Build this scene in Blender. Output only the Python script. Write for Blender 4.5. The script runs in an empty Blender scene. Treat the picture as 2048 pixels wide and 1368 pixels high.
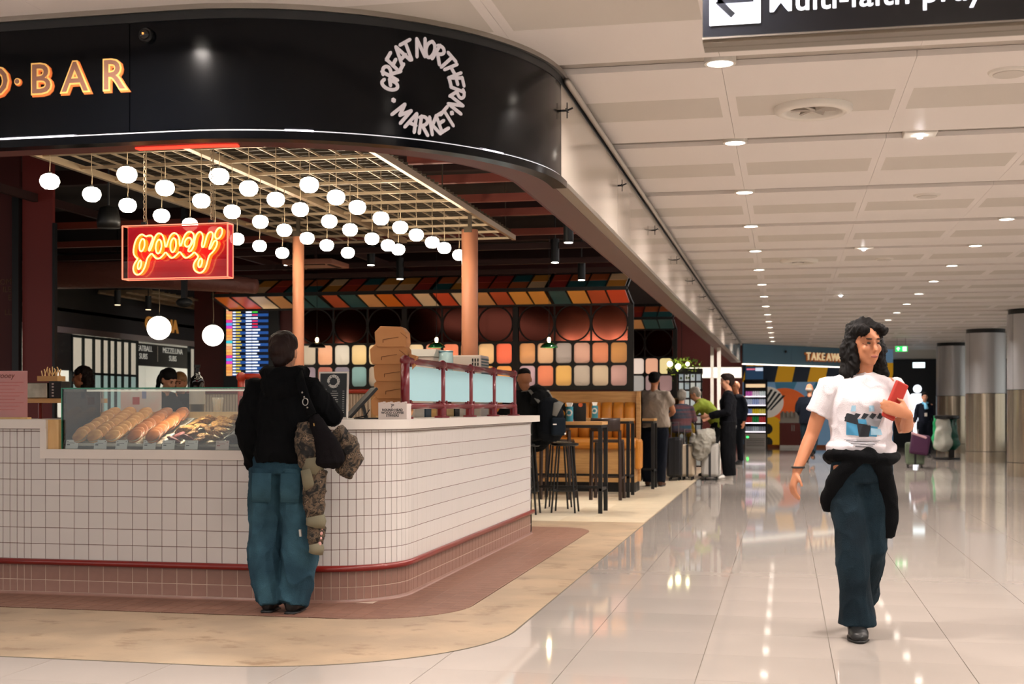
import bpy, bmesh, math, random
from math import sin, cos, pi, radians as R
from mathutils import Vector, Matrix, noise
random.seed(7)
scene = bpy.context.scene
col = scene.collection

# ------------------------------------------------------------------ camera
CAM_H = 1.19
YAW = math.atan(546 / 2600)
cam_d = bpy.data.cameras.new('camera')
cam_d.sensor_width = 36.0
cam_d.lens = 2600 / 2048 * 36.0
cam_d.shift_y = (815 - 684) / 2048
cam_d.dof.use_dof = True
cam_d.dof.focus_distance = 7.9
cam_d.dof.aperture_fstop = 4.0
cam_d.clip_end = 200
cam = bpy.data.objects.new('camera', cam_d)
cam.location = (0, 0, CAM_H)
cam.rotation_euler = (pi / 2, 0, YAW)
col.objects.link(cam)
scene.camera = cam

# ------------------------------------------------------------------ world, view, lights
world = bpy.data.worlds.new('world')
scene.world = world
world.use_nodes = True
world.node_tree.nodes['Background'].inputs[0].default_value = (1.0, 0.925, 0.89, 1)
world.node_tree.nodes['Background'].inputs[1].default_value = 1.2
scene.view_settings.view_transform = 'Standard'
scene.view_settings.look = 'None'
scene.view_settings.gamma = 1
scene.view_settings.use_curve_mapping = False
scene.view_settings.exposure = 0.02
scene.cycles.use_denoising = True
scene.cycles.max_bounces = 6
scene.cycles.diffuse_bounces = 3
scene.cycles.glossy_bounces = 3
scene.cycles.transmission_bounces = 4
scene.cycles.transparent_max_bounces = 8
scene.cycles.use_adaptive_sampling = True
scene.cycles.adaptive_threshold = 0.04
scene.cycles.use_light_tree = False
scene.cycles.sample_clamp_indirect = 6.0
scene.cycles.caustics_reflective = False
scene.cycles.caustics_refractive = False
WARM = (1.0, 0.88, 0.74)

def lamp(name, kind, loc, power, color=WARM, size=.14, rot=(0, 0, 0), spot=None, blend=.6, spread=None, parent=None, shape='DISK'):
    d = bpy.data.lights.new(name, kind)
    d.energy = power; d.color = color
    if kind == 'AREA':
        d.shape = shape; d.size = size
        if spread: d.spread = spread
    else:
        d.shadow_soft_size = size
    if kind == 'SPOT':
        d.spot_size = spot or R(90); d.spot_blend = blend
    o = bpy.data.objects.new(name, d)
    o.location = loc; o.rotation_euler = rot
    if parent: o.parent = parent
    col.objects.link(o)
    return o

# ------------------------------------------------------------------ materials
def lin(h):
    if isinstance(h, tuple): return h if len(h) == 4 else h + (1,)
    h = h.lstrip('#')
    c = [int(h[i:i + 2], 16) / 255 for i in (0, 2, 4)]
    return tuple((x / 12.92 if x <= .04045 else ((x + .055) / 1.055) ** 2.4) for x in c) + (1,)
MATS = {}
def mat(name, color='#808080', rough=.5, metal=0, emit=None, es=0, var=0, vscale=5, color2=None, bump=0, bscale=40, ior=1.45,
        trans=0, alpha=1, coat=0, vstretch=(1, 1, 1), sheen=0, spec=None):
    if name in MATS: return MATS[name]
    m = bpy.data.materials.new(name); m.use_nodes = True
    nt = m.node_tree; b = nt.nodes['Principled BSDF']; L = nt.links
    c = lin(color)
    b.inputs['Base Color'].default_value = c
    b.inputs['Roughness'].default_value = rough
    b.inputs['Metallic'].default_value = metal
    b.inputs['IOR'].default_value = ior
    if spec is not None: b.inputs['Specular IOR Level'].default_value = spec
    if trans: b.inputs['Transmission Weight'].default_value = trans
    if alpha < 1: b.inputs['Alpha'].default_value = alpha
    if coat: b.inputs['Coat Weight'].default_value = coat; b.inputs['Coat Roughness'].default_value = .05
    if sheen: b.inputs['Sheen Weight'].default_value = sheen
    if emit:
        b.inputs['Emission Color'].default_value = lin(emit); b.inputs['Emission Strength'].default_value = es
        if es < 2.5: m.cycles.emission_sampling = 'NONE'      # dim glows are found by bounced rays alone
    if var or color2 or bump:
        tc = nt.nodes.new('ShaderNodeTexCoord'); mp = nt.nodes.new('ShaderNodeMapping')
        mp.inputs['Scale'].default_value = vstretch
        L.new(tc.outputs['Object'], mp.inputs['Vector'])
    if var or color2:
        n = nt.nodes.new('ShaderNodeTexNoise'); n.inputs['Scale'].default_value = vscale; n.inputs['Detail'].default_value = 5
        L.new(mp.outputs[0], n.inputs['Vector'])
        r = nt.nodes.new('ShaderNodeValToRGB'); e = r.color_ramp.elements
        e[0].position = .38; e[1].position = .64
        c2 = lin(color2) if color2 else tuple(min(1, x * (1 + var)) for x in c[:3]) + (1,)
        c1 = c if color2 else tuple(x * (1 - var) for x in c[:3]) + (1,)
        e[0].color = c1; e[1].color = c2
        L.new(n.outputs['Fac'], r.inputs[0]); L.new(r.outputs[0], b.inputs['Base Color'])
    if bump:
        n2 = nt.nodes.new('ShaderNodeTexNoise'); n2.inputs['Scale'].default_value = bscale; n2.inputs['Detail'].default_value = 4
        L.new(mp.outputs[0], n2.inputs['Vector'])
        bp = nt.nodes.new('ShaderNodeBump'); bp.inputs['Strength'].default_value = bump; bp.inputs['Distance'].default_value = .02
        L.new(n2.outputs['Fac'], bp.inputs['Height']); L.new(bp.outputs[0], b.inputs['Normal'])
    MATS[name] = m
    return m
def glassmat(name, tint='#e8f4ef', refl=1.0, rough=.0):
    m = bpy.data.materials.new(name); m.use_nodes = True; nt = m.node_tree; L = nt.links
    for n in list(nt.nodes): nt.nodes.remove(n)
    out = nt.nodes.new('ShaderNodeOutputMaterial'); mx = nt.nodes.new('ShaderNodeMixShader'); tr = nt.nodes.new('ShaderNodeBsdfTransparent'); gl = nt.nodes.new('ShaderNodeBsdfGlossy')
    fr = nt.nodes.new('ShaderNodeFresnel'); fr.inputs['IOR'].default_value = 1.5; mu = nt.nodes.new('ShaderNodeMath'); mu.operation = 'MULTIPLY'; mu.inputs[1].default_value = refl
    tr.inputs[0].default_value = lin(tint); gl.inputs['Roughness'].default_value = rough
    L.new(fr.outputs[0], mu.inputs[0]); L.new(mu.outputs[0], mx.inputs[0]); L.new(tr.outputs[0], mx.inputs[1]); L.new(gl.outputs[0], mx.inputs[2]); L.new(mx.outputs[0], out.inputs[0])
    MATS[name] = m
    return m
def emis(name, color, s):
    return mat(name, color, rough=.6, emit=color, es=s)

# ------------------------------------------------------------------ mesh builder
class MB:
    def __init__(s): s.v = []; s.f = []; s.m = []; s.mi = 0
    def add(s, vs, fs):
        o = len(s.v); s.v += [tuple(p) for p in vs]
        s.f += [tuple(i + o for i in f) for f in fs]; s.m += [s.mi] * len(fs); return s
    def slot(s, i): s.mi = i; return s
    def box(s, x0, x1, y0, y1, z0, z1):
        return s.add([(x0, y0, z0), (x1, y0, z0), (x1, y1, z0), (x0, y1, z0), (x0, y0, z1), (x1, y0, z1), (x1, y1, z1), (x0, y1, z1)],
                     [(0, 3, 2, 1), (4, 5, 6, 7), (0, 1, 5, 4), (1, 2, 6, 5), (2, 3, 7, 6), (3, 0, 4, 7)])
    def cbox(s, c, d, M=None):
        m = MB().box(-d[0] / 2, d[0] / 2, -d[1] / 2, d[1] / 2, -d[2] / 2, d[2] / 2)
        vs = [(M @ Vector(p) if M else Vector(p)) + Vector(c) for p in m.v]
        return s.add(vs, m.f)
    def bar(s, a, b, w, h=None, up=(0, 0, 1)):
        a = Vector(a); b = Vector(b); t = (b - a).normalized(); h = h or w
        x = t.cross(Vector(up))
        if x.length < 1e-4: x = t.cross(Vector((1, 0, 0)))
        x.normalize(); y = x.cross(t)
        vs = [p + x * (i * w / 2) + y * (j * h / 2) for p in (a, b) for i, j in ((-1, -1), (1, -1), (1, 1), (-1, 1))]
        return s.add(vs, [(0, 1, 2, 3), (4, 7, 6, 5), (0, 4, 5, 1), (1, 5, 6, 2), (2, 6, 7, 3), (3, 7, 4, 0)])
    def loft(s, pts, rad, n=12, side=(1, 0, 0), cap=True, closed=False):
        pts = [Vector(p) for p in pts]; N = len(pts); vs = []
        if not isinstance(rad, (list, tuple)) or (len(rad) == 2 and N != 2 and not isinstance(rad[0], (list, tuple))): rad = [rad] * N
        px = None
        for i, p in enumerate(pts):
            a = pts[(i - 1) % N] if (closed or i) else p; b = pts[(i + 1) % N] if (closed or i < N - 1) else p
            t = (b - a)
            t = t.normalized() if t.length > 1e-9 else Vector((0, 0, 1))
            ref = px if px is not None else Vector(side)
            x = ref - t * ref.dot(t)
            if x.length < 1e-3: x = Vector((0, 1, 0)) - t * t.y
            if x.length < 1e-3: x = Vector((0, 0, 1)) - t * t.z
            x.normalize(); px = x; y = t.cross(x)
            r = rad[i]; rx, ry = (r if isinstance(r, (tuple, list)) else (r, r))
            vs += [p + x * (rx * cos(2 * pi * k / n)) + y * (ry * sin(2 * pi * k / n)) for k in range(n)]
        fs = []
        for i in range(N if closed else N - 1):
            j = (i + 1) % N
            for k in range(n):
                l = (k + 1) % n; fs.append((i * n + k, i * n + l, j * n + l, j * n + k))
        if cap and not closed:
            fs.append(tuple(reversed(range(n)))); fs.append(tuple(range((N - 1) * n, N * n)))
        return s.add(vs, fs)
    def tube(s, pts, r, n=8, cap=True, closed=False): return s.loft(pts, [r] * len(pts), n, cap=cap, closed=closed)
    def lathe(s, prof, n=24, c=(0, 0, 0), M=None, cap=True):
        vs = []
        for r, z in prof:
            for k in range(n):
                p = Vector((r * cos(2 * pi * k / n), r * sin(2 * pi * k / n), z))
                if M: p = M @ p
                vs.append(p + Vector(c))
        fs = [(i * n + k, i * n + (k + 1) % n, (i + 1) * n + (k + 1) % n, (i + 1) * n + k) for i in range(len(prof) - 1) for k in range(n)]
        if cap:
            fs.append(tuple(reversed(range(n)))); fs.append(tuple(range((len(prof) - 1) * n, len(prof) * n)))
        return s.add(vs, fs)
    def ell(s, c, r, n=16, m=10, M=None):
        if not isinstance(r, (tuple, list)): r = (r, r, r)
        vs = []; fs = []
        for i in range(1, m):
            a = pi * i / m
            for k in range(n):
                b = 2 * pi * k / n
                vs.append(Vector((r[0] * sin(a) * cos(b), r[1] * sin(a) * sin(b), r[2] * cos(a))))
        vs += [Vector((0, 0, r[2])), Vector((0, 0, -r[2]))]; T = len(vs) - 2
        for i in range(m - 2):
            for k in range(n):
                l = (k + 1) % n; fs.append((i * n + k, (i + 1) * n + k, (i + 1) * n + l, i * n + l))
        for k in range(n):
            l = (k + 1) % n; fs.append((T, k, l)); fs.append((T + 1, (m - 2) * n + l, (m - 2) * n + k))
        return s.add([(M @ v if M else v) + Vector(c) for v in vs], fs)
    def prism(s, poly, z0, z1, M=None):
        n = len(poly); vs = [Vector((x, y, z0)) for x, y in poly] + [Vector((x, y, z1)) for x, y in poly]
        if M: vs = [M @ v for v in vs]
        return s.add(vs, [tuple(reversed(range(n))), tuple(range(n, 2 * n))] + [(i, (i + 1) % n, n + (i + 1) % n, n + i) for i in range(n)])
    def mesh(s, name='m'):
        me = bpy.data.meshes.new(name); me.from_pydata([tuple(v) for v in s.v], [], s.f); me.update(); return me
    def build(s, name, mats, parent=None, smooth=False, loc=None, rot=None, bevel=0, label=None, fix=False):
        me = s.mesh(name)
        if fix:
            b = bmesh.new(); b.from_mesh(me); bmesh.ops.recalc_face_normals(b, faces=b.faces); b.to_mesh(me); b.free()
        if not isinstance(mats, (list, tuple)): mats = [mats]
        for m in mats: me.materials.append(m)
        if len(mats) > 1: me.polygons.foreach_set('material_index', s.m)
        return obj(name, me, parent, smooth, loc, rot, bevel, label)
def obj(name, me, parent=None, smooth=False, loc=None, rot=None, bevel=0, label=None):
    o = bpy.data.objects.new(name, me); col.objects.link(o)
    if smooth: me.polygons.foreach_set('use_smooth', [True] * len(me.polygons))
    if parent: o.parent = parent
    if loc: o.location = loc
    if rot: o.rotation_euler = rot
    if bevel:
        b = o.modifiers.new('bevel', 'BEVEL'); b.width = bevel; b.segments = 2; b.limit_method = 'ANGLE'
    if label: o['label'] = label
    return o
def tag(o, label=None, cat=None, group=None, kind=None):
    if label: o['label'] = label
    if cat: o['category'] = cat
    if group: o['group'] = group
    if kind: o['kind'] = kind
    return o
def thing(name, label, cat, loc=(0, 0, 0), rz=0, group=None):
    o = bpy.data.objects.new(name, None); col.objects.link(o)
    o.location = loc; o.rotation_euler = (0, 0, rz); o.empty_display_size = .1
    return tag(o, label, cat, group)
def struct(name, label=None):
    o = bpy.data.objects.new(name, None); col.objects.link(o); o['kind'] = 'structure'
    if label: o['label'] = label
    return o
def copy_tree(o, loc=None, rz=None, label=None, parent=None):
    c = o.copy(); col.objects.link(c)
    if parent: c.parent = parent
    if loc is not None: c.location = loc
    if rz is not None: c.rotation_euler = (0, 0, rz)
    if label: c['label'] = label
    for ch in o.children: copy_tree(ch, parent=c)
    return c
def RM(x=0, y=0, z=0):
    return Matrix.Rotation(z, 3, 'Z') @ Matrix.Rotation(y, 3, 'Y') @ Matrix.Rotation(x, 3, 'X')

# a scratch scene in which single text curves and remeshed bodies are evaluated quickly; removed at the end
scratch = bpy.data.scenes.new('scratch')
def evaluated_mesh(o):
    scratch.collection.objects.link(o)
    vl = scratch.view_layers[0]; vl.update()
    me = bpy.data.meshes.new_from_object(o.evaluated_get(vl.depsgraph))
    scratch.collection.objects.unlink(o)
    return me
# text as a flat mesh (built-in font), returned as (verts, faces) in x / y
def text_geo(s, size=1, offset=0, align='LEFT', space=1.0, shear=0, res=3):
    c = bpy.data.curves.new('t', 'FONT'); c.body = s; c.size = size; c.offset = offset; c.align_x = align
    c.space_character = space; c.shear = shear; c.resolution_u = res; c.extrude = 0
    o = bpy.data.objects.new('t', c)
    me = evaluated_mesh(o)
    vs = [v.co.copy() for v in me.vertices]; fs = [tuple(p.vertices) for p in me.polygons]
    bpy.data.objects.remove(o); bpy.data.curves.remove(c); bpy.data.meshes.remove(me)
    return vs, fs
def text_obj(name, s, size, mt, fn, parent, thick=.004, **k):
    """letters mapped through fn(x, y, d) -> world point, with a real thickness"""
    vs, fs = text_geo(s, size, **k)
    m = MB(); n = len(vs)
    edges = {}
    for f in fs:
        for a, b in zip(f, f[1:] + f[:1]):
            e = (min(a, b), max(a, b)); edges.setdefault(e, []).append((a, b))
    side = [(x[0][0], x[0][1], x[0][1] + n, x[0][0] + n) for x in edges.values() if len(x) == 1]
    m.add([fn(v.x, v.y, thick) for v in vs] + [fn(v.x, v.y, 0) for v in vs], fs + side)
    return m.build(name, mt, parent)
# hand brushed letters: strokes in a unit box, swept as flat ribbons
GLYPH = {'G': [[(.9, .8), (.6, 1), (.2, .8), (.05, .4), (.25, .03), (.65, .02), (.85, .25), (.85, .45)], [(.45, .45), (1, .48)]],
 'R': [[(.12, 0), (.18, 1)], [(.0, .9), (.5, 1.02), (.85, .8), (.7, .55), (.2, .42)], [(.35, .45), (.95, -.05)]],
 'E': [[(.15, 1), (.1, 0)], [(.1, .98), (.85, 1.0)], [(.1, .52), (.7, .55)], [(.08, .02), (.88, .04)]],
 'A': [[(.0, -.02), (.5, 1.02)], [(.5, 1.02), (.95, -.05)], [(.15, .32), (.85, .36)]],
 'T': [[(.5, .98), (.48, -.05)], [(-.05, .95), (1.02, 1.0)]],
 'N': [[(.08, -.02), (.12, 1)], [(.12, 1), (.85, .0)], [(.85, .0), (.92, 1.02)]],
 'O': [[(.5, 1), (.15, .8), (.05, .4), (.3, .0), (.65, .02), (.93, .4), (.85, .85), (.5, 1)]],
 'H': [[(.1, 0), (.12, 1)], [(.88, 0), (.92, 1)], [(.1, .48), (.9, .54)]],
 'M': [[(.0, -.02), (.12, 1)], [(.12, 1), (.5, .3)], [(.5, .3), (.88, 1)], [(.88, 1), (1.02, -.02)]],
 'K': [[(.12, 0), (.15, 1)], [(.85, 1), (.18, .42)], [(.3, .5), (.95, -.04)]],
 '.': [[(.49, .5), (.51, .5)]], 'Y': [[(0, 1), (.5, .5)], [(1, 1), (.4, -.05)]], 'W': [[(0, 1), (.22, 0)], [(.22, 0), (.5, .7)], [(.5, .7), (.75, 0)], [(.75, 0), (1, 1)]],
 'F': [[(.1, 0), (.15, 1)], [(.12, .98), (.85, 1)], [(.12, .5), (.7, .55)]]}
def brush(m, pts, w, fn, d0, d1):
    """flat ribbon with round ends along 2D pts, mapped by fn(x, y, d)"""
    P = [Vector(p) for p in pts]; L = []; Rr = []
    for i, p in enumerate(P):
        a = P[max(i - 1, 0)]; b = P[min(i + 1, len(P) - 1)]; t = (b - a).normalized(); nn = Vector((-t.y, t.x))
        L.append(p + nn * w / 2); Rr.append(p - nn * w / 2)
    t0 = (P[1] - P[0]).normalized(); t1 = (P[-1] - P[-2]).normalized()
    loop = L + [P[-1] + t1 * w * .45 + Vector((-t1.y, t1.x)) * w * .2, P[-1] + t1 * w * .45 - Vector((-t1.y, t1.x)) * w * .2] + Rr[::-1] + \
        [P[0] - t0 * w * .45 - Vector((-t0.y, t0.x)) * w * .2, P[0] - t0 * w * .45 + Vector((-t0.y, t0.x)) * w * .2]
    k = len(P); n = len(loop)
    tri = [(i, 2 * k + 1 - i, 2 * k - i, i + 1) for i in range(k - 1)]
    tri += [(k - 1, k + 2, k + 1, k), (0, n - 1, n - 2, n - 3)]
    sides = [(i, (i + 1) % n, n + (i + 1) % n, n + i) for i in range(n)]
    m.add([fn(p.x, p.y, d1) for p in loop] + [fn(p.x, p.y, d0) for p in loop], [tuple(q) for q in tri] + sides)
def smooth_pts(P, it=2):
    P = [Vector(p) for p in P]
    for _ in range(it):
        Q = [P[0]]
        for a, b in zip(P, P[1:]): Q += [a * .75 + b * .25, a * .25 + b * .75]
        P = Q + [P[-1]]
    return P

# ------------------------------------------------------------------ rounded-corner plan paths
class Path:
    """straight front (along +x at y=yf), quarter arc, straight side (along +y at x=xs); outward normal faces the concourse"""
    def __init__(s, xl, yf, xs, r, yend):
        s.cx = xs - r; s.cy = yf + r; s.r = r; s.xl = xl; s.yf = yf; s.xs = xs
        s.l1 = s.cx - xl; s.l2 = s.l1 + pi / 2 * r; s.L = s.l2 + (yend - s.cy)
    def at(s, t, off=0):
        if t <= s.l1: return (s.xl + t, s.yf - off), (0, -1)
        if t <= s.l2:
            a = (t - s.l1) / s.r; n = (sin(a), -cos(a))
            return (s.cx + (s.r + off) * n[0], s.cy + (s.r + off) * n[1]), n
        return (s.xs + off, s.cy + t - s.l2), (1, 0)
    def samples(s, t0, t1):
        ts = [t0] + [t for t in ([s.l1] + [s.l1 + (s.l2 - s.l1) * k / 28 for k in range(1, 28)] + [s.l2]) if t0 < t < t1] + [t1]
        return ts
    def sweep(s, m, prof, t0, t1):
        """sweep closed profile [(offset, z)] between t0 and t1"""
        ts = s.samples(t0, t1); n = len(prof); vs = []
        if n == 4:      # sharp profile edges: every side is its own strip, so it can be shaded smooth along the curve
            for k in range(4):
                a, b = prof[k], prof[(k + 1) % 4]; vv = []
                for t in ts:
                    for o, z in (a, b):
                        p, _ = s.at(t, o); vv.append((p[0], p[1], z))
                m.add(vv, [(2 * i, 2 * i + 2, 2 * i + 3, 2 * i + 1) for i in range(len(ts) - 1)])
            for t, rev in ((t0, 0), (t1, 1)):
                q = [(*s.at(t, o)[0], z) for o, z in prof]; m.add(q, [tuple(reversed(range(4))) if rev else (0, 1, 2, 3)])
            return m
        for t in ts:
            for o, z in prof:
                p, _ = s.at(t, o); vs.append((p[0], p[1], z))
        fs = [(i * n + k, (i + 1) * n + k, (i + 1) * n + (k + 1) % n, i * n + (k + 1) % n) for i in range(len(ts) - 1) for k in range(n)]
        fs += [tuple(range(n)), tuple(reversed(range((len(ts) - 1) * n, len(ts) * n)))]
        return m.add(vs, fs)
def rect(o0, o1, z0, z1): return [(o0, z0), (o1, z0), (o1, z1), (o0, z1)]
def clip(poly, conv):
    """Sutherland-Hodgman: poly inside convex counter-clockwise conv"""
    out = poly
    for a, b in zip(conv, conv[1:] + conv[:1]):
        ins = lambda p: (b[0] - a[0]) * (p[1] - a[1]) - (b[1] - a[1]) * (p[0] - a[0]) >= 0
        src, out = out, []
        for i, p in enumerate(src):
            q = src[i - 1]
            if ins(p) != ins(q):
                d1 = (b[0] - a[0]) * (q[1] - a[1]) - (b[1] - a[1]) * (q[0] - a[0]); d2 = (b[0] - a[0]) * (p[1] - a[1]) - (b[1] - a[1]) * (p[0] - a[0])
                t = d1 / (d1 - d2); out.append((q[0] + (p[0] - q[0]) * t, q[1] + (p[1] - q[1]) * t))
            if ins(p): out.append(p)
        if not out: return []
    return out

CEIL = 2.89
# ------------------------------------------------------------------ materials of the setting
m_tile = mat('polished_porcelain', '#a59c94', rough=.045, var=.03, vscale=1.2, ior=1.5)
m_grout = mat('floor_grout', '#5c5348', rough=.8)
m_conc = mat('concrete_floor', '#98856f', rough=.42, vscale=2.6, color2='#aa947a', vstretch=(1, 1, 1), bump=.05, bscale=60)
m_conc_n = m_conc.node_tree
# dark scuffs with a shape of their own
_n = m_conc_n.nodes; _tc = _n.new('ShaderNodeTexCoord'); _mp = _n.new('ShaderNodeMapping'); _mp.inputs['Scale'].default_value = (1.0, 1.5, 1)
_nz = _n.new('ShaderNodeTexNoise'); _nz.inputs['Scale'].default_value = 3.2; _nz.inputs['Detail'].default_value = 8; _nz.inputs['Roughness'].default_value = .65
_rp = _n.new('ShaderNodeValToRGB'); _rp.color_ramp.elements[0].position = .55; _rp.color_ramp.elements[1].position = .66
_rp.color_ramp.elements[0].color = (0, 0, 0, 1); _rp.color_ramp.elements[1].color = (.75, .75, .75, 1)
_mx = _n.new('ShaderNodeMixRGB'); _mx.inputs[2].default_value = lin('#745c47')
_bs = _n['Principled BSDF']; _src = _bs.inputs['Base Color'].links[0].from_socket
m_conc_n.links.new(_tc.outputs['Object'], _mp.inputs[0]); m_conc_n.links.new(_mp.outputs[0], _nz.inputs['Vector'])
m_conc_n.links.new(_nz.outputs['Fac'], _rp.inputs[0]); m_conc_n.links.new(_rp.outputs[0], _mx.inputs[0]); m_conc_n.links.new(_src, _mx.inputs[1])
m_conc_n.links.new(_mx.outputs[0], _bs.inputs['Base Color'])
m_brown = [mat('brown_quarry_tile_a', '#775547', rough=.5, var=.08, vscale=9), mat('brown_quarry_tile_b', '#7f5c4d', rough=.5, var=.08, vscale=9)]
m_bgrout = mat('pale_grout', '#c2ac9b', rough=.85)
m_ceil = mat('ceiling_panel_paint', '#f0e9e3', rough=.5)
m_perf = mat('perforated_panel_paint', '#d0c9bf', rough=.6, bump=.25, bscale=400)
m_ceilgap = mat('ceiling_groove_paint', '#aaa298', rough=.6)  # shade of the recess put into the colour, darker than the panels
m_maroon = mat('maroon_paint', '#4a1815', rough=.55, var=.12, vscale=2)
m_soffit = mat('maroon_soffit', '#451a14', rough=.45)
m_black = mat('black_metal', '#0b0c0d', rough=.42)
m_char = mat('charcoal_paint', '#1b1d1e', rough=.5)
m_steel = mat('brushed_steel', '#a8a39c', rough=.28, metal=1, bump=.04, bscale=30, vstretch=(1, 1, 40))
m_alu = mat('aluminium_trim', '#a09a92', rough=.32, metal=1)
m_white = mat('white_paint', '#e8e2d8', rough=.5)
m_gloss_black = mat('black_lacquer_panel', '#05070b', rough=.16, ior=1.5, spec=.14)
m_reflect_cream = mat('cream_glass_panel', '#d6cabe', rough=.14, ior=1.6, coat=.5)  # cream stands in for the bright ceiling reflected in black gloss panels
m_led = emis('white_led_strip', '#e8e4ea', .75)
m_ledw = emis('bright_led_segment', '#fff4ff', 5.0)
m_redglow = emis('red_led_strip', '#ff3020', 3.0)
m_lamp = emis('downlight_diffuser', '#fff6ea', 14); m_lamp.cycles.emission_sampling = 'NONE'      # each carries its own lamp

# ------------------------------------------------------------------ floor
floor = struct('floor', 'cream polished tile concourse floor with concrete and brown tile border')
MB().box(-16, 9, -4, 44, -.12, -.004).build('screed', m_grout, floor)
GAP = .0018; GAPY = .0007
tm = MB().box(-.3 + GAP, .3 - GAP, -.3 + GAPY, .3 - GAPY, -.004, 0).mesh('floor_tile'); tm.materials.append(m_tile)
cells = []
for i in range(-14, 15):
    for j in range(-16, 62):
        x = -.082 + .6 * i; y = 6.022 + .6 * j
        if y > 40 or x > 8: continue
        if x < -1.75 and y > 6.2: continue
        if x < -1.2 - .9 and y > 6: continue
        Zc = -x * sin(YAW) + y * cos(YAW); Xc = x * cos(YAW) + y * sin(YAW)
        inview = Zc > 3 and abs(Xc / Zc) < .46 and (CAM_H / Zc) < .26
        cells.append((0 if inview else 1, Zc, x, y))
cells.sort()
for k, (_, _, x, y) in enumerate(cells[:300]):
    obj('floor_tile', tm, floor, loc=(x, y, 0))
m = MB()
for _, _, x, y in cells[300:]:
    m.box(x - .3 + GAP, x + .3 - GAP, y - .3 + GAPY, y + .3 - GAPY, -.004, 0)
tag(m.build('floor_tile_far', m_tile, floor), kind='stuff')
bord = Path(-16, 5.575, -1.405, 1.2, 22.0)
m = MB(); ts = bord.samples(0, bord.L); outer = [bord.at(t)[0] for t in ts]
poly = outer + [(-1.405, 40), (-16, 40)]
m.prism(poly, -.003, .0016)
m.build('concrete_border', m_conc, floor, fix=True)
m = MB(); bord.sweep(m, rect(-.004, .004, -.003, .0022), 6, bord.L)
m.build('border_joint', mat('dark_joint', '#5d564b', rough=.7), floor)
# dining floor of pale planks beyond the counter
m_plank = [mat('pale_plank_a', '#c5b69d', rough=.35, var=.06), mat('pale_plank_b', '#b6a68d', rough=.35, var=.06), mat('pale_plank_c', '#d2c5ae', rough=.35, var=.05)]
for j in range(14):
    for i in range(4):
        x0 = -1.42 - .9 * (i + 1) + (.3 if j % 2 else 0); x0 = x0; y0 = 13.4 + .62 * j
        x1 = min(x0 + .897, -1.42)
        MB().box(x0, x1, y0, y0 + .617, 0, .0032).build('floor_plank', m_plank[(i * 5 + j * 3) % 3], floor)
# brown tile apron around the counter
ap = Path(-6.2, 6.95, -1.83, .62, 12.3)
conv = [ap.at(t)[0] for t in ap.samples(0, ap.L)] + [(-1.86, 12.45), (-1.95, 12.62), (-2.12, 12.7), (-2.6, 12.72), (-6.2, 12.72)]
at = []
for i in range(-44, 1):
    for j in range(0, 58):
        x0 = -1.84 + .1 * i; y0 = 6.92 + .1 * j
        cx, cy = x0 + .05, y0 + .05
        if cx < -6.1 or (cx < -2.42 and cy > 7.55 and cy < 11.95): continue
        if cx < -2.95 and cy > 7.5: continue
        p = clip([(x0 + .0015, y0 + .0015), (x0 + .0985, y0 + .0015), (x0 + .0985, y0 + .0985), (x0 + .0015, y0 + .0985)], conv)
        if len(p) > 2: at.append((-cx * sin(YAW) + cy * cos(YAW), p, cx, cy))
at.sort(key=lambda a: a[0])
full = [MB().box(-.0485, .0485, -.0485, .0485, .001, .0055).mesh('apron_tile') for _ in range(2)]
for f, mm in zip(full, m_brown): f.materials.append(mm)
rest = MB()
for k, (_, p, cx, cy) in enumerate(at):
    if k < 300:
        if len(p) == 4 and abs(max(q[0] for q in p) - min(q[0] for q in p) - .097) < 1e-3 and abs(max(q[1] for q in p) - min(q[1] for q in p) - .097) < 1e-3:
            obj('apron_tile', full[random.random() < .5], floor, loc=(cx, cy, 0))
        else: MB().prism(p, .001, .0055).build('apron_tile', m_brown[0], floor)
    else: rest.prism(p, .001, .0055)
tag(rest.build('apron_tile_far', m_brown[1], floor), kind='stuff')
MB().prism(clip([(-5.6, 6.5), (-1, 6.5), (-1, 13), (-5.6, 13)], conv), .0002, .0042).build('apron_grout', m_bgrout, floor)

# ------------------------------------------------------------------ concourse ceiling
ceiling = struct('ceiling', 'cream panelled concourse ceiling with recessed grooves')
fas = Path(-9, 5.10, -1.114, 1.426, 33.6)
def inside_fascia(x, y, d=.12):
    if x > fas.xs - d or y < fas.yf + d: return False
    if x > fas.cx and y < fas.cy: return math.hypot(x - fas.cx, y - fas.cy) < fas.r - d
    return True
m = MB(); C_ = .2
for i in range(-46, 47):
    x0 = i * C_
    j0 = None
    for j in range(-20, 212):
        y0 = j * C_
        keep = not inside_fascia(x0 + .1, y0 + .1) and x0 < 8.4
        if keep and j0 is None: j0 = j
        if (not keep or j == 211) and j0 is not None:
            m.box(x0, x0 + C_, j0 * C_, (j if not keep else j + 1) * C_, CEIL + .032, CEIL + .12); j0 = None
m.build('ceiling_slab', m_ceilgap, ceiling)
BAY = 1.96; Y0 = 6.56           # a groove ends and a panel row begins at Y0 + k * BAY
PW = .935
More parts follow.
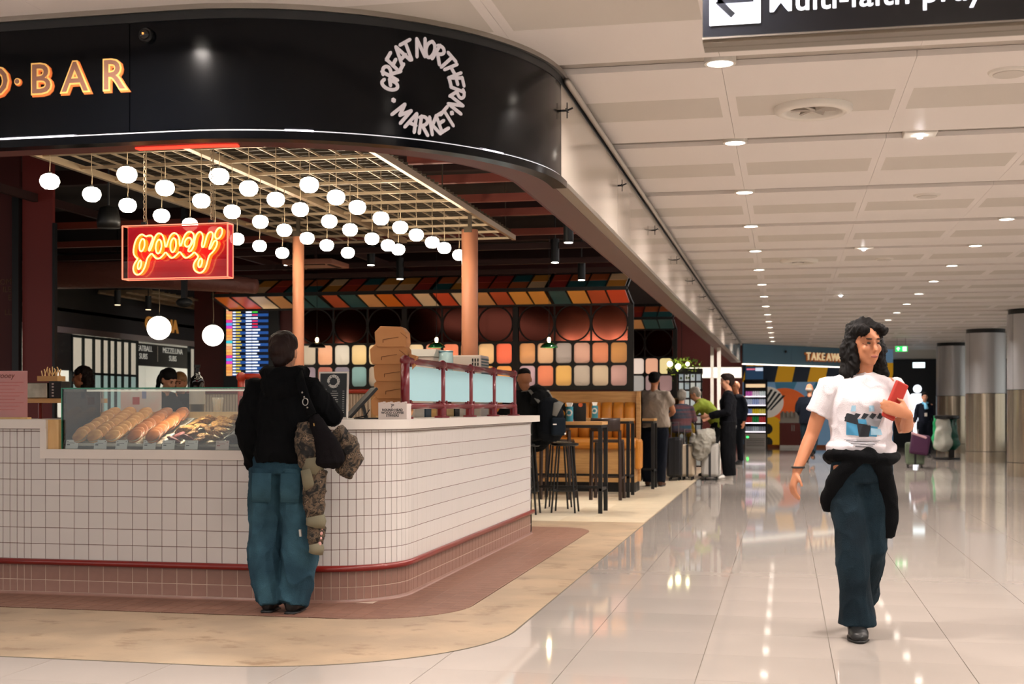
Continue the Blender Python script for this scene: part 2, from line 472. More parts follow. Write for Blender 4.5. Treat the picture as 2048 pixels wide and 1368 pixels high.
for k in range(-5, 18):
    ya = Y0 + BAY * k; yb = ya + BAY - .19
    for i in range(-9, 10):
        xa = -.309 + PW * i; xb = xa + PW - .0018
        if xb > 8.3: continue
        if inside_fascia(xa, ya) and inside_fascia(xb, ya) and inside_fascia(xa, yb) and inside_fascia(xb, yb): continue
        m = MB(); ns = [(ya, ya + .65, 0), (ya + .65, ya + 1.145, 1), (ya + 1.145, yb, 0)]
        cut = any(inside_fascia(x, y) for x in (xa, xb) for y in (ya, yb))
        n = 0
        for y0, y1, s in ns:
            parts = [(xa, xb)] if s == 0 else [(xa, xa + .045), (xa + .045, xb - .045), (xb - .045, xb)]
            for q, (x0, x1) in enumerate(parts):
                m.slot(1 if (s == 1 and q == 1) else 0)
                if not cut: m.box(x0, x1, y0, y1, CEIL, CEIL + .030)
                else:
                    cy_ = y0
                    while cy_ < y1 - 1e-6:
                        cx_ = x0; ny = min(cy_ + .08, y1)
                        while cx_ < x1 - 1e-6:
                            nx = min(cx_ + .08, x1)
                            if not inside_fascia((cx_ + nx) / 2, (cy_ + ny) / 2): m.box(cx_, nx, cy_, ny, CEIL, CEIL + .030); n += 1
                            cx_ = nx
                        cy_ = ny
        if m.f: m.build('ceiling_panel', [m_ceil, m_perf], ceiling)
# recessed downlights in the grooves
def downlight(x, y, label, power=42):
    o = thing('downlight', label, 'ceiling light', (x, y, CEIL), group='round downlights in the ceiling grooves')
    MB().lathe([(.078, .10), (.078, -.012), (.064, -.012), (.064, .10)], 24, cap=False).build('rim', m_white, o, smooth=False)
    MB().lathe([(.001, -.004), (.066, -.004), (.066, .0), (.001, .0)], 24, cap=False).build('diffuser', m_lamp, o)
    if power: lamp('downlight_beam', 'AREA', (0, 0, -.02), power, color=(1, .895, .83), size=.12, parent=o, spread=R(150))
NUM = ['first', 'second', 'third', 'fourth', 'fifth', 'sixth', 'seventh', 'eighth', 'ninth', 'tenth', 'eleventh', 'twelfth', 'thirteenth', 'fourteenth', 'fifteenth']
for k in range(-3, 15):
    y = Y0 + BAY * k - .095
    for x, nm in ((-.312, 'row beside the glass fascia'), (1.95, 'row nearer the steel columns')):
        if k < 0: lb = 'round white downlight in the %s, %s back behind the hanging sign' % (nm, NUM[-k - 1])
        else: lb = 'round white downlight, %s along the %s' % (NUM[k], nm)
        downlight(x, y, lb, 46 if k < 6 else (96 if k % 2 else 0))
    if -3 < k < 0:  # unseen rows added on the same grid to brighten the counter front
        for x, nm in ((-2.57, 'third row over the front walkway'), (-4.83, 'fourth row over the front walkway')): downlight(x, y, 'round white downlight of the %s, %s from the fascia' % (nm, NUM[-k - 1]))
    if k < 3: downlight(4.2, y, 'round white downlight of the outer row past the steel columns, %s bay' % NUM[k + 5])
for k in (-2, 1, 4, 7):
    y = Y0 + BAY * k - .095
    o = thing('emergency_spotlight', 'tiny square emergency spotlight with star bright lamp in groove, bay %d' % (k + 3), 'spotlight', (.82, y, CEIL), group='emergency spotlights')
    MB().box(-.10, .10, -.085, .085, -.01, .03).build('plate', m_white, o, bevel=.006)
    MB().lathe([(.016, -.028), (.02, -.01)], 16).build('lamp', emis('star_lamp', '#ffffff', 60), o)
def vent(x, y, lb):
    o = thing('ceiling_diffuser', lb, 'air vent', (x, y, CEIL))
    MB().lathe([(.217, 0), (.215, -.025), (.185, -.04), (.15, -.03), (.148, .03)], 40, cap=False).build('ring', m_white, o, smooth=True)
    for a in range(6):
        MB().cbox((.06 * cos(a * pi / 3), .06 * sin(a * pi / 3), .0), (.13, .012, .05), RM(.5, 0, a * pi / 3)).build('swirl_blade', m_ceilgap, o)
    MB().lathe([(.15, .03), (.001, .03)], 30, cap=False).build('throat', mat('vent_dark', '#4a453e', rough=.7), o)
vent(.157, 7.55, 'large round swirl air diffuser beneath the black hanging sign')
vent(.157, 15.35, 'round swirl air diffuser further down the concourse ceiling')
for n, y in enumerate((6.95, 10.85, 15.4)):
    o = thing('ceiling_speaker', ['flat round white speaker disc at the edge above the steel columns, nearest', 'flat round white speaker disc in the second panel bay', 'small round white speaker disc farther along the ceiling'][n], 'speaker', (1.11, y, CEIL), group='ceiling speakers')
    MB().lathe([(.105, 0), (.10, -.012), (.082, -.014)], 32).build('rim', m_white, o, smooth=False)
    MB().lathe([(.08, -.0142), (.079, -.019)], 32).build('grille', m_perf, o)

# ------------------------------------------------------------------ curved fascia over the food bar
fascia = thing('fascia', 'long curved black fascia with white brush lettering wrapping the food bar corner', 'fascia')
S1 = fas.l2 + .0
tx = lambda x: x - fas.xl
joints = [0, tx(-6.2), tx(-2.74), S1]
for a, b in zip(joints, joints[1:]):
    m = MB(); fas.sweep(m, rect(-.03, 0, 2.368, 2.832), a + .002, b - .002); m.build('black_panel', m_gloss_black, fascia, smooth=True)
t = S1
pn = 0
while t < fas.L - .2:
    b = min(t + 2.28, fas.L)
    m = MB(); fas.sweep(m, rect(-.03, 0, 2.362, 2.838), t + .003, b - .003); m.build('cream_panel', m_reflect_cream, fascia)
    if pn < 14:
        (px_, py_), _ = fas.at(t)
        f = MB(); c = Vector((px_ + .03, py_, 2.70))
        f.tube([c + Vector((-.03, 0, 0)), c], .006); f.bar(c + Vector((0, -.04, 0)), c + Vector((0, .04, 0)), .005)
        f.bar(c + Vector((0, 0, -.04)), c + Vector((0, 0, .04)), .005); f.tube([c, c + Vector((.03, .0, .012))], .005, 6)
        f.build('spider_fitting', m_black, fascia)
    t = b; pn += 1
m = MB(); fas.sweep(m, rect(-.10, .022, 2.868, 2.892), 0, fas.L); m.build('top_trim', m_alu, fascia, smooth=True)
m = MB(); fas.sweep(m, rect(-.08, .004, 2.832, 2.868), 0, fas.L); m.build('top_recess', m_char, fascia, smooth=True)
m = MB(); fas.sweep(m, [(.026 + .018 * cos(a), 2.853 + .014 * sin(a)) for a in [k * pi / 5 for k in range(10)]], S1, fas.L); m.build('top_rail', m_alu, fascia, smooth=True)
m = MB(); fas.sweep(m, rect(-.02, .006, 2.358, 2.362), 0, S1 + .1); m.build('led_line', m_led, fascia)
for x0, x1 in ((tx(-4.6), tx(-3.36)), (tx(-3.35), tx(-3.0)), (fas.l1 + .48, fas.l1 + .6), (fas.l1 + 1.42, fas.l1 + 1.55)):
    m = MB(); fas.sweep(m, rect(-.02, .0075, 2.356, 2.364), x0, x1); m.build('led_segment', m_ledw, fascia)
m = MB(); fas.sweep(m, rect(-.06, .012, 2.322, 2.3570), 0, S1 + .1); m.build('bottom_lip', m_gloss_black, fascia, smooth=True)
m = MB(); fas.sweep(m, rect(-.06, .004, 2.337, 2.362), S1 + .1, fas.L); m.build('bottom_lip', m_alu, fascia)
m = MB(); fas.sweep(m, rect(-.22, -.06, 2.335, 2.35), 0, fas.L); m.build('soffit', m_soffit, fascia, smooth=True)
m = MB(); fas.sweep(m, rect(-.235, -.22, 2.335, 2.88), 0, fas.L); m.build('inner_face', m_maroon, fascia, smooth=True)
m = MB(); fas.sweep(m, rect(-.20, -.16, 2.329, 2.3345), tx(-2.8), tx(-2.3)); m.build('red_led', m_redglow, fascia)
# brush lettering ring
LC = 0
for _k in range(400):      # find the arc station of the ring centre
    p, n = fas.at(fas.l1 + _k * .005); X = p[0] * cos(YAW) + p[1] * sin(YAW); Z = -p[0] * sin(YAW) + p[1] * cos(YAW)
    if 1024 + 2600 * X / Z > 849: LC = fas.l1 + _k * .005; break
LZ = 2.597; LR = .212
def on_fascia(s, z, d):
    p, n = fas.at(LC + s, d); return (p[0], p[1], LZ + z)
m_brush = mat('white_brush_paint', '#e6e0e6', rough=.6, emit='#e6e0e6', es=.10)
def ring_letter(fnout, ch, deg, R_, flip, mt, parent, rc=.80, hh=.36, wf=.072, ww=.24):
    a = R(deg); rad = Vector((sin(a), cos(a))); tan = Vector((cos(a), -sin(a)))
    up = rad * (-1 if flip else 1); rt = tan * (-1 if flip else 1)
    m = MB()
    c = rad * R_ * rc
    w_ = R_ * ww; h_ = R_ * hh
    for k, st in enumerate(GLYPH[ch]):
        pts = [c + rt * ((x - .5 + .12 * (y - .5)) * w_) + up * ((y - .5) * h_) for x, y in (smooth_pts(st, 2) if len(st) > 2 else st)]
        brush(m, pts, R_ * wf * (1.5 if ch == '.' else 1), fnout, .0, .003 + k * .0008)
    m.build('dot' if ch == '.' else 'letter', mt, parent)
RING = [('G', 266), ('R', 285), ('E', 302), ('A', 317), ('T', 331), ('N', 353), ('O', 9), ('R', 25), ('T', 42), ('H', 58), ('E', 75), ('R', 92), ('N', 110), ('.', 243), ('.', 125)]
RING2 = [('M', 221), ('A', 200), ('R', 182), ('K', 164), ('E', 149), ('T', 135)]
for ch, d in RING: ring_letter(on_fascia, ch, d, LR, False, m_brush, fascia)
for ch, d in RING2: ring_letter(on_fascia, ch, d, LR, True, m_brush, fascia)
# outlined letters FOOD . BAR
m_tan = mat('sign_tan', '#8d6350', rough=.5, emit='#8d6350', es=.18); m_yel = mat('sign_yellow_edge', '#f2c274', rough=.5, emit='#f2b25c', es=.5); m_ora = mat('sign_orange_drop', '#e07438', rough=.5, emit='#e07438', es=.35)
def flat_front(x0, z0):
    return lambda x, y, d: (x0 + x, fas.yf - d, z0 + y)
for ch, x0 in (('F', -3.93), ('O', -3.79), ('O', -3.625), ('D', -3.45), ('B', -3.215), ('A', -3.06), ('R', -2.875)):
    for off, mt, dx, dz, th in ((.010, m_ora, .006, -.006, .006), (.008, m_yel, 0, 0, .009), (.001, m_tan, 0, 0, .012)):
        text_obj('letter_edge' if off > .005 else 'letter', ch, .180, mt, flat_front(x0 + dx + .008, 2.553 + dz), fascia, thick=th, offset=off)
for r_, mt, th in ((.017, m_ora, .006), (.015, m_yel, .009), (.010, m_tan, .012)):
    MB().lathe([(r_, 0), (r_, th)], 16, c=(-3.268 + (.003 if th < .007 else 0), fas.yf, 2.608 - (.003 if th < .007 else 0)), M=RM(pi / 2)).build('dot', mt, fascia)
cam_o = thing('dome_camera', 'small dark dome security camera on the black fascia', 'camera', (-2.657, 5.10, 2.772))
MB().lathe([(.032, 0), (.032, .018), (.028, .026)], 24, M=RM(pi / 2)).build('housing', m_black, cam_o, smooth=False)
MB().ell((0, -.026, 0), (.022, .016, .022)).build('dome', mat('smoked_dome', '#121212', rough=.05), cam_o, smooth=True)
MB().ell((0, -.042, .0), .005, 8, 6).build('lens', emis('lens_glint', '#e8a050', 1.2), cam_o)

# ------------------------------------------------------------------ enclosing walls
wl = struct('wall_left', 'dark maroon side wall deep inside the food hall'); MB().box(-16.2, -16, 5.6, 44, 0, 4).build('panel', m_maroon, wl)
wb = struct('wall_back', 'maroon end wall behind the takeaway counters'); MB().box(-16, 9, 41, 41.2, 0, 4).build('panel', mat('end_wall', '#6e2a22', rough=.6), wb)
ci = struct('ceiling_inner', 'dark open ceiling of the food hall with red beams and ducts')
MB().box(-16, -1.3, 5.3, 41, 3.75, 3.85).build('deck', mat('open_ceiling_paint', '#120606', rough=.8), ci)
MB().box(-16, -9, 4.9, 5.3, 2.3, 3.85).build('front_return', m_maroon, ci)
m_beam = mat('red_oxide_beam', '#6a2a1c', rough=.6); m_bdark = mat('dark_oxide_beam', '#2a0f0b', rough=.7)
for k, y in enumerate((7.6, 8.7, 9.6, 10.6, 11.5, 12.5, 13.8, 15.2, 16.6, 18)):
    MB().box(-9.5 if k > 4 else -2.6 - .12 * k, -1.45 - .1 * (k % 3), y, y + .06, 3.06 + .02 * (k % 2), 3.13 + .02 * (k % 2)).build('beam', m_beam if k < 7 else m_bdark, ci)
for y in (8.2, 10.1, 12.0, 14.5, 17.2, 19.5): MB().box(-13, -1.4, y, y + .1, 3.45, 3.6).build('purlin', m_bdark, ci)
for x in (-2.25, -5.6, -7.2): MB().box(x, x + .05, 7, 24, 3.2, 3.28).build('rail', m_bdark, ci)

# ------------------------------------------------------------------ tiled counter
m_wt = [mat('white_glazed_tile_a', '#cdc7c2', rough=.22), mat('white_glazed_tile_b', '#cbc5c0', rough=.22), mat('white_glazed_tile_c', '#cfc9c4', rough=.22)]
m_wgrout = mat('brown_wall_grout', '#5e342a', rough=.85)
m_bt = [mat('brown_wall_tile_a', '#8a685c', rough=.35, var=.06, vscale=12), mat('brown_wall_tile_b', '#826054', rough=.35, var=.06, vscale=12)]
m_top = mat('white_solid_surface', '#dcd3ca', rough=.32)
m_redpipe = mat('red_powder_coat', '#7c1d16', rough=.3, coat=.3)
m_oak = mat('oak_veneer', '#c79a63', rough=.45, color2='#b28551', vscale=3, vstretch=(1, 1, 12))
m_ply = mat('pale_plywood', '#d9b57e', rough=.5, color2='#cda46c', vscale=4, vstretch=(6, 1, 1))
cp = Path(-6.2, 7.46, -2.33, .5, 12.0)
counter = thing('tiled_counter', 'curved service counter clad in white square tiles over a brown tiled base', 'counter', (0, 0, 0))
cx = lambda x: x - cp.xl
DL, DR = -4.57, -2.97            # display notch
def sweepb(name, prof, t0, t1, mt, **k):
    m = MB(); cp.sweep(m, prof, t0, t1); return m.build(name, mt, counter, **k)
sweepb('core', rect(-.5, -.0025, .2, .868), 0, cp.L - .004, m_wgrout)
sweepb('core', rect(-.5, -.0025, .868, 1.055), 0, cx(DL) - .05, m_wgrout)
sweepb('core', rect(-.5, -.0025, .868, 1.055), cx(DR), cp.L - .004, m_wgrout)
sweepb('base_core', rect(-.5, -.002, 0, .2), 0, cp.L - .002, m_bgrout)
sweepb('base_cove', [(-.005, 0), (.012, .0055), (.004, .012), (-.001, .022), (-.005, .022)], 0, cp.L, m_bt[0])
sweepb('bumper_rail', [(.012 + .018 * cos(k * pi / 6), .213 + .02 * sin(k * pi / 6)) for k in range(12)], 0, cp.L + .01, m_redpipe, smooth=True)
# tile columns along the run
cols = []; t = cx(-6.19)
while t < cx(-4.69) - 1e-4: cols.append((t, .05)); t += .05
while t < cx(-2.93): cols.append((t, .1)); t += .1
while t < cp.l2 + .02: cols.append((t, .0505)); t += .0505
while t + .1 < cp.L + .01: cols.append((t, .1)); t += .1
if cp.L - t > .02: cols.append((t, cp.L - t))
G2 = .0016
tmesh = {}
def tile_mesh(w, h, mt, G2=None):
    G2 = G2 or (.0021 if mt in m_bt else .0016)
    k = (round(w, 4), round(h, 4), mt.name)
    if k not in tmesh:
        m = MB(); b = .0008
        x0, x1, z0, z1 = -w / 2 + G2, w / 2 - G2, -h / 2 + G2, h / 2 - G2
        m.add([(x0, .004, z0), (x1, .004, z0), (x1, .004, z1), (x0, .004, z1), (x0, b, z0), (x1, b, z0), (x1, b, z1), (x0, b, z1), (x0 + b, 0, z0 + b), (x1 - b, 0, z0 + b), (x1 - b, 0, z1 - b), (x0 + b, 0, z1 - b)],
              [(0, 1, 5, 4), (1, 2, 6, 5), (2, 3, 7, 6), (3, 0, 4, 7), (4, 5, 9, 8), (5, 6, 10, 9), (6, 7, 11, 10), (7, 4, 8, 11), (8, 9, 10, 11)])
        me = m.mesh('tile'); me.materials.append(mt); tmesh[k] = me
    return tmesh[k]
white, brown = [], []
for t, w in cols:
    (x, y), n = cp.at(t + w / 2); rz = math.atan2(n[0], -n[1])
    Zc = -x * sin(YAW) + y * cos(YAW)
    disp = DL - .047 < x < DR and n[1] < -.99
    hs = [(.225 + .1017 * i, .1017) for i in range(8)] + [(1.0386, .015)]
    if disp: hs = hs[:6] + [(.225 + .1017 * 6, .033)]
    hidden = -3.1 < x < -2.62 and n[1] < -.7
    for z, h in hs: white.append((Zc + (3 if hidden and .3 < z else 0), x, y, z + h / 2, rz, w, h))
    for z, h in ((.022, .076), (.098, .10)): brown.append((Zc, x, y, z + h / 2, rz, w, h))
white.sort(); brown.sort()
def rest_mesh(lst, mts, name):
    m = MB()
    for k, (_, x, y, z, rz, w, h) in enumerate(lst):
        M = RM(0, 0, rz); m.slot(k % len(mts))
        src = tile_mesh(w, h, mts[0])
        m.add([M @ v.co + Vector((x, y, z)) for v in src.vertices], [tuple(p.vertices) for p in src.polygons])
    o = m.build(name, mts, counter); o['kind'] = 'stuff'
for k, (_, x, y, z, rz, w, h) in enumerate(white[:300]):
    obj('white_tile', tile_mesh(w, h, random.choice(m_wt)), counter, loc=(x, y, z), rot=(0, 0, rz))
rest_mesh(white[300:], m_wt, 'white_tile_rest')
for k, (_, x, y, z, rz, w, h) in enumerate(brown):
    obj('base_tile', tile_mesh(w, h, m_bt[k % 2]), counter, loc=(x, y, z), rot=(0, 0, rz))
# white tops
sweepb('worktop', rect(-.66, .03, 1.056, 1.115), cx(DR), cp.L + .25, m_top, bevel=.004)
sweepb('worktop', rect(-.66, .03, 1.056, 1.115), 0, cx(DL), m_top, bevel=.004)
sweepb('display_ledge', rect(-.66, .022, .868, .927), cx(DL) - .045, cx(DR), m_top, bevel=.004)
sweepb('display_jamb', rect(-.06, .022, .927, 1.056), cx(DL) - .045, cx(DL), m_top)
MB().box(DL, DL + .075, 7.455, 7.95, .927, 1.112).build('oak_jamb', m_ply, counter)
MB().box(-2.9, -2.33, 11.94, 11.995, 0, 1.055).build('end_panel', m_top, counter)

# ------------------------------------------------------------------ glass display case
m_glass = glassmat('clear_glass', '#f7fbf9', 1.0)
m_gedge = mat('green_glass_edge', '#1f7a5c', rough=.15, emit='#1f7a5c', es=.05)
case = thing('glass_display_case', 'clear glass pastry display case with green glass edges set into the counter', 'display case')
def pane(x0, x1, y0, y1, z0, z1, nm='pane'):
    return MB().box(x0, x1, y0, y1, z0, z1).build(nm, m_glass, case)
pane(-4.49, DR - .01, 7.49, 7.498, .927, 1.308)
pane(-4.49, -4.482, 7.498, 8.0, .927, 1.308)
pane(DR - .018, DR - .01, 7.498, 8.0, .927, 1.308)
MB().box(-4.492, DR - .008, 7.488, 7.5, 1.308, 1.315).build('edge', m_gedge, case)
MB().box(-4.496, -4.490, 7.486, 7.5, .927, 1.315).build('edge', m_gedge, case)
pane(-4.49, DR - .01, 7.5, 7.78, 1.302, 1.308, 'top_pane')
# sloping tray bed: front (7.54, .945) to back (8.0, 1.10)
SL = math.atan2(.155, .46)
def bed(x, d, h=0):      # d along the slope, h above it
    return Vector((x, 7.54 + d * cos(SL) - h * sin(SL), .945 + d * sin(SL) + h * cos(SL)))
m_parch = mat('printed_parchment', '#cdbb9b', rough=.7, color2='#8e7c62', vscale=60)
m_trayw = mat('white_tray', '#e2dbd0', rough=.3); m_trays = mat('steel_tray', '#c9c4bb', rough=.25, metal=1)
def tray(x0, x1, lb, mt=m_trayw, liner=True):
    o = thing('serving_tray', lb, 'tray', bed((x0 + x1) / 2, 0), group='trays in the display case')
    o.rotation_euler = (SL, 0, 0); w = (x1 - x0) / 2
    MB().box(-w, w, -.005, .49, 0, .006).build('base', mt, o)
    m = MB(); m.box(-w, -w + .006, -.005, .49, 0, .02); m.box(w - .006, w, -.005, .49, 0, .02); m.box(-w, w, -.005, .001, 0, .02); m.box(-w, w, .484, .49, 0, .02)
    m.build('rim', mt, o)
    if liner: MB().box(-w + .012, w - .012, .004, .48, .0062, .0075).build('liner', m_parch, o)
tray(-4.46, -4.10, 'wide pale tray of sugared buns at the oak end of the case')
tray(-4.09, -3.83, 'pale tray of dark glazed buns in the middle of the case')
tray(-3.82, -3.45, 'printed paper lined tray of golden and red cookies', m_trays)
tray(-3.43, -3.02, 'steel tray of dark brownies nearest the customer', m_trays, False)
m_bun = mat('golden_bun', '#b8763a', rough=.55, color2='#d9a05e', vscale=14, bump=.1, bscale=60)
m_bun2 = mat('dark_glazed_bun', '#8f4a20', rough=.4, color2='#b36a2e', vscale=14)
m_cream = mat('cream_filling', '#ecd9b4', rough=.6)
def bun_mesh(mb, mc):
    m = MB(); m.lathe([(.0, .0), (.03, .001), (.045, .004), (.050, .010), (.044, .016)], 18, cap=False).slot(1)
    m.lathe([(.044, .016), (.045, .024), (.044, .032)], 18, cap=False).slot(0)
    m.lathe([(.044, .032), (.050, .038), (.045, .044), (.03, .048), (.0, .049)], 18, cap=False)
    me = m.mesh('bun'); me.materials.append(mb); me.materials.append(mc); me.polygons.foreach_set('material_index', m.m)
    me.polygons.foreach_set('use_smooth', [True] * len(me.polygons)); return me
bmA, bmB = bun_mesh(m_bun, m_cream), bun_mesh(m_bun2, m_cream)
for r_, (x, me, lb) in enumerate([(-4.40, bmA, 'sugared bun in the row against the oak jamb'), (-4.285, bmA, 'sugared bun in the second row of the wide tray'), (-4.165, bmA, 'sugared bun in the third row of the wide tray'),
                                  (-4.025, bmB, 'dark glazed bun in the near row of the middle tray'), (-3.90, bmB, 'dark glazed bun in the far row of the middle tray')]):
    for k in range(9):
        p = bed(x + random.uniform(-.012, .012), .03 + .056 * k, .046)
        o = obj('filled_bun', me, loc=p); o.rotation_euler = (pi / 2 - .75 + random.uniform(-.16, .16), 0, random.uniform(-.12, .12))
        o.scale = (1, random.uniform(.94, 1.06), .62)
        tag(o, lb, 'bun', 'filled buns row %d' % (r_ + 1))
m_cook = mat('golden_cookie', '#b8863c', rough=.75, color2='#7c4c1c', vscale=70, bump=.8, bscale=110)
m_cookr = mat('red_velvet_cookie', '#5e2119', rough=.7, color2='#7c3024', vscale=40, bump=.4, bscale=60)
m_brownie = mat('dark_chocolate', '#21140e', rough=.6, color2='#3a251a', vscale=50, bump=.5, bscale=60)
def lump(rx, ry, rz, mt, seed, name):
    m = MB().ell((0, 0, 0), (rx, ry, rz), 16, 10)
    m.v = [tuple(Vector(v) * (1 + .16 * noise.noise(Vector(v) * 38 + Vector((seed, 0, 0))))) for v in m.v]
    me = m.mesh(name); me.materials.append(mt); me.polygons.foreach_set('use_smooth', [True] * len(me.polygons)); return me
cks = [lump(.046, .044, .013, m_cook, s, 'cookie') for s in (1, 5)]
rds = lump(.046, .044, .014, m_cookr, 9, 'red_cookie'); brs = [lump(.045, .035, .028, m_brownie, s, 'brownie') for s in (2, 7, 13)]
k = 0
for i in range(4):
    for j in range(6):
        x = -3.775 + .09 * i + random.uniform(-.008, .008)
        red = i < 2 and j < 2 and not (i == 1 and j == 1)
        o = obj('cookie', rds if red else cks[k % 2], loc=bed(x, .05 + .075 * j, .028 + .014 * (i % 2)))
        o.rotation_euler = (SL + random.uniform(-.3, .5), random.uniform(-.3, .3), random.uniform(0, 6))
        tag(o, 'dark red cookie at the front of the paper lined tray' if red else 'golden oat cookie heaped on the paper lined tray', 'cookie', 'red cookies' if red else 'golden cookies'); k += 1
for i in range(4):
    for j in range(5):
        o = obj('brownie', brs[(i + j) % 3], loc=bed(-3.375 + .095 * i, .06 + .085 * j, .03)); o.rotation_euler = (SL + random.uniform(-.3, .3), random.uniform(-.3, .3), random.uniform(0, 6))
        tag(o, 'dark chocolate brownie piece in the steel tray', 'brownie', 'brownies')
m_card = mat('price_card', '#f4f0ee', rough=.5); m_ink = mat('black_ink', '#26242a', rough=.6); m_inkp = mat('pink_ink', '#b0403c', rough=.6)
for k, (px_, pk) in enumerate([(143, 0), (200, 0), (242, 0), (298, 0), (336, 0), (382, 0), (444, 1), (494, 0), (540, 0)]):
    kx = (px_ - 1024) / 2600; Z = 7.515 / (kx * sin(YAW) + cos(YAW)); x = kx * Z * cos(YAW) - Z * sin(YAW)
    o = thing('price_card', 'small white price card, %s from the oak jamb' % ['first', 'second', 'third', 'fourth', 'fifth', 'sixth', 'seventh, pinkish', 'eighth', 'ninth'][k], 'price card', (x, 7.515, .928), rz=random.uniform(-.1, .1), group='price cards in the display case')
    t_ = RM(-.25)
    MB().cbox(t_ @ Vector((0, 0, .029)), (.084, .0015, .058), t_).build('card', mat('pink_card', '#ecd5d0', rough=.5) if pk else m_card, o)
    m = MB(); mt = m_inkp if pk else m_ink
    m.cbox(t_ @ Vector((-.024, -.0012, .026)), (.02, .0006, .006), t_); m.cbox(t_ @ Vector((-.008, -.0012, .037)), (.05, .0006, .0022), t_); m.cbox(t_ @ Vector((-.03, -.0012, .048)), (.01, .0006, .0025), t_)
    m.cbox(t_ @ Vector((.03, -.0012, .048)), (.006, .0006, .004), t_)
    m.build('print', mt, o)
MB().box(-4.47, DR - .03, 7.75, 7.76, 1.295, 1.301).build('light_strip', emis('case_led', '#fff0dc', .6), case)
lamp('case_light', 'AREA', (-3.75, 7.70, 1.285), 4, size=.05, rot=(-.3, 0, 0), parent=case)
# pale shelf and biscuits behind the trays
sh = thing('back_shelf', 'pale wooden back shelf behind the pastry trays', 'shelf', (-3.76, 8.05, 0))
MB().box(-.8, .8, 0, .5, 1.09, 1.16).build('board', m_ply, sh)
MB().box(-.8, .8, .02, .5, .2, 1.09).build('cabinet_body', m_maroon, sh)

# ------------------------------------------------------------------ hanging steel raft and globe pendants
m_raft = mat('galvanised_raft', '#b9a488', rough=.4, metal=.85)
m_raftd = mat('dark_raft_slat', '#4a4034', rough=.45, metal=.8)
raft = thing('ceiling_raft', 'hanging galvanised steel grid raft above the globe pendants', 'ceiling raft')
RX0, RX1, RY0, RY1, RZ = -5.08, -2.75, 6.6, 13.2, 2.95
for x in (RX0, -3.93, RX1): MB().bar((x, RY0, RZ), (x, RY1, RZ), .035 if x != -3.93 else .05, .05).build('edge_beam', m_raft, raft)
y = RY1
while y > RY0 - .01:
    MB().bar((RX0, y, RZ), (RX1, y, RZ), .016, .022).build('cross_bar', m_raft, raft); y -= .5
for k in range(1, 15):
    x = RX0 + k * .155
    if abs(x + 3.93) < .04: continue
    MB().bar((x, RY0, RZ + .02), (x, RY1, RZ + .02), .008, .014).build('long_bar', m_raft, raft)
y = RY1 - .06
while y > RY0:
    MB().bar((RX0 + .02, y, RZ + .07), (RX1 - .02, y, RZ + .07), .012, .022).build('slat', m_raftd, raft); y -= .125
for x in (RX0 + .05, RX1 - .05):
    for y in (8, 10.5, 13): MB().bar((x, y, RZ), (x, y, 3.75), .01).build('hanger_rod', m_raftd, raft)
m_globe = emis('opal_glass_lit', '#fff0d8', 30)
m_cable = mat('cable', '#a08c70', rough=.6)
gm = MB().lathe([(.001, -.048), (.03, -.045), (.05, -.030), (.060, -.006), (.060, .008), (.052, .030), (.033, .044), (.012, .048)], 24, cap=True).mesh('globe')
gm.materials.append(m_globe); gm.polygons.foreach_set('use_smooth', [True] * len(gm.polygons))
cm = MB().tube([(0, 0, .046), (.003, 0, .12), (-.002, 0, .2), (0, 0, .352)], .0028, 6).mesh('cable'); cm.materials.append(m_cable)
fm = MB().lathe([(.014, .044), (.014, .056), (.006, .06)], 12).mesh('cap'); fm.materials.append(m_char)
GR = [(-4.49, [7.345, 7.849, 8.329, 8.832, 9.3, 9.75, 10.178, 10.656, 11.179], 'row nearest the maroon wall'), (-3.9, [7.226, 7.719, 8.251, 8.756, 9.271, 9.753, 10.257, 10.733, 11.291], 'second row in'),
      (-3.38, [7.397, 7.845, 8.3, 8.754, 9.358, 9.839, 10.398, 10.845, 11.152], 'third row in'), (-2.95, [7.797, 8.299, 8.744, 9.29, 9.786, 10.24, 10.732, 11.131, 11.666], 'row above the outer counter edge')]
ORD = ['nearest', 'second', 'third', 'fourth', 'fifth', 'sixth', 'seventh', 'eighth', 'farthest']
for x, ys, rl in GR:
    for k, y in enumerate(ys):
        o = thing('globe_pendant', '%s lit opal globe pendant of the %s' % (ORD[k], rl), 'pendant lamp', (x, y, 2.6), group='small opal globe pendants under the raft')
        obj('globe', gm, o); obj('cable', cm, o); obj('cap', fm, o)

def px_w(u, Y_): k = (u - 1024) / 2600; Z = Y_ / (k * sin(YAW) + cos(YAW)); return k * Z * cos(YAW) - Z * sin(YAW)
# ------------------------------------------------------------------ neon sign
SX0, SX1, SZ0, SZ1, SY = -3.916, -3.236, 1.965, 2.285, 7.2
neon = thing('neon_sign', 'red acrylic box sign with yellow neon script hanging on chains', 'neon sign', (0, 0, 0))
m_acr = mat('red_acrylic', '#b03048', rough=.08, alpha=.9, emit='#d02844', es=.30)
m_acrc = glassmat('clear_acrylic', '#f4dcd8', 1.2)
m_acre = mat('lit_acrylic_edge', '#ff9c80', rough=.2, emit='#ff8a68', es=1.0)
m_neon = emis('yellow_neon', '#ffe27a', 7); m_neond = emis('amber_neon_back', '#ff9a28', 1.6)
D = .075
MB().box(SX0, SX1, SY + D - .006, SY + D, SZ0, SZ1).build('back_panel', m_acr, neon)
MB().box(SX0, SX1, SY, SY + .005, SZ0, SZ1).build('front_panel', m_acrc, neon)
m = MB(); e = .007
for x in (SX0, SX1):
    for yy in (SY, SY + D): m.bar((x, yy, SZ0), (x, yy, SZ1), e)
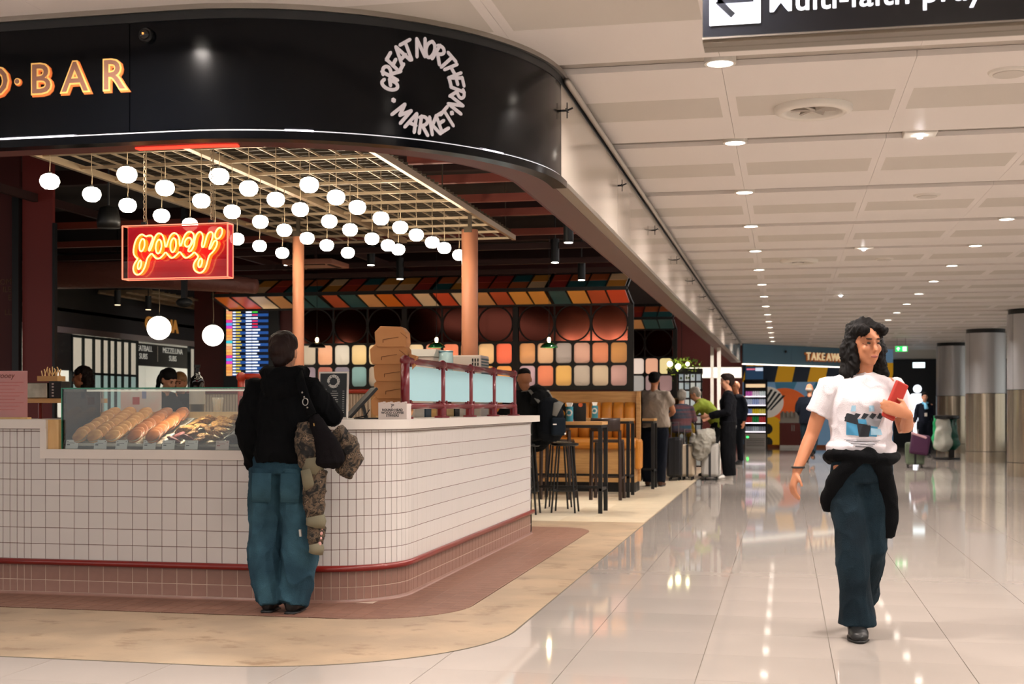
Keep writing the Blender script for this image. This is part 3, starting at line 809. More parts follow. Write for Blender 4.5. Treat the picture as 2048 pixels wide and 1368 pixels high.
for z in (SZ0, SZ1):
    for yy in (SY, SY + D): m.bar((SX0, yy, z), (SX1, yy, z), e)
    for x in (SX0, SX1): m.bar((x, SY, z), (x, SY + D, z), e)
m.build('lit_edge', m_acre, neon)
def nz(p, d): return (SX0 + (p[0] - 40) / 1860 * (SX1 - SX0), SY + d, SZ1 - (p[1] - 90) / 835 * (SZ1 - SZ0))
OUT = [(290, 600), (215, 700), (205, 780), (235, 840), (290, 860), (350, 835), (400, 770), (430, 700), (450, 620), (480, 570), (540, 520), (570, 560), (620, 610), (680, 610), (740, 560), (790, 505), (830, 560), (880, 605), (930, 600), (990, 550), (1040, 505), (1080, 560), (1130, 610), (1180, 605), (1250, 560), (1295, 520), (1340, 560), (1370, 600), (1300, 670), (1275, 740), (1300, 810), (1370, 850), (1440, 840), (1500, 760), (1530, 650), (1560, 570), (1620, 530), (1680, 450), (1700, 380), (1680, 345), (1640, 360), (1600, 440), (1560, 490), (1555, 460), (1600, 350), (1625, 270), (1610, 220), (1560, 215), (1520, 260), (1490, 360), (1460, 450), (1430, 450), (1425, 400), (1450, 300), (1430, 225), (1380, 205), (1330, 250), (1300, 340), (1290, 420), (1250, 490), (1210, 515), (1180, 500), (1200, 460), (1260, 380), (1290, 300), (1280, 230), (1220, 195), (1150, 220), (1100, 300), (1070, 390), (1050, 430), (1035, 400), (1030, 300), (990, 230), (930, 210), (870, 250), (830, 340), (800, 430), (780, 430), (770, 350), (740, 250), (690, 210), (630, 220), (580, 300), (540, 420), (500, 490), (480, 470), (510, 400), (560, 290), (540, 245), (490, 240), (430, 260), (380, 220), (320, 230), (250, 310), (215, 430), (210, 520), (250, 580), (290, 600)]
def oval(cx_, cy_, rx, ry, tl): return [(cx_ + rx * cos(a) * cos(tl) - ry * sin(a) * sin(tl), cy_ + rx * cos(a) * sin(tl) + ry * sin(a) * cos(tl)) for a in [2 * pi * k / 24 for k in range(25)]]
LOOPS = [OUT, oval(365, 390, 45, 100, .18), oval(662, 420, 50, 110, .12), oval(922, 405, 50, 110, .12), oval(1185, 365, 55, 75, .5), oval(1722, 240, 55, 92, .45), oval(320, 700, 28, 70, .25), oval(1398, 692, 32, 70, .25)]
for L_ in LOOPS:
    q = smooth_pts(L_, 1)
    MB().tube([nz(p, .018) for p in q], .0048, 6).build('neon_tube', m_neon, neon, smooth=True)
    m = MB(); pts = [nz(p, .03) for p in q]; n = len(pts)
    for d_ in (.0,):
        m.add([p for p in pts] + [(p[0] + .0, p[1] + .036, p[2]) for p in pts], [(i, i + 1, n + i + 1, n + i) for i in range(n - 1)])
    m.build('neon_backing', m_neond, neon)
for x in (SX0 + .125, SX1 - .12):
    m = MB().cbox((x, SY + D / 2, SZ1 + .012), (.03, .03, .024)); m.build('clamp', m_black, neon)
    z = SZ1 + .02; k = 0
    m = MB()
    while z < RZ:
        ring = [(x + (.008 * cos(a) if k % 2 else 0), SY + D / 2 + (0 if k % 2 else .008 * cos(a)), z + .014 + .014 * sin(a)) for a in [2 * pi * i / 8 for i in range(8)]]
        m.tube(ring, .0022, 5, closed=True); z += .023; k += 1
    m.build('chain', m_raft, neon)
    MB().tube([(x + .02, SY + D / 2, SZ1), (x + .012, SY + D / 2, SZ1 + .06), (x + .014, SY + D / 2, RZ)], .003, 6).build('cable', m_cable, neon)

# ------------------------------------------------------------------ pink columns on the counter and maroon pier
m_pinkc = mat('salmon_paint', '#d8906c', rough=.42)
for (x, y, r_, z0, z1, lb) in ((-2.815, 11.53, .075, 1.115, 2.81, 'thick round salmon pink post at the far end of the counter'), (-4.44, 11.45, .0535, 0, 2.81, 'slim round salmon pink post behind the customer')):
    o = thing('post', lb, 'post', (x, y, 0), group='salmon posts')
    MB().lathe([(r_, z0), (r_, z1)], 40).build('shaft', m_pinkc, o, smooth=False)
    for p in o.children[0].data.polygons: p.use_smooth = len(p.vertices) == 4
    MB().box(-.035, .035, -r_ - .006, -r_ + .02, z1 - .03, z1 + .02).build('bracket', m_raftd, o)
    MB().bar((0, 0, z1), (0, 0, RZ), .03).build('top_stub', m_raftd, o)
wp = struct('wall_pier', 'maroon painted wall pier at the left edge with faint gold lettering')
MB().box(-9.5, -7.36, 11.5, 11.54, 0, 3.75).build('panel', mat('deep_maroon', '#481614', rough=.6), wp)
MB().box(-7.32, -6.99, 11.49, 11.53, 0, 3.75).build('panel', mat('pier_maroon', '#6e2622', rough=.5), wp)
MB().box(-7.40, -7.33, 11.44, 11.5, 0, 3.28).build('black_strip', m_black, wp)
MB().box(-6.99, -6.965, 11.48, 11.53, 0, 2.99).build('black_edge', m_black, wp)
m_gold = mat('faint_gold_paint', '#5a3a1e', rough=.5)
for s_, z in (('ROM', 2.40), ('ILE', 2.325), ('E', 2.245), ('LL', 2.10)):
    text_obj('letter_row', s_, .08, m_gold, lambda x, y, d, z=z: (-7.44 + x, 11.5 - d, z + y), wp, thick=.004, align='RIGHT')

# ------------------------------------------------------------------ stained awning + lattice window walls
m_dframe = mat('dark_bronze_frame', '#17130f', rough=.45)
PAL = ['#c8641f', '#2f4a45', '#c98a52', '#c2492a', '#d08a3c', '#a84a2a', '#d8b588']
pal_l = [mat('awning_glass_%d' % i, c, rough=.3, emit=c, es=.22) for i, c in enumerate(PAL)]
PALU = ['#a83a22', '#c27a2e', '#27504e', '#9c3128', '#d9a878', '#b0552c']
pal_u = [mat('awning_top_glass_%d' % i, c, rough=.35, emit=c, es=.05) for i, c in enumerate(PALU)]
PANE1 = ['#ccA87c'.lower(), '#e2c8ac', '#bab2ae', '#dcc0b4', '#d8a88c', '#d4b07c']
PANE2 = ['#d8c4cc', '#dea688', '#ecd094', '#d6cec6', '#e8dccb', '#e6ccc8']
pane_m = {}
def pane_mat(c, es):
    k = c + str(es)
    if k not in pane_m:
        m_ = mat('reeded_pane_%d' % len(pane_m), c, rough=.16, emit=c, es=es, coat=.4)
        nt = m_.node_tree; w = nt.nodes.new('ShaderNodeTexWave'); w.inputs['Scale'].default_value = 18; tc = nt.nodes.new('ShaderNodeTexCoord')
        nt.links.new(tc.outputs['Object'], w.inputs['Vector']); bp = nt.nodes.new('ShaderNodeBump'); bp.inputs['Strength'].default_value = .35; bp.inputs['Distance'].default_value = .01
        nt.links.new(w.outputs['Fac'], bp.inputs['Height']); nt.links.new(bp.outputs[0], nt.nodes['Principled BSDF'].inputs['Normal'])
        pane_m[k] = m_
    return pane_m[k]
m_mirror = mat('smoked_red_glass', '#5e3026', rough=.10, metal=1)
def translucent_mat(name, c, refl=.14, rough=.18, wave=True):
    m_ = bpy.data.materials.new(name); m_.use_nodes = True; nt = m_.node_tree; L = nt.links
    for n in list(nt.nodes): nt.nodes.remove(n)
    out = nt.nodes.new('ShaderNodeOutputMaterial'); mx = nt.nodes.new('ShaderNodeMixShader'); mx.inputs[0].default_value = refl
    tr = nt.nodes.new('ShaderNodeBsdfTranslucent'); tr.inputs[0].default_value = lin(c); gl = nt.nodes.new('ShaderNodeBsdfGlossy'); gl.inputs['Roughness'].default_value = rough
    if wave:
        w = nt.nodes.new('ShaderNodeTexWave'); w.inputs['Scale'].default_value = 18; tc = nt.nodes.new('ShaderNodeTexCoord'); bp = nt.nodes.new('ShaderNodeBump'); bp.inputs['Strength'].default_value = .35; bp.inputs['Distance'].default_value = .01
        L.new(tc.outputs['Object'], w.inputs['Vector']); L.new(w.outputs['Fac'], bp.inputs['Height']); L.new(bp.outputs[0], gl.inputs['Normal'])
    L.new(tr.outputs[0], mx.inputs[1]); L.new(gl.outputs[0], mx.inputs[2]); L.new(mx.outputs[0], out.inputs[0])
    MATS[name] = m_
    return m_
def rrect(cx_, cz, w, h, r, n=6):
    P = []
    for sx, sz, a0 in ((1, 1, 0), (-1, 1, pi / 2), (-1, -1, pi), (1, -1, 3 * pi / 2)):
        for k in range(n + 1):
            a = a0 + pi / 2 * k / n; P.append((cx_ + sx * (w / 2 - r) + r * cos(a), cz + sz * (h / 2 - r) + r * sin(a)))
    return P
def lattice_wall(name, label, y, xr, nb, pcol, pes):
    w = thing(name, label, 'glazed screen', (0, 0, 0))
    BW = 1.70; Zb, Z1, Z2, Z3, Z4 = 1.446, 1.49, 1.82, 2.15, 2.69
    CW = (BW - .08) / 6
    for b in range(nb):
        x1 = xr - BW * b; x0 = x1 - BW
        MB().box(x1 - .04, x1 + .04, y - .03, y + .03, .0, Z4 + .03).build('post', m_dframe, w)
        if b == nb - 1: MB().box(x0 - .04, x0 + .04, y - .03, y + .03, 0, Z4 + .03).build('post', m_dframe, w)
        for r_, (za, zb) in enumerate(((Z1, Z2), (Z2, Z3))):
            for c in range(6):
                xa = x0 + .04 + CW * c; xb = xa + CW; cx_ = (xa + xb) / 2; cz = (za + zb) / 2
                hole = rrect(cx_, cz, CW - .036, .295, .05)
                n = len(hole); q = (n // 4)
                corner = [(xb, zb)] * q + [(xa, zb)] * q + [(xa, za)] * q + [(xb, za)] * q
                m = MB()
                m.add([(p[0], y - .02, p[1]) for p in hole] + [(p[0], y - .02, p[1]) for p in corner] + [(p[0], y + .02, p[1]) for p in hole],
                      [(i, (i + 1) % n, n + (i + 1) % n, n + i) for i in range(n)] + [(i, 2 * n + i, 2 * n + (i + 1) % n, (i + 1) % n) for i in range(n)])
                m.build('lattice', m_dframe, w)
                cc, es = pcol(b, r_, c)
                MB().prism(hole, -.004, .004, Matrix(((1, 0, 0), (0, 0, 1), (0, 1, 0)))).build('pane', (pane_mat(cc, es) if nb == 1 else MATS.get('reeded_' + cc[1:]) or translucent_mat('reeded_' + cc[1:], cc)), w, loc=(0, y + .008, 0))
        for c in range(3):
            xa = x0 + .04 + 2 * CW * c; xb = xa + 2 * CW; cx_ = (xa + xb) / 2; cz = (Z3 + Z4) / 2
            MB().box(xa + .01, xb - .01, y + .0, y + .008, Z3 + .01, Z4 - .01).build('upper_pane', m_mirror, w)
            if c: MB().box(xa - .012, xa + .012, y - .02, y + .02, Z3, Z4).build('mullion', m_dframe, w)
            rr = min(CW, (Z4 - Z3) / 2) - .008
            MB().tube([(cx_ + rr * cos(a), y - .012, cz + rr * sin(a)) for a in [2 * pi * k / 40 for k in range(40)]], .011, 6, closed=True).build('ring', m_dframe, w)
    xl = xr - BW * nb
    for z0, z1 in ((Zb, Z1 + .004), (Z3 - .012, Z3 + .012), (Z4, Z4 + .04)): MB().box(xl, xr, y - .025, y + .025, z0, z1).build('rail', m_dframe, w)
    MB().box(xl, xr, y - .01, y + .03, .05, Zb).build('dado_panel', m_maroon, w)
    if nb > 1:      # unseen light box added behind the panes: its strips shine up through them
        MB().box(xl, xr, y + .30, y + .32, 1.40, 2.2).build('cavity_back', m_white, w); MB().box(xl, xr, y + .03, y + .32, 2.16, 2.18).build('cavity_lid', m_dframe, w); MB().box(xl, xr, y + .03, y + .32, 1.42, 1.44).build('cavity_floor', m_white, w)
        for b in range(nb):
            xm = xr - BW * b - BW / 2
            for zl_, pw_ in ((1.46, (14, 20, 28)), (1.81, (13, 22, 60))):
                l_ = lamp('cavity_strip', 'AREA', (xm, y + .2, zl_), pw_[b], color=(1, .88, .74) if b < 2 else (1, .93, .82), size=BW - .1, shape='RECTANGLE', rot=(pi - .5, 0, 0), parent=w); l_.data.size_y = .04
    # awning
    a = thing('stained_awning', label.split(' screen')[0].split(' lattice')[0] + ' stained glass awning above the lattice windows', 'awning')
    a['label'] = {1: 'long awning of orange, teal and cream glass panels above the booth', 2: 'shorter distant awning of coloured glass panels past the booth'}[1 if nb > 1 else 2]
    yf, yw = y - .65, y - .02; zt, zf1, zf0, zl = 3.13, 2.885, 2.835, 2.70
    xa0 = xl - (1.1 if nb > 1 else 0)
    MB().box(xa0, xr + .02, yf - .03, yf + .03, zf0, zf1).build('front_beam', m_dframe, a)
    MB().box(xa0, xr + .02, yw - .02, yw + .02, zt, zt + .05).build('ridge', m_dframe, a)
    MB().box(xa0, xr + .02, yw - .05, yw, zl - .03, zl).build('wall_rail', m_dframe, a)
    n = int(round((xr - xa0) / (BW / 6))); pw = (xr - xa0) / n
    for i in range(n):
        x0 = xa0 + pw * i; x1 = x0 + pw
        # underside panel
        MB().add([(x0 + .012, yf + .03, zf0), (x1 - .012, yf + .03, zf0), (x1 - .012, yw - .05, zl), (x0 + .012, yw - .05, zl), (x0 + .012, yf + .03, zf0 + .012), (x1 - .012, yf + .03, zf0 + .012), (x1 - .012, yw - .05, zl + .012), (x0 + .012, yw - .05, zl + .012)],
                 [(0, 3, 2, 1), (4, 5, 6, 7), (0, 1, 5, 4), (1, 2, 6, 5), (2, 3, 7, 6), (3, 0, 4, 7)]).build('under_panel', pal_l[(i * 3 + i // 6) % 7 if i % 4 else (i // 4) % 7], a)
        th = .05 if i % 6 == 0 else .018
        MB().bar((x0, yf, zf0 - .004), (x0, yw, zl - .004), th, .02).build('glazing_bar', m_dframe, a)
        MB().bar((x0, yf, zf1), (x0, yw, zt + .02), .05 if i % 6 == 0 else .014, .02).build('glazing_bar', m_dframe, a)
        for r_ in range(2):
            f0, f1 = r_ / 2 + .02, r_ / 2 + .49
            P = lambda f: (yf + (yw - yf) * f, zf1 + (zt - zf1) * f)
            (ya, za), (yb, zb) = P(f0), P(f1)
            MB().add([(x0 + .01, ya, za), (x1 - .01, ya, za), (x1 - .01, yb, zb), (x0 + .01, yb, zb), (x0 + .01, ya, za - .01), (x1 - .01, ya, za - .01), (x1 - .01, yb, zb - .01), (x0 + .01, yb, zb - .01)],
                     [(0, 1, 2, 3), (7, 6, 5, 4), (0, 4, 5, 1), (1, 5, 6, 2), (2, 6, 7, 3), (3, 7, 4, 0)]).build('top_panel', pal_u[(i * 5 + r_ * 3 + i // 5) % 6], a)
    MB().bar((xr + .02, yf, zf1), (xr + .02, yw, zt), .03).build('end_rafter', m_dframe, a); MB().bar((xr + .02, yf, zf0), (xr + .02, yw, zl), .03).build('end_rafter', m_dframe, a)
    return w
def pc1(b, r_, c):
    if b == 2: return (['#f0e8da', '#f4cdb0', '#fbf6ee', '#f2dfb4', '#f3e0c0', '#f5ead8'][c], .95) if r_ else (['#a89ca6', '#a87868', '#8c8690', '#98b0b0', '#a89c90', '#9c8e98'][c], .35)
    if b == 1: return (['#f3e3c4', '#dcaa90', '#dca080', '#dcb898', '#ecd4b0', '#dc8c68'][c], .5) if r_ else (['#b0aca8', '#c4a898', '#d0b4a4', '#dcbc88', '#e8c480', '#e8bc78'][c], .4)
    return (PANE1[c], .7) if r_ else (PANE2[c], .8)
lattice_wall('lattice_screen', 'dark lattice screen of rounded amber panes and circle tracery behind the booth', 18.75, -2.18, 3, pc1, 0)
lattice_wall('lattice_screen', 'distant dark lattice screen of pale rounded panes beside hanging plant', 25.0, -2.06, 1, lambda b, r_, c: (['#e8c8b4', '#eac09a', '#d9b8a8', '#e8d0c0', '#e6a888', '#f0d898'][c], .8) if r_ else (['#c9c4ba', '#b9a8a4', '#c4b0a8', '#c0b8b0', '#b49490', '#a88480'][c], .55), 0)

# ------------------------------------------------------------------ kitchen across the hall
kit = thing('kitchen_front', 'black kitchen front with steel lintel and framed reeded glass screens', 'kitchen front')
KX = -10.0
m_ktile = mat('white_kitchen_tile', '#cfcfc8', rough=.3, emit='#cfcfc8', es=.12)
MB().box(KX - .1, KX, 11.9, 24, 2.33, 3.35).build('black_fascia', mat('matt_black_fascia', '#1a1b1b', rough=.35), kit)
MB().box(KX - .1, KX + .03, 11.9, 24, 2.245, 2.33).build('steel_lintel', m_steel, kit)
MB().box(KX - 2.6, KX - 2.5, 11.9, 26, 0, 2.6).build('back_wall', m_ktile, kit)
MB().box(KX - 2.6, KX, 23.9, 24, 0, 3.3).build('end_wall', m_ktile, kit)
MB().box(KX - 2.6, KX, 11.9, 24, 2.55, 2.6).build('kitchen_ceiling', m_white, kit)
MB().box(KX - .4, KX - .35, 19.0, 21.6, 1.88, 2.245).build('menu_board', m_char, kit)
def kx_y(u):
    k = (u - 1024) / 2600; Z = KX / (k * cos(YAW) - sin(YAW)); return k * Z * sin(YAW) + Z * cos(YAW)
m_reed = mat('reeded_kitchen_glass', '#c9c2b2', rough=.35, emit='#d8cdb8', es=.5, bump=.3, bscale=20, vstretch=(1, 12, 1))
m_reed2 = mat('reeded_kitchen_glass_low', '#a9c0ba', rough=.35, emit='#a8c4bc', es=.4, bump=.3, bscale=20, vstretch=(1, 12, 1))
for edges in ([144, 167, 188, 205, 219, 232, 246, 260, 275], [380, 391, 402, 413, 424, 435, 450]):
    ys = [kx_y(u) for u in edges]
    for y in ys: MB().box(KX - .04, KX + .01, y - .018, y + .018, 1.05, 2.24).build('mullion', mat('teal_black_frame', '#10201f', rough=.4), kit)
    for z in (1.05, 1.67, 2.2): MB().box(KX - .04, KX + .012, ys[0], ys[-1], z, z + .035).build('transom', MATS['teal_black_frame'], kit)
    for a_, b_ in zip(ys, ys[1:]):
        MB().box(KX - .03, KX - .022, a_ + .018, b_ - .018, 1.70, 2.2).build('reeded_pane', m_reed, kit)
        MB().box(KX - .03, KX - .022, a_ + .018, b_ - .018, 1.085, 1.67).build('reeded_pane', m_reed2, kit)
MB().box(KX - .25, KX + .05, 15, 24, .9, 1.05).build('service_shelf', m_steel, kit)
MB().box(KX - .2, KX, 15, 24, 0, .9).build('service_counter', m_char, kit)
def on_kx(y0, z0, dx=.0): return lambda x, y, d: (KX + dx + d, y0 + x, z0 + y)
MB().box(KX - .06, KX, kx_y(112), kx_y(143), 1.72, 2.245).build('black_infill', m_char, kit)
text_obj('sign_letters', 'CUCINA', .30, mat('gold_letters', '#c8873e', rough=.4, emit='#c8873e', es=.35), on_kx(kx_y(355), 2.44), kit, thick=.02, align='RIGHT', offset=.006)
for s_, y0, z0 in (('MEATBALL', 19.7, 2.12), ('SUBS', 19.7, 1.99), ('MEZZELUNA', 20.75, 2.12), ('SUBS', 20.75, 1.99)):
    text_obj('menu_letters', s_, .13, mat('menu_white', '#d8d4c8', rough=.5, emit='#d8d4c8', es=.4), on_kx(y0, z0, -.34), kit, thick=.004, align='CENTER')
MB().box(KX - .33, KX - .325, 20.17, 20.185, 1.96, 2.22).build('menu_divider', m_white, kit)
for k, y in enumerate((16.0, 18.2, 20.4, 22.6)):
    lamp('kitchen_light', 'AREA', (KX - 1.3, y, 2.5), 42, color=(1, .95, .86), size=.5)
for k, u in enumerate((222, 284, 391)):
    y = kx_y(u); o = thing('cylinder_spotlight', 'dark cylinder spotlight on the kitchen fascia track, %s' % ['first', 'second', 'third'][k], 'spotlight', (KX + .9, y * .92, 2.62), group='kitchen track spotlights')
    MB().lathe([(.045, 0), (.045, .2)], 20).build('can', m_char, o); MB().lathe([(.038, -.004), (.038, .002)], 20).build('lens', emis('warm_lens', '#ffdcae', 3), o)
    MB().bar((0, 0, .2), (0, 0, 1.1), .012).build('stem', m_black, o)
    lamp('spot_beam', 'SPOT', (0, 0, -.02), 30, size=.03, spot=R(70), parent=o, rot=(0, R(-38), 0))
for k, (u, v, r_) in enumerate(((318, 656, 25), (426, 671, 22))):
    Y_ = 15.2 if k == 0 else 17.2
    kk = (u - 1024) / 2600; Z = Y_ / (kk * sin(YAW) + cos(YAW)); x = kk * Z * cos(YAW) - Z * sin(YAW); z = CAM_H + (815 - v) * Z / 2600
    o = thing('large_globe_lamp', ['big white glass globe lamp in front of the kitchen lettering', 'big white glass globe lamp beside the departures screen'][k], 'pendant lamp', (x, Y_, z), group='large globe lamps')
    rr = .148
    MB().ell((0, 0, 0), rr, 32, 20).build('globe', emis('big_globe_lit', '#fff4e0', 9), o, smooth=True)
    MB().lathe([(.03, rr - .006), (.03, rr + .02)], 16).build('cap', m_black, o)
    MB().tube([(0, 0, rr), (.01, 0, rr + .12), (0, 0, rr + .4), (0, 0, 3.7 - z)], .004, 6).build('cable', m_cable, o)
r2 = thing('ceiling_raft', 'pale steel grid raft hanging in front of the kitchen', 'ceiling raft')
for k in range(40): MB().bar((-9.9, 17.5 + .19 * k, 2.90), (-9.05, 17.5 + .19 * k, 2.90), .02, .03).build('slat', m_raft, r2)
for x in (-9.9, -9.47, -9.05): MB().bar((x, 17.5, 2.88), (x, 25, 2.88), .03, .03).build('runner', m_raft, r2)
for x in (-9.9, -9.05):
    for y in (18, 24): MB().bar((x, y, 2.9), (x, y, 3.75), .01).build('hanger_rod', m_raftd, r2)

# ------------------------------------------------------------------ departures screen
scr = thing('departures_screen', 'tall departures board screen with blue rows and yellow header', 'screen', (0, 0, 0))
X0, X1, Z0, Z1, Y_ = -8.512, -7.817, 1.68, 2.84, 18.9
MB().box(X0 - .05, X1 + .16, Y_, Y_ + .08, Z0 - .35, Z1 + .2).build('housing', m_black, scr)
E_ = lambda n_, c, s_=1.0: emis('screen_' + n_, c, s_)
H_ = Z1 - Z0; rows = 23; rh = H_ * .91 / rows
MB().box(X0, X1, Y_ - .006, Y_, Z0, Z1).build('panel', E_('dark', '#0a1020', .7), scr)
MB().box(X0, X1 - .03, Y_ - .009, Y_ - .006, Z1 - H_ * .05, Z1).build('header', E_('yellow', '#d9d45c', 1.0), scr)
CH = ['#e8c090', '#e89a70', '#e8b060', '#e8a050', '#e03a90', '#50a0e0', '#d040c0', '#e8a050', '#e88a50', '#e8a050', '#e0a060', '#40c0d0']
for i in range(rows):
    zt = Z1 - H_ * .09 - rh * i; zb = zt - rh * .92
    if i % 2 == 0: MB().box(X0 + .1, X1, Y_ - .008, Y_ - .006, zb, zt).build('row', E_('blue', '#1f4a8c', 1.0), scr)
    MB().box(X0, X0 + .098, Y_ - .009, Y_ - .006, zb, zt).build('airline_chip', E_('chip%d' % (i % 12), CH[i % 12], 1.0), scr)
    zc = (zb + zt) / 2; hh = rh * .22; w_ = .06 + .05 * ((i * 7) % 5) / 5
    m = MB(); m.box(X0 + .11, X0 + .155, Y_ - .010, Y_ - .006, zc - hh, zc + hh); m.box(X0 + .325, X0 + .42, Y_ - .010, Y_ - .006, zc - hh, zc + hh)
    if i not in (2, 4, 5, 6, 1): m.box(X0 + .43, X0 + .43 + w_ * 1.3, Y_ - .010, Y_ - .006, zc - hh, zc + hh)
    m.build('text_row', E_('white', '#e8f0ff', 1.2), scr)
    MB().box(X0 + .16, X0 + .16 + w_, Y_ - .010, Y_ - .006, zc - hh, zc + hh).build('text_row', E_('gold', '#e0c84a', 1.0), scr)
    if i in (2, 4, 5, 6): MB().box(X0 + .43, X0 + .52, Y_ - .010, Y_ - .006, zc - hh, zc + hh).build('text_row', E_('red', '#e02848', 1.0), scr)
    if i == 1: MB().box(X0 + .43, X0 + .52, Y_ - .010, Y_ - .006, zc - hh, zc + hh).build('text_row', E_('green', '#40d040', 1.0), scr)
# maroon wall behind screen and awning
wm = struct('wall_inner', 'maroon wall panel between the departures screen and the lattice'); MB().box(-9.1, -7.28, 19.0, 19.1, 0, 3.7).build('panel', m_maroon, wm)
MB().box(-9.1, -2.45, 19.6, 19.7, 0, 3.7).build('panel', m_maroon, wm)
# spot cans on the open ceiling
for k, (u, v, Y_) in enumerate(((575, 530, 15.5), (742, 530, 15.5), (800, 558, 16.6), (1110, 525, 15.2), (1137, 485, 12.6), (1163, 560, 16.8))):
    kk = (u - 1024) / 2600; Z = Y_ / (kk * sin(YAW) + cos(YAW)); x = kk * Z * cos(YAW) - Z * sin(YAW); z = CAM_H + (815 - v) * Z / 2600
    o = thing('track_spotlight', 'black cylinder spotlight under the dark ceiling, %s from the slim pink post' % ['first', 'second', 'third', 'fourth', 'fifth', 'sixth'][k], 'spotlight', (x, Y_, z), group='black ceiling spotlights')
    MB().lathe([(.05, 0), (.05, .28)], 20).build('can', m_black, o); MB().lathe([(.042, -.004), (.042, .002)], 20).build('lens', emis('white_lens', '#fff4e4', 12), o)
    MB().bar((0, 0, .28), (0, 0, 3.75 - z), .014).build('stem', m_black, o)
    lamp('spot_beam', 'SPOT', (0, 0, -.03), 170, size=.04, spot=R(75), parent=o)
# dark services: cloth-wrapped duct, hanging speaker, pole
duct = tag(MB().loft([(-10, 13.2, 2.75), (-8.5, 13.2, 2.68), (-7, 13.2, 2.66), (-5.6, 13.2, 2.5)], [.14, .16, .15, .08], 14).build('foil_duct', mat('wrapped_duct', '#6a4038', rough=.45, bump=.6, bscale=14), smooth=True), 'crumpled wrapped duct hanging behind the neon sign', 'duct')
dp = thing('drop_pole', 'black ceiling drop pole with clustered sensor dome', 'pole', (-6.05, 12.4, 0))
MB().bar((0, 0, 2.3), (0, 0, 3.75), .05).build('pole', m_black, dp); MB().ell((0, 0, 2.27), (.09, .06, .05)).build('sensor', m_char, dp, smooth=True)
spk = thing('hanging_speaker', 'black pendant speaker behind the first globe lamps', 'speaker', (-5.12, 9.2, 2.58))
MB().lathe([(.085, 0), (.09, .05), (.07, .15), (.02, .17)], 24).build('body', m_black, spk, smooth=True); MB().bar((0, 0, .17), (0, 0, 1.17), .01).build('chain', m_black, spk)
ac = thing('air_cassette', 'square ceiling air unit catching orange light behind the slim pink post', 'air unit', (px_w(632, 15.2), 15.2, 2.93))
MB().box(-.32, .32, -.32, .32, 0, .06).build('panel', mat('cassette_paint', '#8a5a48', rough=.5), ac, bevel=.01)  # orange light on the unit is put into this base colour
for k in range(4): MB().cbox((.24 * cos(k * pi / 2), .24 * sin(k * pi / 2), -.004), (.04, .4, .01), RM(0, 0, k * pi / 2)).build('louvre', m_bdark, ac)
MB().bar((0, 0, .06), (0, 0, .8), .03).build('drop_rod', m_bdark, ac)
# pendant lamps by the lattice wall
m_green = mat('green_enamel', '#0f4a26', rough=.15, coat=.5)
for k, (u, v, Y_, mt, lb) in enumerate(((873, 690, 17.2, m_green, 'green enamel dome pendant lamp above the white machines'), (1098, 690, 17.2, m_green, 'green enamel dome pendant lamp above the booth'), (634, 690, 17.2, m_black, 'black dome pendant lamp beside the customer'))):
    kk = (u - 1024) / 2600; Z = Y_ / (kk * sin(YAW) + cos(YAW)); x = kk * Z * cos(YAW) - Z * sin(YAW); z = CAM_H + (815 - v) * Z / 2600
    o = thing('dome_pendant', lb, 'pendant lamp', (x, Y_, z), group='dome pendants')
    MB().lathe([(.118, -.035), (.118, -.025), (.10, .0), (.06, .03), (.035, .04), (.035, .035), (.055, .025), (.095, -.005), (.112, -.033)], 28, cap=False).build('shade', mt, o, smooth=True)
    MB().ell((0, 0, .072), (.022, .022, .034)).build('bulb', emis('warm_bulb', '#ffd79a', 25), o, smooth=True)
    MB().lathe([(.012, .10), (.014, .13), (.006, .15)], 12).build('holder', m_black, o)
    MB().bar((0, 0, .15), (0, 0, 2.68 - z + .9), .006).build('cable', m_black, o)
    lamp('bulb_light', 'POINT', (0, 0, .0), 9, size=.03, parent=o, color=(1, .72, .42))

# ------------------------------------------------------------------ things on the counter
TOP = 1.1155
# pink leaflet menu in an acrylic holder at the edge of the picture
lf = thing('menu_leaflet', 'pink printed menu sheet standing on the counter at the picture edge', 'menu', (-4.895, 7.56, TOP))
m_pink = translucent_mat('pink_paper', '#f4c8c0', .06, .4, False)
_nt = m_pink.node_tree; _d = _nt.nodes.new('ShaderNodeBsdfDiffuse'); _d.inputs[0].default_value = lin('#f4c8c0'); _m = _nt.nodes.new('ShaderNodeMixShader'); _o = [n for n in _nt.nodes if n.type == 'OUTPUT_MATERIAL'][0]; _s = _o.inputs[0].links[0].from_socket
_nt.links.new(_s, _m.inputs[1]); _nt.links.new(_d.outputs[0], _m.inputs[2]); _nt.links.new(_m.outputs[0], _o.inputs[0])
MB().box(-.13, .115, 0, .002, .012, .31).build('sheet', m_pink, lf); MB().box(-.14, .125, -.02, .03, 0, .012).build('foot', m_ply, lf)
MB().box(-.13, .118, -.004, -.002, .012, .312).build('acrylic_front', m_acrc, lf)
text_obj('heading', 'gooey', .05, mat('brown_print', '#7a4038', rough=.6), lambda x, y, d: (-.10 + x, -.0045 - d, .265 + y), lf, thick=.0005, shear=.2)
for k in range(9):
    MB().box(-.11 + .02 * (k % 2), .09 - .03 * (k % 3), -.0052, -.0045, .235 - .022 * k, .239 - .022 * k).build('print_line', mat('faded_red_print', '#c06058', rough=.6), lf)
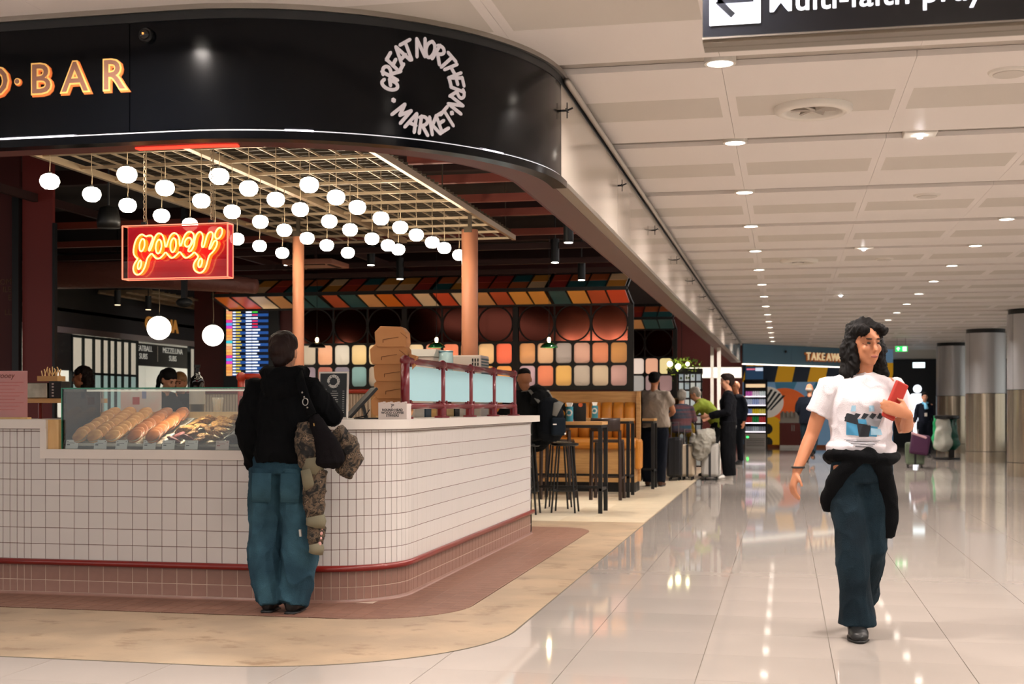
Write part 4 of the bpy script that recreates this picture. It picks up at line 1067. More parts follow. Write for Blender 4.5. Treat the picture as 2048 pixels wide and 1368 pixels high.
# shelf with stirrer caddy beside leaflet
shf = thing('side_shelf', 'small oak shelf on red legs beside the pink leaflet', 'shelf', (-4.80, 7.95, TOP))
MB().box(-.16, .30, -.12, .12, .105, .135).build('board', m_oak, shf)
for x in (-.10, .22): MB().lathe([(.014, 0), (.014, .105)], 12, c=(x, -.05, 0)).build('leg', m_redpipe, shf)
cd = thing('condiment_caddy', 'steel napkin box and black caddy full of wooden stirrers', 'caddy', (-4.86, 7.93, TOP + .1355))
MB().box(-.13, .03, -.06, .06, 0, .105).build('napkin_box', mat('scratched_steel', '#8d8474', rough=.35, metal=1, var=.2, vscale=8), cd, bevel=.006)
MB().box(.035, .13, -.05, .06, 0, .115).build('black_box', m_black, cd, bevel=.004)
for k in range(5): MB().box(.06, .075, -.053, -.05, .012 + .02 * k, .022 + .02 * k).build('vent_slot', m_steel, cd)
MB().box(-.05, .10, -.05, .05, .1155, .15).build('stirrer_tray', mat('kraft_card', '#b58a58', rough=.7), cd)
for k in range(14): MB().cbox((-.03 + .009 * k, -.02 + .02 * (k % 3), .155 + .008 * (k % 4)), (.006, .004, .07), RM(.3 * ((k % 3) - 1), .4 * ((k % 5) - 2) / 2, 0)).build('stirrer', m_ply, cd)
# things seen through / above the display case
def item(name, lb, cat, loc, fn, rz=0):
    o = thing(name, lb, cat, loc, rz); fn(o); return o
def jug(o):
    MB().lathe([(.05, 0), (.052, .1), (.05, .2), (.036, .235), (.02, .25), (.02, .27)], 24).build('bottle', mat('dark_glass_bottle', '#0c0d0c', rough=.06, coat=.6), o, smooth=True)
    MB().lathe([(.053, .05), (.0535, .15)], 24, cap=False).build('paper_label', mat('grey_label', '#b5b2ac', rough=.5), o, smooth=True)
    MB().lathe([(.014, .27), (.014, .3), (.022, .302), (.022, .32)], 14).build('pump', m_black, o)
item('syrup_bottle', 'dark glass pump bottle with grey label on the back shelf', 'bottle', (-3.93, 8.25, 1.162), jug)
def glass(o):
    MB().lathe([(.028, 0), (.04, .095), (.0385, .095), (.0265, .004)], 20, cap=False).build('tumbler', mat('thick_glass', '#e8e0d0', rough=.02, alpha=.3), o, smooth=True)
    for k in range(4): MB().bar((-.012 + .008 * k, 0, .01), (-.02 + .013 * k, .01, .085), .005).build('stick', m_ply, o)
item('glass_tumbler', 'clear glass tumbler of small sticks on the back shelf', 'glass', (-3.72, 8.12, 1.162), glass)
for k in range(7):
    o = thing('dark_plate', 'dark stoneware plate in the stack on the back shelf', 'plate', (-3.46 + .006 * (k % 2), 8.2, 1.162 + .014 * k), group='stack of dark plates')
    MB().lathe([(.06, 0), (.075, .003), (.13, .014), (.128, .018), (.07, .007), (.001, .006)], 28, cap=False).build('plate_body', mat('dark_stoneware', '#2b3135', rough=.22), o, smooth=True)
for k in range(5):
    o = thing('dark_bowl', 'small dark bowl in the short stack beside the plates', 'bowl', (-3.18, 8.22, 1.162 + .016 * k), group='stack of dark bowls')
    MB().lathe([(.035, 0), (.07, .02), (.085, .04), (.08, .04), (.06, .022), (.001, .01)], 24, cap=False).build('bowl_body', MATS['dark_stoneware'], o, smooth=True)
for k in range(6):
    o = thing('biscuit_box', 'flat pale carton in the low pile behind the cookies', 'carton', (-3.50, 8.02, 1.0 + .013 * k), group='pale cartons')
    MB().box(-.12 - .01 * (k % 2), .12, -.04, .04, 0, .011).build('carton_body', m_ply, o)
# boards behind the case standing in for posters reflected in its glass
pst = thing('pastry_poster', 'faded pink and white pastry poster standing behind the buns', 'poster', (-4.27, 8.12, 1.15))
MB().box(-.16, .14, 0, .004, 0, .15).build('board', mat('poster_pale', '#e6c8c4', rough=.5, color2='#d8dcd8', vscale=6), pst); MB().box(-.07, -.02, -.003, 0, .06, .11).build('print', mat('poster_red', '#c0504c', rough=.5), pst); MB().box(.0, .03, -.003, 0, .1, .15).build('print', mat('poster_blue', '#8a93b8', rough=.5), pst)
pst2 = thing('pastry_poster', 'rose coloured notice with pale panel beside the customer', 'poster', (-3.20, 8.36, 1.0))
MB().box(-.2, .22, 0, .004, 0, .31).build('board', mat('poster_lilac', '#dfd0d6', rough=.5), pst2); MB().box(-.2, -.06, -.003, 0, .05, .31).build('print', mat('poster_rose', '#d08a84', rough=.5), pst2)
MB().box(.08, .14, -.003, 0, .17, .22).build('print', mat('poster_navy', '#3c4a6a', rough=.5), pst2); MB().box(-.13, -.09, -.003, 0, .13, .18).build('print', mat('poster_cream', '#ead8c0', rough=.5), pst2)
# till with red pipe frame
till = thing('till_point', 'till tablet under a bent red pipe frame behind the display case', 'till', (-3.52, 8.62, 0))
m_redp2 = mat('red_pipe', '#a8321c', rough=.3, coat=.3)
MB().tube([(-.25, 0, 1.0), (-.25, 0, 1.40)], .026, 14).build('pipe_upright', m_redp2, till, smooth=True); MB().tube([(-.25, 0, 1.41), (.18, .1, 1.41)], .022, 14).build('pipe_bar', m_redp2, till, smooth=True)
MB().tube([(.18, .1, 1.41), (.2, .1, 1.30)], .022, 14).build('pipe_drop', m_redp2, till, smooth=True)
MB().ell((-.25, 0, 1.405), .036).build('elbow', m_redp2, till, smooth=True); MB().ell((.18, .1, 1.41), .034).build('elbow', m_redp2, till, smooth=True)
MB().cbox((.05, -.12, 1.31), (.34, .03, .12), RM(-.5)).build('tablet', m_black, till, bevel=.006); MB().cbox((.05, -.139, 1.305), (.31, .002, .07), RM(-.5)).build('display', emis('till_blue', '#101c48', .8), till)
MB().box(-.15, .0, -.10, -.095, 1.345, 1.365).build('display_tab', emis('till_cream', '#e8c890', .7), till)
MB().tube([(.05, -.1, .95), (.05, -.1, 1.28)], .02, 10).build('stand', m_black, till)
MB().ell((-.13, .12, 1.30), (.11, .05, .08)).build('bag_of_cups', mat('clear_film', '#9fb0a8', rough=.2), till, smooth=True)
MB().box(-.45, .4, -.2, .35, .2, 1.0).build('till_cabinet', m_maroon, till)
# menu board on the counter right of the customer
mb_ = thing('counter_menu', 'dark framed price menu with white brush ring standing on the counter', 'menu', (-2.80, 7.82, TOP), rz=0)
t_ = RM(-.06)
MB().cbox(t_ @ Vector((0, 0, .152)), (.198, .008, .30), t_).build('frame', m_white, mb_); MB().cbox(t_ @ Vector((0, -.0048, .152)), (.176, .002, .278), t_).build('board', mat('slate_board', '#262c2f', rough=.5), mb_)
def on_menu(s, z, d): return t_ @ Vector((s, -.0062 - d * .1, .24 + z))
for ch, d_ in RING: ring_letter(on_menu, ch, d_, .042, False, mat('chalk_white', '#cfcfc8', rough=.6), mb_, wf=.1)
for ch, d_ in RING2: ring_letter(on_menu, ch, d_, .042, True, MATS['chalk_white'], mb_, wf=.1)
for k in range(11):
    m = MB(); zz = .178 - .0135 * k
    m.cbox(t_ @ Vector((.008, -.0064, zz)), (.05 if k % 3 else .03, .0008, .003), t_); m.cbox(t_ @ Vector((.068, -.0064, zz)), (.012, .0008, .003), t_)
    if k == 0: m.cbox(t_ @ Vector((-.06, -.0064, zz + .012)), (.03, .0008, .004), t_)
    m.build('menu_line', MATS['chalk_white'], mb_)
# tablet seen from behind
tb = thing('card_tablet', 'black order tablet on an angled stand seen from behind', 'tablet', (-2.70, 8.08, TOP), rz=-1.1)
MB().cbox((0, .0, .105), (.23, .02, .26), RM(-.75)).build('tablet_body', m_black, tb, bevel=.006)
MB().bar((.02, .03, .0), (.02, .0, .11), .05, .02).build('stand_leg', m_black, tb); MB().box(-.06, .1, -.03, .11, 0, .008).build('stand_foot', m_black, tb)
MB().tube([(.03, .05, .06), (.06, .02, .02), (.09, -.06, .005)], .0035, 6).build('lead', m_black, tb)
# stack of flat kraft takeaway boxes
m_kraft = mat('kraft_board', '#c48a58', rough=.75, color2='#b87d4c', vscale=3); m_kraftd = mat('kraft_crease', '#7a5030', rough=.8)
kb = thing('kraft_boxes', 'tall pile of folded kraft cardboard boxes on the counter', 'boxes', (-2.585, 8.42, TOP), rz=.1)
prev = None
for k in range(5):
    z = .02 + .115 * k; w = .14 - .008 * k + (.015 if k == 3 else 0); dx = (-.012, .004, -.004, -.02, -.008)[k]
    P = [(-w + .02, z), (w - .01, z), (w, z + .03), (w - .005, z + .1), (w - .035, z + .135), (-w + .04, z + .14), (-w, z + .1), (-w + .006, z + .02)]
    MB().prism([(p[0] + dx, p[1]) for p in P], -.02 - .012 * k, .05 + .012 * k, Matrix(((1, 0, 0), (0, 0, 1), (0, 1, 0)))).build('folded_box', m_kraft, kb, bevel=.004)
    for (a_, b_) in (((-.05, .05), (.055, .065)), ((-.05, .05), (-.05, .028)), ((.07, .095), (.115, .06))):
        MB().bar((a_[0] + dx, -.0215 - .012 * k, z + a_[1]), (b_[0] + dx, -.0215 - .012 * k, z + b_[1]), .005, .003).build('cut_slot', m_kraftd, kb)
MB().cbox((.12, .0, .36), (.05, .09, .14), RM(0, .3, 0)).build('open_flap', m_kraft, kb)
# white stirrer box with printing
sb = thing('stirrer_box', 'white printed box of wood coffee stirrers on the counter', 'box', (-2.463, 8.0, TOP), rz=0)
MB().box(-.095, .095, 0, .10, 0, .10).build('carton', mat('white_carton', '#dccfc8', rough=.55), sb)
m = MB()
for k in range(12): m.cbox((-.088 + .016 * k, .004, .101 + .003 * (k % 3)), (.016, .004, .012))
m.build('torn_edge', MATS['white_carton'], sb)
for s_, z, sz in (('7"', .075, .026), ('ROUND HEAD', .052, .021), ('WOOD COFFEE', .034, .021), ('STIRRERS', .016, .021)):
    text_obj('print', s_, sz, m_ink, lambda x, y, d, z=z: (x, -.0005 - d, z + y), sb, thick=.0006, align='CENTER', offset=.0006)
# red pipe screen with frosted panels on the counter side
ps = thing('pipe_screen', 'red pipe guard rail with four frosted glass panels on the counter', 'guard screen', (-2.45, 0, TOP))
m_rp = mat('burgundy_pipe', '#6e1620', rough=.28, coat=.4); m_frost = mat('frosted_ribbed_glass', '#a9d0d6', rough=.35, emit='#a9d0d6', es=.18, bump=.15, bscale=30, vstretch=(1, 20, 1))
YS = [8.24, 9.18, 10.04, 10.88, 11.74]
for k, y in enumerate(YS):
    MB().tube([(0, y, 0), (0, y, .385)], .024 if k else .03, 14).build('upright', m_rp, ps, smooth=True); MB().lathe([(.055, 0), (.055, .012), (.034, .014), (.034, .07)], 20, c=(0, y, 0)).build('flange', m_rp, ps)
    MB().ell((0, y, .385), .036).build('tee_joint', m_rp, ps, smooth=True); MB().ell((0, y, .085), .033).build('tee_joint', m_rp, ps, smooth=True)
for a_, b_ in zip(YS, YS[1:]):
    MB().tube([(0, a_, .385), (0, b_, .385)], .023, 14).build('top_rail', m_rp, ps, smooth=True); MB().tube([(0, a_, .085), (0, b_, .085)], .021, 14).build('bottom_rail', m_rp, ps, smooth=True)
    MB().box(-.005, .005, a_ + .04, b_ - .04, .118, .352).build('frosted_panel', m_frost, ps)
    for y in (a_ + .1, b_ - .1):
        for z in (.112, .358): MB().cbox((.0, y, z), (.026, .03, .026)).build('clip', m_rp, ps)
# machines behind the screen
m_mach = mat('cream_enamel', '#d8c8bc', rough=.25)
mc = thing('coffee_machine', 'cream coffee machine with a flared white lid behind the screen', 'coffee machine', (-3.03, 10.7, 0))
MB().box(-.15, .14, -.15, .15, .95, 1.62).build('body', m_mach, mc, bevel=.015); MB().prism([(-.16, 1.62), (.15, 1.62), (.17, 1.68), (-.18, 1.68)], -.17, .17, Matrix(((1, 0, 0), (0, 0, 1), (0, 1, 0)))).build('lid', m_white, mc)
MB().box(-.16, .15, -.16, .16, .2, .95).build('cabinet_base', m_maroon, mc)
ov = thing('toaster_oven', 'white oven with dark vent slots and striped side behind the screen', 'oven', (-2.86, 11.24, 0))
MB().box(-.02, .25, -.14, .18, .95, 1.65).build('body', m_mach, ov, bevel=.012)
for i in range(3):
    for j in range(3): MB().box(.17 + .024 * i, .182 + .024 * i, -.144, -.14, 1.52 + .036 * j, 1.548 + .036 * j).build('vent_slot', m_black, ov)
for k in range(7): MB().box(.2505, .254, -.12, .16, 1.46 + .025 * k, 1.471 + .025 * k).build('side_slot', mat('slot_teal', '#2c5560', rough=.5), ov)
MB().box(-.02, .25, -.14, .18, .2, .95).build('cabinet_base', m_maroon, ov)
item('snack_pouch', 'pale blue clear pouch standing on the coffee machine shelf', 'pouch', (-2.80, 10.62, 1.50), lambda o: (MB().loft([(0, 0, 0), (0, 0, .06), (0, 0, .17)], [(.06, .03), (.065, .025), (.06, .006)], 16).build('pouch_body', mat('clear_blue_film', '#b7d6da', rough=.15), o, smooth=True), MB().box(-.062, .062, -.008, .008, .155, .165).build('seal', mat('seal_teal', '#3a6a78', rough=.3), o)))
sup = thing('cup_rack', 'low rack of cups and supplies behind the pipe screen', 'rack', (-2.75, 9.9, TOP))
for k in range(9):
    y = -1.2 + .3 * k; MB().box(-.05, .06, y, y + .16 + .05 * (k % 3), 0, .09 + .02 * (k % 2)).build('packet', [m_ply, m_black, m_mach, mat('slate_blue_box', '#33485a', rough=.5), m_oak][k % 5], sup)
for k in range(3):
    o = thing('cookie_tin', 'round brown lidded tin on top of the oven front, %s' % ['nearest', 'middle', 'farthest'][k], 'tin', (-2.66, 10.3 + .17 * k, 1.42), group='round brown tins')
    MB().lathe([(.07, -.03), (.07, .012), (.074, .014), (.072, .026)], 24).build('tin_body', mat('brown_lid', '#9a6a38', rough=.5), o)
MB().box(.0, .14, .3, .9, .27, .275).build('tin_shelf', m_ply, sup)
# fluted bar front far behind the tablet
fb = thing('fluted_bar', 'pale fluted bar front with red pipe rails behind the tablet', 'bar', (-5.2, 13.0, 0))
for k in range(60): MB().lathe([(.016, .6), (.016, 1.33)], 8, c=(-1 + .033 * k, 0, 0)).build('flute', mat('pale_flute', '#c9b49c', rough=.5), fb)
for z in (1.36, 1.02): MB().tube([(-1.1, -.03, z), (1.1, -.03, z)], .022, 12).build('pipe_rail', m_redp2, fb, smooth=True)
MB().box(-1.05, 1.05, .02, .5, 0, 1.34).build('bar_body', m_oak, fb)

# ------------------------------------------------------------------ booth, tables, stools
m_leather = mat('tan_leather', '#c98230', rough=.38, var=.05, vscale=6)
bo = thing('booth', 'high oak booth bench with ribbed tan leather back', 'bench', (-2.05, 18.16, 0))
MB().box(-2.3, 0, .02, .52, 0, .14).build('plinth', m_black, bo); MB().box(-2.3, .0, .0, .52, .14, .62).build('oak_base', m_oak, bo)
MB().box(-2.3, .035, .40, .56, .14, 1.42).build('oak_back', m_oak, bo)
MB().box(-.02, .035, .30, .56, .14, 1.42).build('oak_end', m_oak, bo)
for k in range(13):
    x = -.12 - .165 * k; MB().loft([(x, .37, .72), (x, .36, .9), (x, .37, 1.15), (x, .39, 1.26)], [(.08, .05), (.083, .06), (.083, .055), (.075, .03)], 14).build('back_rib', m_leather, bo, smooth=True)
MB().box(-2.3, .03, -.06, .38, .60, .76).build('seat', m_leather, bo, bevel=.06)
MB().box(.0, .075, -.04, .3, .32, .74).build('seat_end_roll', m_leather, bo, bevel=.03)
m_tt = mat('dark_table_top', '#4a3a2e', rough=.3)
def high_table(lb, x0, x1, y0, y1, h=1.03):
    o = thing('high_table', lb, 'table', ((x0 + x1) / 2, (y0 + y1) / 2, 0), group='bar height tables'); w = (x1 - x0) / 2; d = (y1 - y0) / 2
    MB().box(-w, w, -d, d, h - .035, h).build('top', m_oak, o); MB().box(-w + .01, w - .01, -d + .01, d - .01, h - .07, h - .0352).build('apron', m_black, o)
    for sx in (-1, 1):
        for sy in (-1, 1): MB().box(sx * w - (.045 if sx > 0 else 0), sx * w + (.045 if sx < 0 else 0), sy * d - (.045 if sy > 0 else 0), sy * d + (.045 if sy < 0 else 0), 0, h - .07).build('leg', m_black, o)
        MB().bar((sx * (w - .022), -d, .27), (sx * (w - .022), d, .27), .03).build('foot_rail', m_black, o)
    MB().bar((-w, d - .02, .27), (w, d - .02, .27), .03).build('foot_rail', m_black, o)
high_table('bar height table nearest the counter with thin black legs', -3.25, -2.0, 14.42, 14.9)
high_table('bar height table in front of the tan booth', -3.4, -2.0, 17.05, 17.62, 1.045)
high_table('bar height table in front of the man in grey', -2.35, -1.86, 18.9, 19.35, 1.03)
high_table('bar height table by the woman in green', -2.2, -1.55, 22.3, 22.8, 1.05)
def stool(lb, x, y):
    o = thing('bar_stool', lb, 'stool', (x, y, 0), group='black backless bar stools')
    MB().lathe([(.14, .755), (.155, .765), (.155, .785), (.13, .79)], 24).build('seat', m_black, o, smooth=False)
    for k in range(4):
        a = pi / 4 + k * pi / 2; MB().tube([(.11 * cos(a), .11 * sin(a), .76), (.19 * cos(a), .19 * sin(a), 0)], .011, 8).build('leg', m_black, o)
    MB().tube([(.17 * cos(a), .17 * sin(a), .25) for a in [pi / 4 + k * pi / 2 for k in range(4)]], .009, 8, closed=True).build('foot_ring', m_black, o)
stool('black backless stool under the man with the backpack', -2.83, 14.25)
stool('black backless stool beside the man with the backpack', -2.44, 14.55)
stool('black backless stool tucked behind the nearest bar table', -2.62, 15.15)
m_walnut = mat('dark_walnut', '#2b1b14', rough=.4)
def bar_chair(lb, x, y, rz):
    o = thing('bar_chair', lb, 'chair', (x, y, 0), rz, group='dark wooden bar chairs')
    MB().box(-.19, .19, -.19, .19, .74, .775).build('seat', m_walnut, o, bevel=.012)
    MB().loft([(-.19, -.21, .97), (0, -.235, .97), (.19, -.21, .97)], [(.02, .09)] * 3, 10, side=(0, 1, 0)).build('backrest', m_walnut, o, smooth=True)
    for sx in (-1, 1):
        MB().bar((sx * .18, -.19, .9), (sx * .19, -.21, 0), .035).build('leg', m_walnut, o); MB().bar((sx * .17, .17, .75), (sx * .19, .2, 0), .035).build('leg', m_walnut, o)
        MB().bar((sx * .185, -.2, .28), (sx * .185, .19, .28), .022).build('stretcher', m_walnut, o)
    MB().bar((-.185, -.2, .3), (.185, -.2, .3), .022).build('stretcher', m_walnut, o)
bar_chair('dark wooden bar chair at the open end of the booth table', -2.25, 16.75, 0)
bar_chair('dark wooden bar chair at the middle of the booth table', -2.9, 16.72, 0)
# tabletop bits
def napk(o):
    MB().lathe([(.042, 0), (.042, .17)], 24).build('can', mat('teal_tin', '#2f7f93', rough=.4), o, smooth=False)
    for ch, d_ in RING[:13]:
        ring_letter(lambda s, z, d: ((.0425 + d) * sin(s / .042), -(.0425 + d) * cos(s / .042), .1 + z), ch, d_, .038, False, MATS['chalk_white'], o, wf=.12)
    for ch, d_ in RING2: ring_letter(lambda s, z, d: ((.0425 + d) * sin(s / .042), -(.0425 + d) * cos(s / .042), .1 + z), ch, d_, .038, True, MATS['chalk_white'], o, wf=.12)
    for k in range(5): MB().cbox((-.02 + .01 * k, .005 * (k % 2), .18), (.012, .05, .07), RM(0, -.3 + .15 * k, 0)).build('napkin', mat('paper_napkin', '#efe6dc', rough=.8), o)
item('napkin_tin', 'teal tin with white ring print and paper napkins on the nearest table', 'tin', (-2.40, 14.62, 1.0305), napk)
item('napkin_tin', 'teal printed tin standing on the booth table', 'tin', (-2.49, 17.25, 1.0455), napk)
def dotb(o):
    MB().box(-.33, .16, 0, .03, 0, .21).build('board', m_black, o)
    for x, z, r_, mt in ((-.12, .09, .04, '#e09028'), (-.05, .19, .03, '#e09028'), (.10, .19, .025, '#c85a28'), (-.22, .19, .05, '#e09028'), (.0, .01, .025, '#d04a50')):
        q = [(x + r_ * cos(a), z + r_ * sin(a)) for a in [2 * pi * k / 20 for k in range(20)]]
        q = clip(q, [(-.33, 0), (.16, 0), (.16, .21), (-.33, .21)])
        if q: MB().prism(q, -.002, .0, Matrix(((1, 0, 0), (0, 0, 1), (0, 1, 0)))).build('dot', mat('dot_' + mt[1:], mt, rough=.4, emit=mt, es=.1), o)
item('dotted_box', 'black box with orange dots behind the teal napkin tin', 'box', (-2.39, 14.72, 1.0305), dotb)

# ------------------------------------------------------------------ plant, screen and luggage beyond the booth
pl = thing('hanging_plant', 'lit trailing green plant hanging above the black gridded screen', 'plant', (-1.85, 23.9, 1.7))
m_leaf = mat('bright_leaf', '#5a7a1e', rough=.5, color2='#93a83a', vscale=8)
m_lf = []
for k in range(260):
    a = random.uniform(0, 2 * pi); rr = random.uniform(0, 1) ** .6
    x = .33 * rr * cos(a) + .05; z = .26 + .15 * rr * sin(a) - (.22 * random.random() if random.random() < .25 else 0); y = random.uniform(-.2, .2)
    s_ = random.uniform(.03, .055); M = RM(random.uniform(-1, 1), random.uniform(-1, 1), random.uniform(0, 6))
    m_lf.append([M @ Vector(p) * s_ + Vector((x, y, z)) for p in ((-.9, 0, 0), (-.2, .42, .1), (.9, 0, -.1), (-.2, -.42, .1))])
m = MB()
for q in m_lf: m.add(q, [(0, 1, 2, 3)])
o = m.build('foliage', m_leaf, pl); o['kind'] = 'stuff'
MB().box(-.25, .38, -.12, .12, .1, .2).build('planter', m_black, pl)
for x in (-.05, .12, -.2): MB().ell((x, -.16, .26 + .03 * sin(x * 20)), .05 if x < 0 else .035, 12, 8).build('lamp_bulb', emis('plant_bulb', '#fff0b8', 12), pl, smooth=True)
MB().bar((.0, 0, .2), (0, 0, 2.0), .01).build('hanger', m_black, pl)
gs = thing('gridded_screen', 'black gridded screen with pale reeded panes under the plant', 'screen', (-1.71, 24.0, 0))
for i in range(5): MB().box(-.22 + .105 * i, -.205 + .105 * i + .012, -.02, .02, .1, 1.82).build('mullion', m_black, gs)
for j in range(12): MB().box(-.22, .24, -.02, .02, .1 + .155 * j, .125 + .155 * j).build('transom', m_black, gs)
for i in range(4):
    for j in range(11): MB().box(-.2 + .105 * i, -.11 + .105 * i, -.004, .004, .13 + .155 * j, .25 + .155 * j).build('pane', pane_mat(['#c4ccca', '#aab4b8', '#d4d4cc'][(i + j) % 3], .55 if j > 5 else .2), gs)
po = thing('white_pole', 'pair of slim pale poles behind the gridded screen', 'pole', (-1.33, 25.0, 0)); MB().box(-.06, 0, 0, .06, 0, 2.6).build('pole', m_white, po); MB().box(.06, .13, .1, .16, 0, 2.6).build('pole', m_white, po)
ob = thing('oak_hutch', 'open oak box shelf on the table beside the man in grey', 'shelf', (-1.9, 22.5, 1.05))
MB().box(-.12, .16, -.18, .18, 0, .02).build('base', m_oak, ob); MB().box(-.12, .16, -.18, .18, .28, .3).build('lid', m_oak, ob); MB().box(.14, .16, -.18, .18, .02, .28).build('side', m_oak, ob); MB().box(-.12, .14, .16, .18, .02, .28).build('back', m_oak, ob)
def suitcase(lb, x, y, w, d, h, mt, mt2, rz=0, name='suitcase'):
    o = thing(name, lb, 'suitcase', (x, y, 0), rz)
    MB().box(-w / 2, w / 2, -d / 2, d / 2, .06, h).build('shell', mt, o, bevel=.04)
    MB().box(-.02, .02, -d / 2 - .003, d / 2 + .003, .058, h + .003).build('zip_band', mt2, o)
    for k in (-1, 1): MB().box(k * w * .3 - .01, k * w * .3 + .01, -d / 2 - .006, d / 2 + .006, .1, h - .05).build('rib', mt, o)
    for sx in (-1, 1):
        for sy in (-1, 1): MB().lathe([(.028, -.012), (.028, .012)], 14, c=(sx * (w / 2 - .05), sy * (d / 2 - .04), .028), M=RM(0, pi / 2)).build('wheel', m_black, o)
    MB().tube([(-.06, 0, h), (-.06, 0, h + .25), (.06, 0, h + .25), (.06, 0, h)], .008, 6).build('handle', m_alu, o)
suitcase('beige hard suitcase standing beside the oak hutch table', -1.56, 21.55, .24, .40, .58, mat('beige_shell', '#b9a992', rough=.4), m_char)
suitcase('silver grey suitcase under a puffer jacket behind the man in black', -1.20, 21.6, .28, .42, .60, mat('silver_shell', '#a9a69f', rough=.3), m_char)
suitcase('dark suitcase in the shadow beside the man in grey', -1.76, 21.35, .25, .4, .7, mat('black_shell', '#15161a', rough=.4), m_black)

# ------------------------------------------------------------------ end of the concourse: takeaway front
m_blue = mat('petrol_blue_panel', '#4f7890', rough=.22)
blk = thing('bulkhead', 'petrol blue bulkhead with timber TAKEAWAY lettering at the end of the hall', 'bulkhead')
BA, BB = Vector((-1.114, 35.0, 0)), Vector((2.0, 38.9, 0)); bd = (BB - BA).normalized(); bn = Vector((bd.y, -bd.x, 0))
def onb(s, z, d): p = BA + bd * s + bn * d; return (p.x, p.y, z)
def bplate(s0, s1, z0, z1, d0, d1, nm, mt):
    MB().add([onb(s, z, d) for d in (d1, d0) for s, z in ((s0, z0), (s1, z0), (s1, z1), (s0, z1))], [(0, 1, 2, 3), (7, 6, 5, 4), (0, 4, 5, 1), (1, 5, 6, 2), (2, 6, 7, 3), (3, 7, 4, 0)]).build(nm, mt, blk)
for s0, s1 in ((0, 2.0), (2.005, 5.1)): bplate(s0, s1, 2.36, 2.885, 0, .04, 'blue_panel', m_blue)
bplate(0, 5.1, 2.33, 2.355, 0, .05, 'light_line', emis('bulkhead_led', '#fff2e0', 3))
LEN = (BB - BA).length
x = 2.62
for i, ch in enumerate('TAKEAWAY'):
    for d0, off, mt, dz in ((.04, .02, mat('timber_letter_side', '#a8632c', rough=.5, emit='#a8632c', es=.2), -.02), (.07, .004, mat('timber_letter_face', '#f0d8b0', rough=.5, emit='#f0d0a0', es=.5), 0)):
        text_obj('letter', ch, .30, mt, lambda a_, b_, d, x=x, d0=d0, dz=dz: onb(x + a_ * .98 - (.03 if dz else 0), 2.515 + b_ + dz, d0 + d), blk, thick=.03, offset=off)
    x += .225
for s_ in (1.75, 3.35): MB().lathe([(.035, 0), (.035, .03), (.015, .05)], 16, c=onb(s_, 2.72, .05), M=RM(pi / 2)).build('dome_camera_boss', m_char, blk)
wm2 = thing('mural_wall', 'colourful painted mural wall with orange disc behind the takeaway counter', 'mural', (0, 0, 0))
MY = 39.6
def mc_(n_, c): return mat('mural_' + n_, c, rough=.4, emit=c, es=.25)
MB().box(-1.3, 3.1, MY, MY + .1, 0, 2.9).build('wall_panel', mc_('sky', '#7aa0c0'), wm2)
def shape(P, mt, d): MB().prism(P, -.006 * d, -.006 * d + .004, Matrix(((1, 0, 0), (0, 0, 1), (0, 1, 0)))).build('paint_shape', mt, wm2, loc=(0, MY - .002, 0))
def disc(cx_, cz, r_, box=(-1.3, 3.1, 0, 2.9), n=48): return clip([(cx_ + r_ * cos(2 * pi * k / n), cz + r_ * sin(2 * pi * k / n)) for k in range(n)], [(box[0], box[2]), (box[1], box[2]), (box[1], box[3]), (box[0], box[3])])
shape([(-1.3, 1.95), (3.1, 1.95), (3.1, 2.5), (-1.3, 2.5)], mc_('navy', '#12202e'), 1)
for k in range(5): x0 = -1.25 + .95 * k; shape(clip([(x0, 1.95), (x0 + .5, 1.95), (x0 + .62, 2.5), (x0 + .12, 2.5)], [(-1.3, 1.95), (3.1, 1.95), (3.1, 2.5), (-1.3, 2.5)]), mc_('amber', '#e8a81c'), 2)
shape([(-.3, 1.95), (.35, 1.95), (.2, 1.6), (-.2, 1.5)], mc_('teal', '#3f7a94'), 1.3)
shape([(.9, 1.95), (1.6, 1.95), (1.4, 1.3), (.8, 1.1), (.6, 1.5)], mc_('teal', '#3f7a94'), 1.3)
shape(disc(-.02, .95, .82), mc_('orange', '#ee6a2a'), 2); shape(disc(-.55, .35, .62), mc_('yellow', '#e8b21e'), 3)
shape(disc(-.5, 1.35, .46), mc_('cream', '#e8dccc'), 4)
for k in range(4): a0 = .25 + .28 * k; shape([(-.82 + .12 * k, 1.0 + a0 * .1), (-.76 + .12 * k, 1.0 + a0 * .1), (-.35 + .12 * k, 1.72 - .06 * k), (-.42 + .12 * k, 1.74 - .06 * k)], mc_('ink', '#151515'), 5)
for cx_, cz in ((.45, .95), (-.52, .55), (-.52, .15)): shape(disc(cx_, cz, .2 if cz > .6 else .16), mc_('ink', '#151515'), 6)
shape([(1.5, .05), (3.0, .05), (3.0, .72), (1.5, .72)], mc_('yellow', '#e8b21e'), 3); shape(disc(1.9, .05, .42, (-1.3, 3.1, .05, 2)), mc_('ink', '#151515'), 4)
for s_, x0, z0 in (('MAKE', 1.35, .85), ('FOOD', 1.2, 1.75)):
    text_obj('lettering', s_, .34, mc_('cream', '#e8dccc'), lambda a_, b_, d, x0=x0, z0=z0: (x0 + a_, MY - .04 - d, z0 + b_), wm2, thick=.004, shear=.25)
MB().box(-1.4, 3.2, MY - .06, MY, 0, .08).build('skirting', mat('orange_skirting', '#b8602a', rough=.5), wm2)
